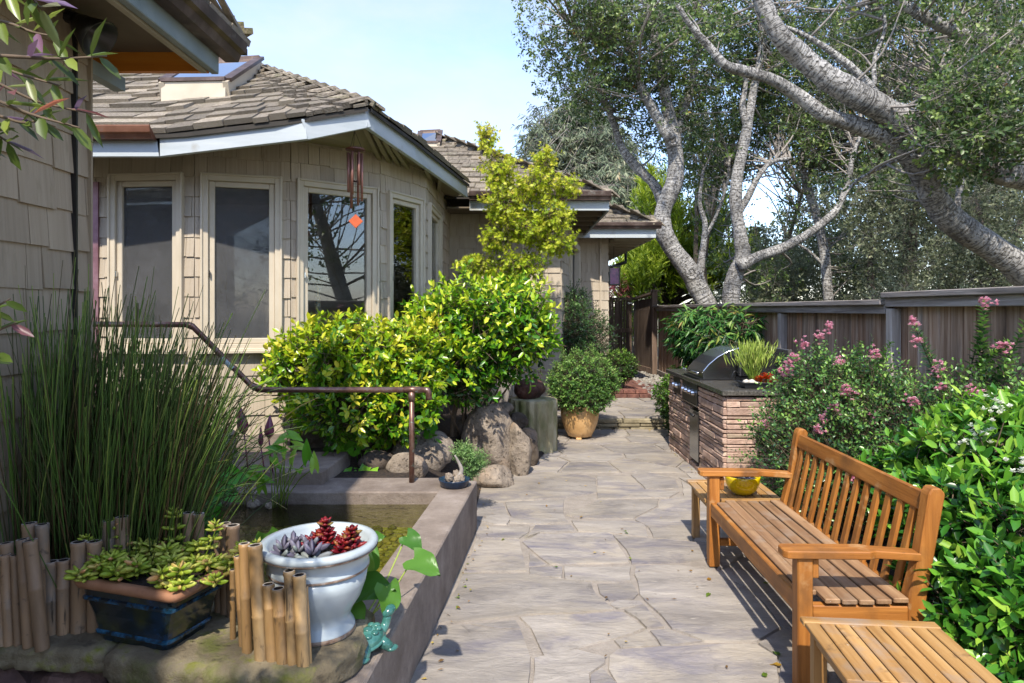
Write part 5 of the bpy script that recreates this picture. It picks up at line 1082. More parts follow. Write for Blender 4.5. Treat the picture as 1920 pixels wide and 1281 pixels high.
# ------------------------------------------------------------------ rocks, pedestal, pots by the house
def rock(name, label, c, r, m, group=None, rot=0, seed=0, clip=7, parent=None):
    rg = np.random.default_rng(seed); n, mm = 36, 24; V = []
    N = rg.normal(size=(clip,3)); N /= np.linalg.norm(N,axis=1,keepdims=True); K = rg.uniform(.62,.92,clip)
    for j in range(mm+1):
        th = math.pi*j/mm
        for i in range(n): a = 2*math.pi*i/n; V.append((math.sin(th)*math.cos(a), math.sin(th)*math.sin(a), math.cos(th)))
    V = np.array(V); D = V@N.T; s_ = np.min(np.where(D > 1e-3, K[None]/np.maximum(D,1e-3), 9), axis=1); rr = np.minimum(1, s_)
    for f_, am in ((3,.05),(7,.03),(15,.018),(31,.01)):
        ph = rg.uniform(0,9,3); rr = rr*(1+am*np.sin(V[:,0]*f_+ph[0])*np.sin(V[:,1]*f_*1.1+ph[1])*np.cos(V[:,2]*f_*.9+ph[2])*1.6)
    V = V*rr[:,None]*np.array(r)[None]; cr, sr = math.cos(rot), math.sin(rot); V = np.column_stack([V[:,0]*cr-V[:,1]*sr, V[:,0]*sr+V[:,1]*cr, V[:,2]])+np.array(c)
    mb = MB(); mb.v = [tuple(v) for v in V]
    for j in range(mm):
        for i in range(n): k = (i+1)%n; mb.f.append([j*n+i,(j+1)*n+i,(j+1)*n+k,j*n+k])
    o = mb.build(name, m, parent, smooth=True)
    if label: tag(o, label, 'rock', group)
    return o
rock('boulder', 'tall pitted grey boulder with pointed top leaning behind the bonsai', (-.24,6.75,.26), (.28,.25,.48), M_rock, 'garden rocks', .3, 3, 9)
rock('boulder', 'narrow upright pitted rock against the tall boulder', (.05,6.72,.19), (.14,.2,.36), M_rock, 'garden rocks', .2, 8)
rock('boulder', 'wide rounded tan boulder behind the handrail post', (-.8,5.95,.36), (.3,.24,.22), M_rock, 'garden rocks', .5, 5, 9)
rock('boulder', 'dark half hidden rock beside the wide tan boulder', (-1.15,6.1,.38), (.25,.22,.18), M_rockdk, 'garden rocks', .2, 6)
rock('boulder', 'small pale pitted stone at the foot of the handrail', (-.86,5.45,.36), (.17,.13,.12), M_rock, 'garden rocks', 0, 7)
rock('boulder', 'smooth dark flat stone beside the pond lily leaves', (-1.12,5.55,.38), (.15,.12,.09), M_rockdk, 'garden rocks', .4, 9)
rock('boulder', 'low grey rock at the edge of the flagstones under the bonsai', (-.17,6.25,.06), (.2,.15,.13), M_rock, 'garden rocks', .4, 10)
for i, (x, y, z, a, b, c) in enumerate([(.16,7.3,.16,.14,.16,.2),(.06,7.35,.42,.11,.12,.09),(-.08,7.35,.55,.12,.1,.08),(.2,7.05,.12,.09,.12,.16),(-.28,7.3,.5,.16,.12,.1),(-.45,6.9,.42,.16,.14,.12)]):
    rock('stacked_rock', ('brown rock wedged against the foot of the pedestal','flat dark rock lying on the pile beside the pedestal top','dark lumpy rock on top of the pile behind the tall boulder','upright dark rock at the patio edge before the pedestal','rough rock behind the tall boulder below the shrub','dark rock between the wide boulder and the tall boulder')[i], (x,y,z), (a,b,c), M_rockdk if i % 2 else M_rock, 'piled small rocks', i, 20+i)
pd = thing('pedestal', 'mossy fluted stone drum pedestal', 'pedestal', (.25,7.85,0))
mb = MB(); n_ = 96
for (r, z) in ((.285,0),(.285,.57),(.28,.6),(.2,.607),(.0,.608)):
    for i in range(n_):
        a = 2*math.pi*i/n_; k = 1-.075*(.5-.5*math.cos(18*a)) if r > .27 else 1; mb.v.append((.25+r*k*math.cos(a), 7.85+r*k*math.sin(a), z))
for j in range(4):
    for i in range(n_): k = (i+1)%n_; mb.f.append([j*n_+i,j*n_+k,(j+1)*n_+k,(j+1)*n_+i])
mb.build('drum', M_mossconc, pd)
rock('rough_bowl', 'rough dark brown burl bowl on the fluted pedestal', (.22,7.85,.70), (.19,.17,.15), M_logbowl, None, .5, 33, 12)['category'] = 'bowl'
tp = thing('planter_pot', 'buff clay pot with rounded belly standing on the flagstones', 'pot', (.87,8.55,0))
for a in (0.3,2.4,4.5): MB().box((.87+.13*math.cos(a),8.55+.13*math.sin(a),.015),(.07,.05,.03)).build('foot', M_terra, tp, bevel=.006)
MB().lathe([(.14,.03),(.15,.035),(.185,.1),(.225,.2),(.245,.3),(.247,.36),(.238,.395),(.25,.405),(.252,.425),(.235,.43),(.225,.4)], (.87,8.55,0), 40).build('body', M_terra, tp, smooth=True)
MB().lathe([(.23,.39),(.0,.4)], (.87,8.55,0), 24).build('soil', M_soil, tp)
tp2 = thing('planter_pot', 'brown pot holding the climbing shrub beside the door', 'pot', (1.05,10.3,.17))
MB().lathe([(.13,0),(.19,.2),(.2,.34),(.215,.35),(.215,.4),(.19,.4),(.18,.34),(0,.34)], (1.05,10.3,.17), 28).build('body', M_clayrim, tp2, smooth=True)
tp3 = thing('planter_pot', 'small dark pot with clipped bush by the house corner', 'pot', (1.9,12.1,.17))
MB().lathe([(.1,0),(.15,.15),(.16,.24),(.15,.25),(0,.22)], (1.9,12.1,.17), 24).build('body', M_blackplas, tp3, smooth=True)
bz = GR(852,912,.36); bt = thing('bonsai_tray', 'small navy glazed bonsai dish on the pond coping corner', 'planter', bz)
MB().lathe([(.085,0),(.1,.01),(.112,.05),(.116,.056),(.105,.056),(.098,.045),(0,.044)], bz, 28).build('dish', M_navy, bt, smooth=True)
for i in range(5): a = i*1.3; MB().sphere(bz+Vector((.05*math.cos(a),.05*math.sin(a),.055+.02*(i%2))),(.03,.026,.035),9,7,lump=.15).build('rock', M_rock, bt)
mb = MB(); mb.tube(spline([bz+Vector((.02,.02,.045)), bz+Vector((.05,.03,.11)), bz+Vector((.02,.04,.18)), bz+Vector((.0,.03,.22))],4), [.02-.0012*k for k in range(13)], 8); mb.build('driftwood', M_twiggrey, bt, smooth=True)
bp2 = thing('glazed_pot', 'blue glazed pot half hidden by horsetails', 'pot', PX(334,900,4.5)-Vector((0,0,.12)))
MB().lathe([(.09,0),(.13,.1),(.14,.22),(.15,.25),(.13,.25),(0,.2)], PX(334,900,4.5)-Vector((0,0,.12)), 24).build('body', M_blueband, bp2, smooth=True)
# ------------------------------------------------------------------ plants
def stalks(name, p0, p1, p2, r, val, m, parent, K=6, S=5, vt=.0, kind='stuff', taper=.5):
    N = len(p0); a = nrm(np.cross(p2-p0, unit(N))); b = nrm(np.cross(p2-p0, a)); V = np.zeros((N,K,S,3)); VV = np.zeros((N,K,S))
    for k in range(K):
        t = k/(K-1); c = p0*(1-t)**2+2*p1*t*(1-t)+p2*t*t
        for s in range(S):
            an = 2*math.pi*s/S; V[:,k,s] = c+(a*math.cos(an)+b*math.sin(an))*(r*(1-taper*t))[:,None]; VV[:,k,s] = np.clip(val+vt*(t-.5),0,1)
    lp = []
    for k in range(K-1):
        for s in range(S): j = (s+1)%S; lp += [k*S+s,k*S+j,(k+1)*S+j,(k+1)*S+s]
    lp = (np.arange(N)[:,None]*K*S+np.array(lp)[None]).ravel().astype(np.int32); npoly = len(lp)//4; V = V.reshape(-1,3)-np.array(W[parent.name])
    me = bpy.data.meshes.new(name); me.vertices.add(len(V)); me.vertices.foreach_set('co', V.astype(np.float32).ravel()); me.loops.add(len(lp)); me.loops.foreach_set('vertex_index', lp); me.polygons.add(npoly)
    me.polygons.foreach_set('loop_start', np.arange(0,npoly*4,4,dtype=np.int32)); me.polygons.foreach_set('loop_total', np.full(npoly,4,np.int32)); me.update(calc_edges=True)
    at = me.attributes.new('v','FLOAT','POINT'); at.data.foreach_set('value', VV.ravel().astype(np.float32)); me.materials.append(m); me.shade_smooth()
    return link(name, me, W[parent.name], parent, kind)
ht = thing('horsetail_plant', 'dense clump of dark green horsetail reeds beside the near wall', 'reeds', (-1.75,3.0,.3))
N = 4200; by = RNG.uniform(2.62,3.5,N); qx = 325-425*RNG.random(N)**1.1; bx = (qx-960)*by/F; ok_ = bx > -2.0; bx = bx[ok_]; by = by[ok_]; qx = qx[ok_]; N = len(bx); p0 = np.column_stack([bx,by,np.full(N,.28)])
rt = np.clip((qx-60)/270,0,1); h = RNG.normal(1.16,.19,N)-.28*rt**1.5; lean = .03+.17*rt+RNG.normal(0,.075+.05*rt,N); lean = np.minimum(lean, .3+RNG.exponential(.07,N))
p2 = p0+np.column_stack([lean, RNG.normal(-.03,.15,N), h]); p2[:,0] = np.maximum(p2[:,0], -2.0+RNG.uniform(0,.05,N)*(p2[:,1] < 3.2)); p1 = (p0+p2)/2+np.column_stack([-lean*.3+RNG.normal(0,.02,N), RNG.normal(0,.03,N), h*.05])
stalks('stems', p0, p1, p2, RNG.uniform(.0018,.0036,N), np.clip(np.where(RNG.random(N) < .16, RNG.normal(.05,.08,N), RNG.normal(.5,.22,N)),0,1), L_reed[0], ht, vt=.5, taper=.4, S=4)
N = 110; p0 = np.column_stack([RNG.uniform(-1.7,-1.4,N), RNG.uniform(2.7,3.4,N), RNG.uniform(.5,1.0,N)]); p2 = p0+np.column_stack([RNG.uniform(.1,.5,N), RNG.normal(0,.15,N), RNG.uniform(-.1,.6,N)]); p1 = (p0+p2)/2+np.array([0,0,.12])
stalks('arching_stems', p0, p1, p2, np.full(N,.003), np.clip(RNG.normal(.55,.3,N),0,1), L_reed[0], ht)
# big soft leaves
def bigleaf_mesh(key, m, wav=.05, heart=.22, n=9):
    me = bpy.data.meshes.get(key)
    if me: return me
    V=[];Fc=[]; 
    for i in range(n+1):
        t = i/n; w = (math.sin(math.pi*min(1,(t*.92+.08))**.62))*.5 if i < n else 0.0; w = max(w, 0)
        for j in range(-3,4):
            s = j/3; y = t - heart*(abs(s)**1.5)*(1-t)**2; V.append((s*w, y, -.22*t*t+.16*abs(s)*w+wav*math.sin(t*9+s*4)*abs(s)))
    for i in range(n):
        for j in range(6): a = i*7+j; Fc.append([a,a+1,a+8,a+7])
    me = bpy.data.meshes.new(key); me.from_pydata(V,[],Fc); me.materials.append(m); me.shade_smooth(); return me
def bigleaf(par, me, c, u, nn, L_, Wd):
    u = Vector(u).normalized(); nn = Vector(nn); nn = (nn-u*nn.dot(u)).normalized(); s = u.cross(nn); M = Matrix((s*Wd, u*L_, nn*L_)).transposed().to_4x4(); M.translation = Vector(c)-W[par.name]
    o = bpy.data.objects.new('leaf', me); COL.objects.link(o); o.parent = par; o.matrix_basis = M; W[o.name] = Vector(c); return o
ar = thing('arum_plant', 'big glossy wavy green leaves spreading from behind the bamboo', 'plant', (-1.75,3.75,.28)); me_a = bigleaf_mesh('arum', L_arum[1]); base = Vector((-1.8,3.8,.3)); mb = MB()
for px, py, Y, l, u in ((330,905,3.9,.3,(.15,-.1,1)),(372,893,3.9,.3,(1,-.1,.12)),(352,922,3.75,.3,(.9,-.3,.25)),(362,948,3.6,.28,(.7,-.5,-.15)),(330,955,3.6,.3,(.3,-.6,.1)),(310,930,3.8,.28,(-.3,-.3,.7)),(345,985,3.4,.25,(.5,-.6,-.3)),(350,870,4.0,.26,(.6,.1,.8)),(395,915,3.8,.2,(1,-.2,-.2))):
    c = PX(px,py,Y); bigleaf(ar, me_a, c, u, (0,-.5,1), l, l*.8); mb.tube(spline([base, tuple((base+c)/2+Vector((0,0,.06))), tuple(c)],3), .008, 5)
mb.build('stalks', MATS['arum_leaf_single'], ar, smooth=True)
iv = thing('pond_trailer', 'light green trailing pond plant reaching over the coping by the urn', 'plant', (-.62,2.75,.3)); me_i = bigleaf_mesh('trailer', leafmat('trailer_leaf', [(0,'#3f6f24'),(.5,'#5c8a32'),(1,'#86a544')], rough=.35, trans=.4, obj=True), .09, .2); mb = MB(); base = Vector((-.63,2.72,.35))
for px, py, Y, l, u, nv in ((668,1105,2.66,.13,(.9,-.3,.25),(-.2,-.6,1)),(672,1070,2.72,.1,(.2,-.1,1),(.3,-1,.3)),(686,1062,2.75,.085,(.3,.1,1),(.2,-1,.3)),(775,1048,2.75,.105,(1,-.5,-.2),(0,-.5,1)),(762,1005,2.9,.075,(.7,-.3,-.4),(0,-.6,1)),(725,1100,2.62,.1,(.3,-.4,-1),(.7,-.6,.3)),(690,1015,2.95,.07,(.5,-.2,.3),(0,-.6,1)),(500,1000,3.1,.09,(.3,-.2,-.9),(0,-1,.4)),(655,1140,2.6,.09,(.5,-.6,-.3),(0,-.6,1))):
    c = PX(px,py,Y); bigleaf(iv, me_i, c, u, nv, l*1.25, l*1.25)
    if px > 600: mb.tube(spline([base, tuple((base+c)/2+Vector((0,0,-.03))), tuple(c)],4), .0035, 5)
mb.build('runners', MATS['pencil_leaf_single'], iv, smooth=True)
def clump(name, label, base, leafs, me, wd=.55, r=.004, m=None, cat='water plant'):
    par = thing(name, label, cat, base); mb = MB()
    for c, u, nv, l in leafs:
        c = Vector(c); bigleaf(par, me, c, u, nv, l, l*wd); b_ = Vector(base)+Vector((random.uniform(-.05,.05), random.uniform(-.05,.05), 0)); mb.tube(spline([tuple(b_), tuple(b_.lerp(c,.55)+Vector((0,0,.04))), tuple(c)],3), r, 5)
    mb.build('stalks', m or MATS['pencil_leaf_single'], par, smooth=True); return par
me_ah = bigleaf_mesh('arrow', leafmat('arrow_leaf', [(0,'#5c9a2a'),(.5,'#7cb038'),(1,'#9cc24a')], rough=.35, trans=.4, obj=True), .02, .35)
lf = []
for px, py in ((520,835),(541,815),(552,835),(578,862),(512,858),(535,850),(560,880),(525,878),(548,868),(505,845),(590,878),(532,825)): lf.append((PX(px,py,4.45+random.uniform(-.1,.1)), (random.uniform(-.8,1),random.uniform(-.6,.2),random.uniform(-.3,.7)), (random.uniform(-.3,.3),-.7,.8), random.uniform(.09,.15)))
clump('arrowhead_plant', 'slender arrowhead water plant with many pale stalks in the pond', GR(527,950,.262), lf, me_ah)
lf = [(PX(px,py,4.5), (random.uniform(-.8,1),random.uniform(-.6,.2),random.uniform(-.3,.6)), (0,-.7,.8), random.uniform(.1,.15)) for px, py in ((462,900),(480,895),(450,905),(500,905),(472,880),(455,885),(492,918))]
clump('arrowhead_plant', 'shorter arrowhead clump in the pond with a broad floating leaf', GR(468,945,.262), lf, me_ah)
for x, y, s in ((475,948,.05),(492,938,.03),(505,952,.035)):
    p = GR(x,y,.262); rock('pond_stone', {.05:'largest pale rounded stone at the waterline by the arrowhead plants',.03:'smallest pale stone at the waterline by the arrowhead plants',.035:'middle sized pale stone under the tall arrowhead stalks'}[s], (p.x,p.y,.27), (s,s,s*.8), M_rock, 'pond stones', 0, int(x))
pb = thing('purple_flower', 'three dark purple flower buds on thin stems behind the pond', 'flower', PX(480,880,4.9)); M_pb = mat('purple_bud', [(.3,'#552438'),(.6,'#7a3a50'),(.85,'#95585e')], scale=8, rough=.35, stretch=(1,1,.2))
for x, y0, y1, w, tl in ((458,755,815,21,.16),(504,775,822,19,-.05),(489,798,838,10,.0)):
    c = PX(x,y1,4.9); h_ = (y1-y0)*4.9/F; r = w/2*4.9/F; t_ = MB().lathe([(.004,0),(r*.75,h_*.12),(r,h_*.28),(r*.8,h_*.5),(r*.4,h_*.75),(.001,h_)], (0,0,0), 12); R = Euler((0,-tl,0)).to_matrix(); mb = MB(); mb.v = [tuple(c+R@Vector(v)) for v in t_.v]; mb.f = t_.f; mb.build('bud', M_pb, pb, smooth=True)
    MB().tube([c, (c.x+.03, c.y, .45)], .006, 6).build('stem', M_pb, pb, smooth=True)
lg = thing('leopard_plant', 'round bright green leaves low by the pond step', 'plant', (-1.25,5.6,.35)); mr = leafmat('round_leaf', [(0,'#4f8f22'),(.5,'#6fae2e'),(1,'#95c23e')], rough=.35, trans=.4, obj=True)
me_r = bpy.data.meshes.new('roundleaf'); V=[(0,.5,-.06)]+[(.5*math.sin(a)*(1+.05*math.sin(7*a)), .5-.5*math.cos(a)*(1+.05*math.sin(7*a)) if abs(a-math.pi*2)>.01 else .1, .05*math.sin(5*a)) for a in np.linspace(.25,2*math.pi-.25,22)]; me_r.from_pydata(V,[],[[0,i,i+1] for i in range(1,22)]); me_r.materials.append(mr); me_r.shade_smooth(); mb = MB()
for px, py, Y, l in ((648,812,5.75,.18),(668,838,5.6,.1),(690,842,5.6,.1),(706,848,5.6,.1),(684,868,5.45,.15),(664,878,5.4,.12),(704,870,5.45,.14),(720,820,5.8,.12),(800,805,5.9,.11),(672,825,5.7,.11),(810,790,6.0,.13)):
    c = PX(px,py,Y); bigleaf(lg, me_r, c, (random.uniform(-.4,.4),-.35,-.75+random.random()*.5), (random.uniform(-.3,.3),-.8,.7), l, l); mb.tube([(c.x+random.uniform(-.05,.05),c.y+.08,.34),tuple(c)], .004, 5)
mb.build('stalks', mr, lg, smooth=True)
# hedges in front of the bow windows
def bl(px, py, Y, rx, ry, rz): p = PX(px,py,Y); return (p.x, p.y, p.z, rx*Y/F, ry, rz*Y/F)
hA = thing('hedge_shrub', 'broad clipped yellow green shrub under the bow windows', 'shrub', (-1.35,5.95,.35))
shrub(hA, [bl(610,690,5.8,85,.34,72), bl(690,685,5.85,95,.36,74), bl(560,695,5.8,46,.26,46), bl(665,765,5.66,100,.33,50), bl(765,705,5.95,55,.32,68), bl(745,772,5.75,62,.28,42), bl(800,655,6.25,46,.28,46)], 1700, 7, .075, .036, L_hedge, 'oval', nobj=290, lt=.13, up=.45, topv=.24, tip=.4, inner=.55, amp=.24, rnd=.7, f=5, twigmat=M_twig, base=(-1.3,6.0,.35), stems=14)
hB = thing('hedge_shrub', 'taller glossy bright green shrub below the maple', 'shrub', (-.55,6.9,.35))
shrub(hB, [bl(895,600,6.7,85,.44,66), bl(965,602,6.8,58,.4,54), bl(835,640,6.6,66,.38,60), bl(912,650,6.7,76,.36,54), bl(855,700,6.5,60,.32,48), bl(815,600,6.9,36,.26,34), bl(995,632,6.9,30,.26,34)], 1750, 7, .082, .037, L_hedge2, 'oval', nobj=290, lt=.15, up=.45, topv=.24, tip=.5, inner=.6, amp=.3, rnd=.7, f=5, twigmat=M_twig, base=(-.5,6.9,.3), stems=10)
mb = MB()
for x0, x1 in ((-.62,-.5),(-.34,-.32)): mb.tube(spline([(x0,6.85,.3),((x0+x1)/2-.03,6.85,.6),(x1,6.8,.95)],4), .026, 7)
mb.build('trunk', M_twig, hB, smooth=True)
# maple
mp_ = thing('maple_tree', 'slender japanese maple with yellow green leaves in front of the eave', 'tree', (-.12,8.35,.34)); b0 = (-.12,8.35,.3); Y = 8.25
mblobs = [bl(912,262,Y,12,.12,26), bl(935,322,Y,26,.2,32), bl(1005,345,Y,36,.3,17), bl(952,380,Y,40,.3,26), bl(1038,405,Y,30,.3,20), bl(985,430,Y,44,.32,20), bl(900,500,Y,36,.25,12), bl(975,500,Y,40,.28,18), bl(1066,350,Y,18,.2,13), bl(930,450,Y,24,.25,14), bl(1020,300,Y,16,.2,18), bl(1040,455,Y,30,.28,16), bl(950,535,Y,34,.25,12)]
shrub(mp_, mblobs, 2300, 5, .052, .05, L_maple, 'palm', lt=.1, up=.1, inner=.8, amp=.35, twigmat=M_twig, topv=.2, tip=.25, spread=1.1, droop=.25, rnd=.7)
mb = MB()
for px, py, w in ((920,250,.012),(945,320,.018),(1020,345,.014),(1040,420,.012),(985,430,.014),(905,500,.01),(1070,350,.01)):
    e = PX(px,py,Y); mb.tube(spline([b0, (b0[0]*.6+e.x*.4, Y+.05, .3+(e.z-.3)*.45), tuple(e)],5), [w*2.2*(1-.075*k) for k in range(11)], 7)
mb.build('trunk', M_twiggrey, mp_, smooth=True)
# potted and bedded shrubs
s = thing('potted_shrub', 'round fine leaved bush filling the buff clay pot', 'shrub', (.87,8.55,.4))
shrub(s, [(.9,8.5,.76,.36,.36,.33),(.75,8.5,.66,.26,.3,.26),(1.05,8.55,.7,.28,.3,.26),(.9,8.4,.56,.3,.26,.18)], 3300, 6, .03, .016, L_potsh, 'leaf', lt=.06, up=.3, inner=.3, amp=.2, f=6, twigmat=M_twig, base=(.87,8.55,.4), topv=.12)
s = thing('potted_shrub', 'loose airy shrub climbing beside the dark door', 'shrub', (1.05,10.3,.55))
shrub(s, [bl(1085,615,10.1,40,.35,48), bl(1075,660,10.0,38,.3,30), bl(1110,640,10.1,34,.3,40), bl(1078,570,10.2,18,.2,30)], 1700, 6, .04, .018, L_darksh, 'leaf', lt=.1, up=.4, inner=.6, amp=.3, twigmat=M_twig, base=(1.05,10.3,.55))
s = thing('potted_shrub', 'small rounded bush in the dark pot at the house corner', 'shrub', (1.9,12.1,.4))
shrub(s, [(1.93,12.1,.6,.3,.28,.27)], 900, 6, .035, .02, L_box, 'leaf', lt=.06, base=(1.9,12.1,.38), twigmat=M_twig)
s = thing('box_shrub', 'low dense boxwood at the far end of the grill island', 'shrub', (2.25,8.7,.1))
shrub(s, [(2.22,8.7,.42,.3,.45,.38),(2.4,9.4,.45,.28,.4,.38),(2.2,8.45,.3,.2,.2,.25)], 1900, 6, .035, .022, L_box, 'oval', lt=.05, base=(2.25,8.7,.05), twigmat=M_twig)
s = thing('vine_shrub', 'drooping shrub with long dark leaves hanging over the fence', 'shrub', (3.0,9.2,.1))
shrub(s, [bl(1305,630,9.2,36,.3,36), bl(1345,622,9.0,42,.28,36), bl(1385,618,8.8,26,.28,26), bl(1320,655,9.0,30,.28,28), bl(1290,605,9.3,22,.28,18), bl(1350,645,8.7,32,.28,30)], 620, 6, .16, .036, L_vine, 'leaf', nobj=290, lt=.12, up=-.1, inner=.4, amp=.2, droop=.75, spread=.8, twigmat=M_twig, base=(3.0,9.1,.1), stems=8)
# escallonia with pink flowers: long arching shoots
es = thing('escallonia_shrub', 'dark green shrub with pink flower clusters in front of the fence', 'shrub', (2.7,4.9,.03))
eb = [bl(1560,800,5.0,90,.42,85), bl(1625,800,4.9,95,.4,88), bl(1490,830,5.2,38,.3,60), bl(1700,840,4.5,95,.35,95), bl(1560,870,4.8,110,.4,90), bl(1600,725,5.0,45,.28,36), bl(1528,720,5.1,38,.28,36), bl(1790,850,4.2,100,.4,110), bl(1500,900,5.0,35,.25,60), bl(1890,770,4.0,62,.33,58)]
P_e, O_e = shrub(es, eb, 4200, 8, .03, .017, L_escal, 'oval', lt=.18, up=.6, inner=.6, amp=.36, rnd=.65, twigmat=M_twig, base=(2.7,4.9,.03), tip=.5, topv=.1, stems=20, f=5)
q=[]; st_p=[]; st_q=[]
shoots = [((1560,760,5.0),(1545,640,5.0)),((1480,780,5.2),(1462,690,5.2)),((1500,740,5.2),(1478,668,5.2)),((1590,720,4.9),(1615,640,4.9)),((1620,720,4.9),(1672,640,4.9)),((1700,760,4.5),(1640,690,4.6)),((1790,760,4.3),(1722,620,4.4)),((1760,720,4.4),(1712,605,4.4)),((1800,760,4.2),(1850,580,4.2)),((1850,720,4.1),(1835,600,4.2)),((1830,690,4.2),(1890,640,4.1)),((1870,720,4.0),(1925,600,4.0)),((1460,870,5.2),(1425,800,5.3)),((1520,730,5.1),(1535,645,5.1)),((1840,660,4.1),(1845,560,4.15))]
tips = []
for a, b in shoots:
    a, b = PX(*a), PX(*b); n_ = 64
    for k in range(n_):
        t = k/n_; c = a.lerp(b,t); d = (b-a).normalized(); ang = k*2.4; rad = (d.orthogonal()); rad.rotate(Quaternion(d, ang)); q.append((tuple(c), tuple(d*.5+rad), tuple(d), .07*(1-.4*t)*random.uniform(.7,1.1), .034*(1-.4*t), random.gauss(.5,.2)))
    st_p.append(tuple(a)); st_q.append(tuple(b)); tips.append(b)
q = list(zip(*q)); leaves('shoot_leaves', np.array(q[0]), np.array(q[1]), np.array(q[2]), np.array(q[3]), np.array(q[4]), np.clip(np.array(q[5]),0,1), L_escal, es, 'oval', nobj=280)
sticks('shoots', np.array(st_p), np.array(st_q), np.full(len(st_p), .006), M_twig, es)
fl_c = [PX(*v) for v in ((1478,690,5.15),(1490,672,5.1),(1507,645,5.1),(1470,700,5.2),(1553,615,5.0),(1540,633,5.0),(1760,690,4.4),(1765,728,4.3),(1822,737,4.1),(1712,607,4.4),(1645,785,4.7),(1565,768,4.8),(1540,785,4.9),(1435,797,5.3),(1585,735,4.9),(1642,665,4.9),(1850,568,4.15),(1880,650,4.1),(1535,805,4.8),(1588,735,4.85),(1710,755,4.4),(1482,680,5.1),(1575,678,4.95),(1720,640,4.4),(1600,900,4.6),(1690,860,4.4))]
for c in fl_c:
    k = random.randint(12,20); c = c*.95+Vector((0,0,HC))*.05; cc = np.array([tuple(c)]*k)+RNG.normal(0,.02,(k,3)); q = [rosette(None, Vector(v), 5, .02, .014, None, random.uniform(.2,1.5), 'oval', 2) for v in cc]
    leaves('flower_cluster', *cat(q), L_pink, es, 'oval')
# choisya at the right
ch = thing('choisya_shrub', 'bright glossy green shrub with white flowers behind the bench', 'shrub', (2.3,3.2,.03))
cb = [bl(1860,900,3.3,95,.4,100), bl(1790,1000,3.2,70,.35,95), bl(1900,1050,2.9,95,.4,130), bl(1850,1160,2.8,85,.35,110), bl(1780,900,3.5,60,.3,70), bl(1700,930,3.7,45,.25,55), bl(1890,820,3.4,60,.35,50), bl(1930,1250,2.6,100,.3,110), bl(1970,820,3.3,60,.3,60)]
P_c, O_c = shrub(ch, cb, 1500, 6, .085, .034, L_choisya, 'oval', nobj=295, lt=.08, up=.5, inner=.35, amp=.25, tip=.5, twigmat=M_twig, base=(2.3,3.2,.03), topv=.15, stems=12, f=5)
for c in [PX(*v) for v in ((1880,765,3.1),(1825,818,3.2),(1842,812,3.2),(1915,880,2.8),(1862,762,3.1),(1812,832,3.2))]:
    q = [rosette(None, c+Vector(tuple(RNG.normal(0,.022,3))), 5, .02, .014, None, random.uniform(.2,1.6), 'oval', 2) for _ in range(7)]; leaves('flower_cluster', *cat(q), L_white, ch, 'oval')
# small juniper bonsai by the coping
jb = thing('bonsai_tree', 'small feathery juniper growing behind the navy dish', 'bonsai', PX(880,885,5.35)); Yj = 5.3
shrub(jb, [bl(868,845,Yj,15,.07,11), bl(888,858,Yj,18,.07,10), bl(884,880,Yj,13,.06,11), bl(900,868,Yj,8,.05,8)], 620, 6, .022, .007, L_juniper, 'leaf', lt=.045, up=.3, inner=.6, amp=.3, rnd=.8)
MB().tube(spline([tuple(PX(878,900,5.35)), tuple(PX(886,880,5.35)), tuple(PX(878,850,5.3))],4), [.02-.0015*k for k in range(9)], 7).build('trunk', M_twig, jb, smooth=True)
# ------------------------------------------------------------------ oaks
def limb(par, pts, m=M_bark, name='limb', n=12):
    P = [(*PX(x,y,Y), w*(.33 if Y < 10 else .36)*Y/F) for x, y, Y, w in pts]; S = spline(P, 5); path = [Vector(s[:3])+Vector((random.uniform(-1,1),random.uniform(-1,1),random.uniform(-1,1)))*max(.003,s[3])*.05 for s in S]; ph_ = random.random()*9; rad = [max(.004, s[3])*(1+.05*math.sin(k*.55+ph_)+random.uniform(-.012,.012)) for k, s in enumerate(S)]
    mb = MB(); mb.tube(path, rad, n, wob=.03); mb.build(name, m, par, smooth=True); return path
def knot(par, x, y, Y, r):
    c = PX(x,y,Y); mb = MB()
    for i in range(14):
        a = 2*math.pi*i/14
        for j in range(6): b_ = 2*math.pi*j/6; mb.v.append((c.x+(r*.62+.26*r*math.cos(b_))*math.cos(a), c.y+.1*r+.3*r*math.sin(b_), c.z+(r*.75+.26*r*math.cos(b_))*math.sin(a)))
    for i in range(14):
        for j in range(6): mb.f.append([i*6+j,((i+1)%14)*6+j,((i+1)%14)*6+(j+1)%6,i*6+(j+1)%6])
    mb.build('knot', M_bark, par, smooth=True)
def ell(cx, cy, rx, ry, Ya, Yb, n):
    a = RNG.random(n)*2*np.pi; r = np.sqrt(RNG.random(n)); Yv = RNG.uniform(Ya,Yb,n); return np.array([tuple(PX(cx+rx*r[i]*math.cos(a[i]), cy+ry*r[i]*math.sin(a[i]), Yv[i])) for i in range(n)])
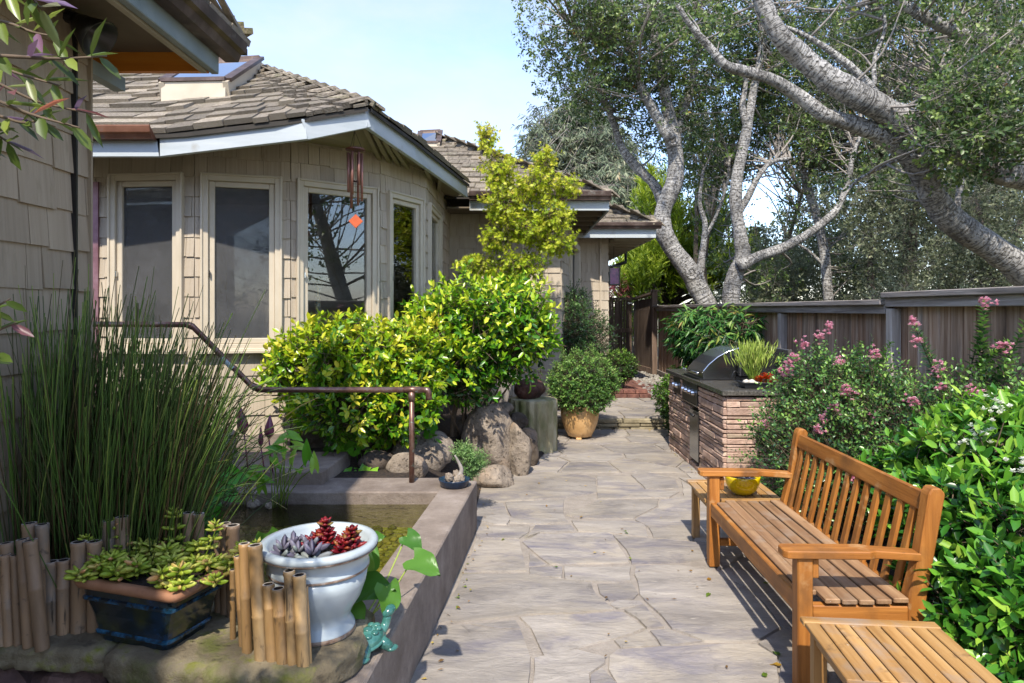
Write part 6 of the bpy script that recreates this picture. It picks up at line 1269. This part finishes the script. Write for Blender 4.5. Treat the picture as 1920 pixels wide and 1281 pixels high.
def crown(par, cl, paths, ntw, rad, m, L_, Wd, mats, shape='leaf', lt=.15, tip=.3, branch=True, bm=None, droop=0, up=.25, flat=.7, twr=.002, vb0=.4, nobj=0):
    n = len(cl); K = n*ntw; ci = np.repeat(np.arange(n), ntw); d0 = unit(K); p = cl[ci]+d0*np.array([1,1,flat])*rad*(RNG.random(K)**.5)[:,None]*RNG.uniform(.6,1.3,n)[ci][:,None]; d = nrm(d0+np.array([0,0,up])+RNG.normal(size=(K,3))*.6)
    vb = vb0+RNG.normal(0,.13,n)[ci]+RNG.normal(0,.1,K); ltv = lt*RNG.uniform(.6,1.3,K)
    leaves('foliage', *twig_leaves(p, d, ltv, m, L_, Wd, vb, tip, 1.0, droop), mats, par, shape, nobj)
    sticks('twigs', cl[ci]+(p-cl[ci])*.25, p+d*ltv[:,None]*.9, np.full(K, twr), bm or M_twiggrey, par)
    if branch and paths:
        pp = np.array([tuple(v) for path in paths for v in path]); mb = MB()
        for c in cl:
            dist = np.linalg.norm((pp-c)*np.array([1,1,.8])+np.array([0,0,.0]), axis=1)+np.maximum(0, pp[:,2]-c[2])*.6; od = np.argsort(dist); j = int(od[int(RNG.integers(min(9,len(od))))]); a = Vector(pp[j]); b = Vector(c)
            if (b-a).length > 6: continue
            mid = a.lerp(b,.5)+Vector((random.uniform(-.2,.2),random.uniform(-.2,.2),random.uniform(-.25,.1)))*(b-a).length*.5; r0 = .008+.009*min(2,(b-a).length); mb.tube(spline([tuple(a),tuple(mid),tuple(b)],3), [r0*(1-.11*k) for k in range(7)], 5)
        mb.build('branches', bm or M_twiggrey, par, smooth=True, kind='stuff')
def with_Y(pts, Y): return [(x,y,Y,w) for x,y,w in pts]
t1 = thing('oak_tree', 'pale barked oak with forked S-shaped trunk behind the fence by the gate', 'tree', (3.9,13.5,-.02)); Y = 13.5
pa = [limb(t1, with_Y([(1345,690,66),(1330,590,56),(1312,545,52),(1290,505,50),(1260,465,48),(1243,430,46),(1243,395,44),(1262,350,44),(1268,310,42),(1263,270,41),(1258,235,38),(1250,190,30),(1240,140,27),(1232,90,24),(1222,45,22),(1215,-10,20),(1205,-90,14)],Y), name='trunk', n=14),
 limb(t1, with_Y([(1258,262,30),(1232,220,26),(1205,170,23),(1190,125,20),(1178,75,16),(1160,30,13),(1140,-20,10)],Y-.3)), limb(t1, with_Y([(1262,285,26),(1275,225,22),(1288,190,20),(1298,150,18),(1303,110,14),(1335,55,10),(1350,0,7)],Y+.2)),
 limb(t1, with_Y([(1245,385,30),(1225,345,26),(1190,310,24),(1165,275,20),(1150,230,17),(1130,180,14),(1110,140,11),(1090,95,8)],Y+.6)), limb(t1, with_Y([(1192,130,16),(1165,105,12),(1130,85,9),(1090,60,7),(1060,40,5)],Y-.4)),
 limb(t1, with_Y([(1310,530,22),(1318,470,18),(1322,420,14),(1312,380,10),(1318,320,7)],Y+.4)), limb(t1, with_Y([(1320,450,10),(1345,400,8),(1362,350,6),(1368,300,5)],Y+.5)), limb(t1, with_Y([(1240,130,14),(1262,90,10),(1290,50,8),(1310,-10,6)],Y))]
knot(t1,1262,262,Y-.33,.13); knot(t1,1297,512,Y-.55,.14)
cl = np.concatenate([ell(1060,40,85,70,12,14,24), ell(1120,110,90,75,12,15,34), ell(1200,60,120,80,12,15.5,44), ell(1300,70,110,90,12.5,16,44), ell(1180,170,70,60,13,15.5,20), ell(1330,190,80,90,13,17,34), ell(1100,165,55,45,13,15,12), ell(1190,-60,250,70,10,16,55), ell(1330,300,55,80,14,17,20), ell(1230,200,60,80,14,16,14)])
crown(t1, cl, pa, 24, .6, 6, .085, .045, L_oak, lt=.16)
t2 = thing('oak_tree', 'oak with two stemmed trunk and a limb bending right behind the fence', 'tree', (4.3,13.1,-.02)); Y = 13.1
pb_ = [limb(t2, with_Y([(1366,690,54),(1369,600,48),(1371,550,44),(1379,512,42),(1392,485,40),(1389,450,35),(1383,410,33),(1379,370,32),(1384,320,30),(1395,270,27),(1405,215,24),(1415,160,20),(1425,110,16),(1430,50,12),(1440,-20,8)],Y), name='trunk', n=14),
 limb(t2, with_Y([(1385,500,34),(1420,482,28),(1460,468,25),(1505,445,23),(1540,420,20),(1570,390,18),(1590,340,14),(1600,290,11),(1618,240,8)],Y-.2)), limb(t2, with_Y([(1384,400,22),(1402,370,18),(1420,335,15),(1445,305,12),(1482,297,8)],Y+.2)), limb(t2, with_Y([(1400,240,18),(1392,200,15),(1398,150,12),(1380,110,9)],Y))]
cl = np.concatenate([ell(1430,120,90,110,12.5,16,44), ell(1390,260,45,70,14,17,14), ell(1510,140,90,120,13,17,44), ell(1460,210,70,60,13.5,16.5,20), ell(1550,280,60,60,13,16,14), ell(1430,500,60,30,14,17,8), ell(1350,440,30,60,15,18,8), ell(1480,-60,200,60,12,16,30)])
crown(t2, cl, pb_, 24, .6, 6, .085, .045, L_oak, lt=.16)
t3 = thing('oak_tree', 'slim grey oak stem standing alone behind the fence cap', 'tree', (6.7,14.2,-.02)); Y = 14.2
pc_ = [limb(t3, with_Y([(1556,690,30),(1554,580,27),(1550,520,26),(1545,470,25),(1535,420,23),(1520,370,20),(1508,330,18),(1505,295,16),(1515,255,14),(1525,210,11),(1540,150,8)],Y), name='trunk'), limb(t3, with_Y([(1507,340,12),(1530,300,9),(1538,250,7),(1535,200,5)],Y+.2)), limb(t3, with_Y([(1548,500,10),(1515,470,7),(1490,455,5)],Y))]
cl = np.concatenate([ell(1540,230,60,90,13.5,16,26), ell(1610,200,60,110,13.5,17,26), ell(1500,400,30,40,14,16,6), ell(1590,470,45,50,14.5,17,12)])
crown(t3, cl, pc_, 22, .55, 6, .08, .042, L_oak, lt=.16)
big = thing('oak_tree', 'massive leaning oak whose grey limbs arch over the fence', 'tree', (7.6,8.4,-.02))
pd_ = [limb(big, [(2230,900,8.3,120),(2160,760,8.3,105),(2080,640,8.4,92),(1990,565,8.5,84),(1920,510,8.5,80),(1850,458,8.4,76),(1790,418,8.3,72),(1750,370,8.2,70),(1728,322,8.1,66),(1700,287,8.0,60),(1655,255,7.9,50),(1600,232,7.8,45),(1545,215,7.7,41),(1500,182,7.7,37),(1450,150,7.6,33),(1400,135,7.6,30),(1360,122,7.5,26),(1330,88,7.5,22),(1300,55,7.4,18),(1270,10,7.3,13)], name='trunk', n=16),
 limb(big, [(2150,740,8.3,110),(2100,520,8.1,104),(2040,380,8.0,100),(1970,338,7.9,96),(1900,322,7.9,92),(1850,305,7.8,88),(1790,275,7.8,83),(1720,237,7.7,78),(1660,207,7.7,74),(1600,175,7.6,70),(1545,140,7.6,66),(1500,105,7.6,60),(1465,70,7.5,54),(1440,30,7.5,50),(1425,-15,7.5,46),(1410,-90,7.4,38)], n=16),
 limb(big, [(2030,390,8.2,60),(2010,260,8.4,52),(1970,150,8.5,46),(1920,108,8.5,42),(1850,80,8.4,38),(1790,60,8.4,34),(1740,35,8.3,30),(1690,5,8.3,26),(1630,-40,8.3,20)]),
 limb(big, [(1650,210,7.9,34),(1632,165,8.0,28),(1590,122,8.0,22),(1545,88,8.0,17),(1500,62,8.0,13),(1455,45,8.0,9)]), limb(big, [(1790,420,8.5,20),(1800,350,8.8,18),(1815,270,9.0,15),(1800,200,9.0,12),(1760,130,9.0,9)]),
 limb(big, [(1640,160,8.2,14),(1640,110,8.3,11),(1660,50,8.4,9),(1650,-10,8.4,6)]), limb(big, [(1700,290,8.0,14),(1640,320,8.1,10),(1600,345,8.2,7),(1570,390,8.2,5)])]
knot(big,1722,280,7.72,.12); knot(big,1888,322,7.55,.14)
cl = np.concatenate([ell(1845,220,100,105,6.6,7.4,44), ell(1880,60,80,70,6.8,8,16), ell(1760,250,40,50,7.2,8.2,7), ell(1560,20,120,60,8.5,10,16), ell(1700,80,110,80,8.6,10,22), ell(1640,330,60,30,8.2,9.5,5), ell(1330,30,70,40,7.6,8.6,8), ell(1800,-60,250,70,7,10,30), ell(2150,100,200,200,6,10,30), ell(1800,120,60,60,8.8,10,9)])
crown(big, cl, pd_, 22, .4, 6, .055, .034, L_oak, 'oval', lt=.12, twr=.0016)
rg = RNG; off = np.column_stack([RNG.uniform(5.0,10.5,70), RNG.uniform(-5,5.5,70), RNG.uniform(1.8,6.5,70)])
ot = thing('oak_tree', 'leafy oak standing beyond the fence behind the bench', 'tree', (8.0,1.5,-.3)); mb = MB(); tp_ = spline([(8,1.5,-.3),(7.8,1.3,1.5),(7.4,1.0,3.2),(7.0,.6,5)],5); mb.tube(tp_, [.3-.012*k for k in range(16)], 12); mb.build('trunk', M_bark, ot, smooth=True)
crown(ot, off, [[Vector(v) for v in tp_]], 12, .8, 5, .12, .07, L_oak, lt=.25)
# dense grey-green growth behind the fence, one tree or bush each
def bush(name, label, cl, n_, rad, m, L_, Wd, mats, base, shape='leaf', bm=None, cat_='tree', trunks=3, **kw):
    par = thing(name, label, cat_, base, group='trees beyond the fence'); paths = []; mb = MB()
    for i in range(trunks):
        j = int(RNG.integers(len(cl))); e = Vector(cl[j]); b = Vector(base)+Vector((random.uniform(-.5,.5),random.uniform(-.3,.3),0)); S = spline([tuple(b), tuple(b.lerp(e,.5)+Vector((random.uniform(-.6,.6),0,random.uniform(-.3,.5)))), tuple(e)],6); mb.tube(S, [.13*(1-.065*k) for k in range(13)], 8); paths.append([Vector(s) for s in S])
    mb.build('trunk', bm or M_barkdk, par, smooth=True); crown(par, cl, paths, n_, rad, m, L_, Wd, mats, shape, bm=bm or M_twiggrey, **kw); return par
bush('shade_tree', 'grey green leafy oak filling the gap behind the leaning limbs', np.concatenate([ell(1700,420,110,110,12,15,60), ell(1620,350,70,80,13,16,28), ell(1770,330,90,90,12,15,36)]), 26, .6, 6, .085, .036, L_oakgrey, (8.0,13.5,-.02), lt=.2, branch=False, twr=.0012)
bush('shade_tree', 'tangled grey green oak behind the fence at the far right', np.concatenate([ell(1880,440,90,110,10.5,13,50), ell(1820,520,110,60,11,13,36), ell(1790,565,160,22,11,13,44), ell(1930,330,80,100,11,13,30)]), 26, .5, 6, .075, .033, L_oakgrey, (8.6,12,-.02), lt=.2, branch=False, twr=.0012)
bush('shade_tree', 'dark oak crown filling the sky above the leaning limbs', np.concatenate([ell(1680,120,150,140,13,17,66), ell(1830,150,120,150,12,16,54), ell(1580,60,110,90,14,18,36), ell(1900,10,120,80,11,15,30), ell(1740,-50,200,60,12,16,30)]), 22, .65, 6, .09, .042, L_oakgrey, (9.5,15,-.02), lt=.2, vb0=.35, twr=.0012)
bush('leafy_bush', 'pale green loose bush behind the fence between the oak stems', np.concatenate([ell(1470,520,70,50,16,19,40), ell(1560,500,80,60,16,19,40), ell(1650,530,90,45,15,18,40), ell(1430,470,40,50,17,20,16), ell(1560,575,250,22,15,18,70)]), 24, .6, 6, .1, .048, L_oakgrey, (9.2,17.5,-.3), lt=.2, cat_='bush', vb0=.6, branch=False, twr=.0012)
bush('shade_tree', 'dark green oak deep behind the two forked trunks', np.concatenate([ell(1330,330,70,90,19,23,40), ell(1440,250,60,60,19,23,20), ell(1290,240,40,70,19,22,18), ell(1520,330,40,50,19,22,14), ell(1350,180,90,60,18,22,26)]), 15, .8, 6, .12, .06, L_oak, (6.2,21,-.3), lt=.25, vb0=.3)
bush('shade_tree', 'distant green wood closing the view right of the slim stem', np.concatenate([ell(1600,430,130,90,24,30,60), ell(1780,430,160,110,24,30,70), ell(1700,250,200,120,24,32,80), ell(1900,300,100,200,24,30,60)]), 18, 1.3, 6, .2, .1, L_oakgrey, (18,27,-.3), lt=.4, twr=.004, vb0=.4, branch=False)
# eucalyptus
eu = np.concatenate([ell(1090,330,95,80,36,42,110), ell(1075,245,45,55,37,41,44), ell(1015,270,32,48,37,41,34), ell(1135,270,45,50,37,41,36), ell(1150,380,70,60,34,40,60), ell(1180,330,40,60,36,42,30), ell(1205,420,40,40,34,38,20)])
bush('eucalyptus_tree', 'tall grey green eucalyptus with drooping foliage beyond the far roof', eu, 14, 1.0, 7, .42, .085, L_euc, (4.2,39,-.3), lt=.6, droop=.9, up=-.2, twr=.012, trunks=4)
# pine and red shrub beyond the gate
def pine(label, tips_, base, Yt):
    par = thing('pine_tree', label, 'tree', base); q=[]; K = len(tips_); c = np.array(tips_); n_ = 46
    ci = np.repeat(np.arange(K), n_); t = np.tile(np.linspace(0,1,n_), K); ax = nrm(np.column_stack([RNG.normal(0,.25,K), RNG.normal(0,.25,K), np.ones(K)])); p = c[ci]+ax[ci]*(t*.75)[:,None]; rad = unit(len(ci)); d = nrm(ax[ci]*.9+rad*.8)
    leaves('foliage', p, d, unit(len(ci)), RNG.uniform(.22,.4,len(ci)), np.full(len(ci),.035), np.clip(.35+.45*t+RNG.normal(0,.12,len(ci)),0,1), L_pine, par, 'leaf')
    mb = MB(); mb.tube([base, (base[0],base[1],4.5)], [.22,.1], 8); mb.build('trunk', M_barkdk, par, smooth=True)
    sticks('branches', np.column_stack([np.full(K,base[0]), np.full(K,base[1]), c[:,2]-.6]), c, np.full(K,.03), M_barkdk, par)
pine('bushy yellow green pine behind the gate and forked oak', np.concatenate([ell(1240,510,70,60,21,25,150), ell(1290,480,70,80,21,25,120), ell(1230,400,45,50,22,25,50), ell(1190,540,40,35,20,23,50), ell(1330,540,50,40,21,24,50), ell(1340,420,30,50,22,25,30)]), (5.6,23.5,-.3), 23)
pine('smaller yellow pine behind the second oak trunk', np.concatenate([ell(1420,530,45,40,21,24,50), ell(1395,500,30,40,22,24,30), ell(1470,545,50,25,21,24,36)]), (8.4,23,-.3), 23)
rs = np.concatenate([ell(1160,545,26,22,20,22,26)]); bush('red_shrub', 'dusky red leaved shrub over the gate', rs, 14, .35, 6, .07, .05, L_redsh, (3.4,21,-.3), lt=.15, cat_='shrub', trunks=2)
bush('hedge_beyond', 'yellow green low growth just beyond the gate', np.concatenate([ell(1165,600,30,40,19,20,24), ell(1200,580,40,40,20,21,24)]), 14, .4, 6, .09, .05, L_pine, (3.5,19.5,-.3), lt=.15, cat_='shrub', trunks=2)
# trees behind the viewer, seen only in the window glass
for i, (x, y) in enumerate(((-1.5,-13),(3.5,-12),(8,-10),(-7,-14))):
    cl = np.column_stack([RNG.normal(x,1.6,34), RNG.normal(y,1.2,34), RNG.uniform(1.0,6.0,34)]); bush('out_of_view_tree', ('leafy dark tree reflected in the second window','leafy dark tree behind the patio end','leafy dark tree at the garden corner','leafy dark tree far behind the near building')[i], cl, 12, .9, 5, .2, .12, L_oak, (x,y,-.3), lt=.3)
ov = np.column_stack([RNG.uniform(-2.5,-.95,12), RNG.uniform(-2.7,-1.0,12), RNG.uniform(4.6,6.4,12)]); bush('out_of_view_tree', 'unseen leafy tree added behind the patio to shade the pots', ov, 16, .4, 6, .09, .05, L_oak, (-1.7,-2.6,-.3), lt=.15)  # out-of-view tree, added only to throw dappled shade on the foreground
# overhanging narrow-leaved branches at the left edge
nb = thing('overhanging_branch', 'narrow leaved branches hanging in at the upper left corner', 'branch', PX(-200,200,1.3))
def sprig(par, pts, n_, L_, Wd, Yv):
    S = spline([tuple(PX(x,y,Yv)) for x, y in pts],6); mb = MB(); mb.tube(S, [.004*(1-.7*k/len(S)) for k in range(len(S))], 6); mb.build('stem', M_twig, par, smooth=True); q=[]
    for k in range(n_):
        t = (k+1)/n_; i = min(len(S)-2, int(t*(len(S)-1))); c = Vector(S[i]); d = (Vector(S[i+1])-c).normalized(); rad = d.orthogonal(); rad.rotate(Quaternion(d, k*2.4+random.random())); q.append((tuple(c), tuple(d*.9+rad*.8), tuple(rad*.2+Vector((0,-.6,.7))), L_*random.uniform(.7,1.2), Wd*random.uniform(.8,1.2), random.random()))
    q = list(zip(*q)); leaves('small_leaves', *[np.array(v) for v in q], L_near, par, 'oval', nobj=max(1,n_-2))
for pts in ([(-150,60),(-40,110),(40,140),(110,160)],[(-150,150),(-30,180),(60,215),(150,240)],[(-120,30),(0,40),(60,60),(110,70)],[(-120,220),(-20,215),(40,230),(75,225)],[(-150,100),(0,105),(110,110),(200,105)],[(-100,260),(-20,250),(20,270)],[(-60,-40),(40,-20),(80,20)],[(-130,120),(-20,150),(70,190),(180,215)]): sprig(nb, pts, 13, .062, .016, 1.15+random.uniform(-.12,.2))
nb2 = thing('overhanging_branch', 'few narrow leaves poking in at the middle left edge', 'branch', PX(-200,620,1.3))
for pts in ([(-150,640),(-60,610),(0,580)],[(-120,600),(-40,590),(20,560)],[(-120,660),(-30,630),(30,605)],[(-100,690),(-40,680),(0,660)]): sprig(nb2, pts, 5, .06, .014, 1.2)
# fallen leaves on the paving
for i, (x, y) in enumerate(((1432,1268),(1465,1247),(1462,1228),(1330,1112),(1328,1087),(1433,1094),(1046,1063),(1175,996),(1298,1033),(1092,968),(945,1010),(1172,998),(1180,1045),(1010,905),(1024,947),(862,1120),(875,1100),(858,1136))):
    p = GR(x,y,.012); me = bigleaf_mesh('fallen', leafmat('fallen_leaf', [(0,'#4d6a24'),(.5,'#7a8a2c'),(1,'#a0762c')], obj=True), .1, .0, 5); l = .05 if i < 6 else .03
    o = bpy.data.objects.new('fallen_leaf', me); COL.objects.link(o); o.location = p; o.scale = (l*.5,l,l*.6); o.rotation_euler = (0,0,random.random()*6); tag(o, 'small fallen leaf lying on the flagstones', 'leaf', 'fallen leaves on the paving'); W[o.name] = p

# leaf litter along the edges of the paving
lt_p = [(wx(y)+.03+abs(random.gauss(0,.06)), y) for y in np.linspace(2.4,5.0,34)] + [(-.3+random.gauss(0,.05)+max(0,(y-6.3))*.5, y) for y in np.linspace(5.2,8.2,46)] + [(random.uniform(.9,1.9), 9.08-abs(random.gauss(0,.06))) for _ in range(40)] + [(random.uniform(-.2,1.2), random.uniform(2.5,8.5)) for _ in range(40)] + [(1.84+random.gauss(0,.02), y) for y in np.linspace(6.0,7.9,24)]
n_ = len(lt_p); LTr = thing('leaf_litter', 'scattered dry leaf bits along the edges of the paving', 'leaf litter', (.2,5.5,.01)); LTr['kind'] = 'stuff'
leaves('bits', np.array([(x, y, .012+random.random()*.006) for x, y in lt_p]), np.column_stack([RNG.normal(size=n_), RNG.normal(size=n_), RNG.normal(0,.15,n_)]), np.column_stack([RNG.normal(0,.3,n_), RNG.normal(0,.3,n_), np.ones(n_)]), RNG.uniform(.012,.035,n_), RNG.uniform(.008,.016,n_), RNG.random(n_), leafmat('litter', [(0,'#5a4426'),(.5,'#96713a'),(.8,'#b39a52'),(1,'#6f7a35')], rough=.8), LTr, 'leaf')
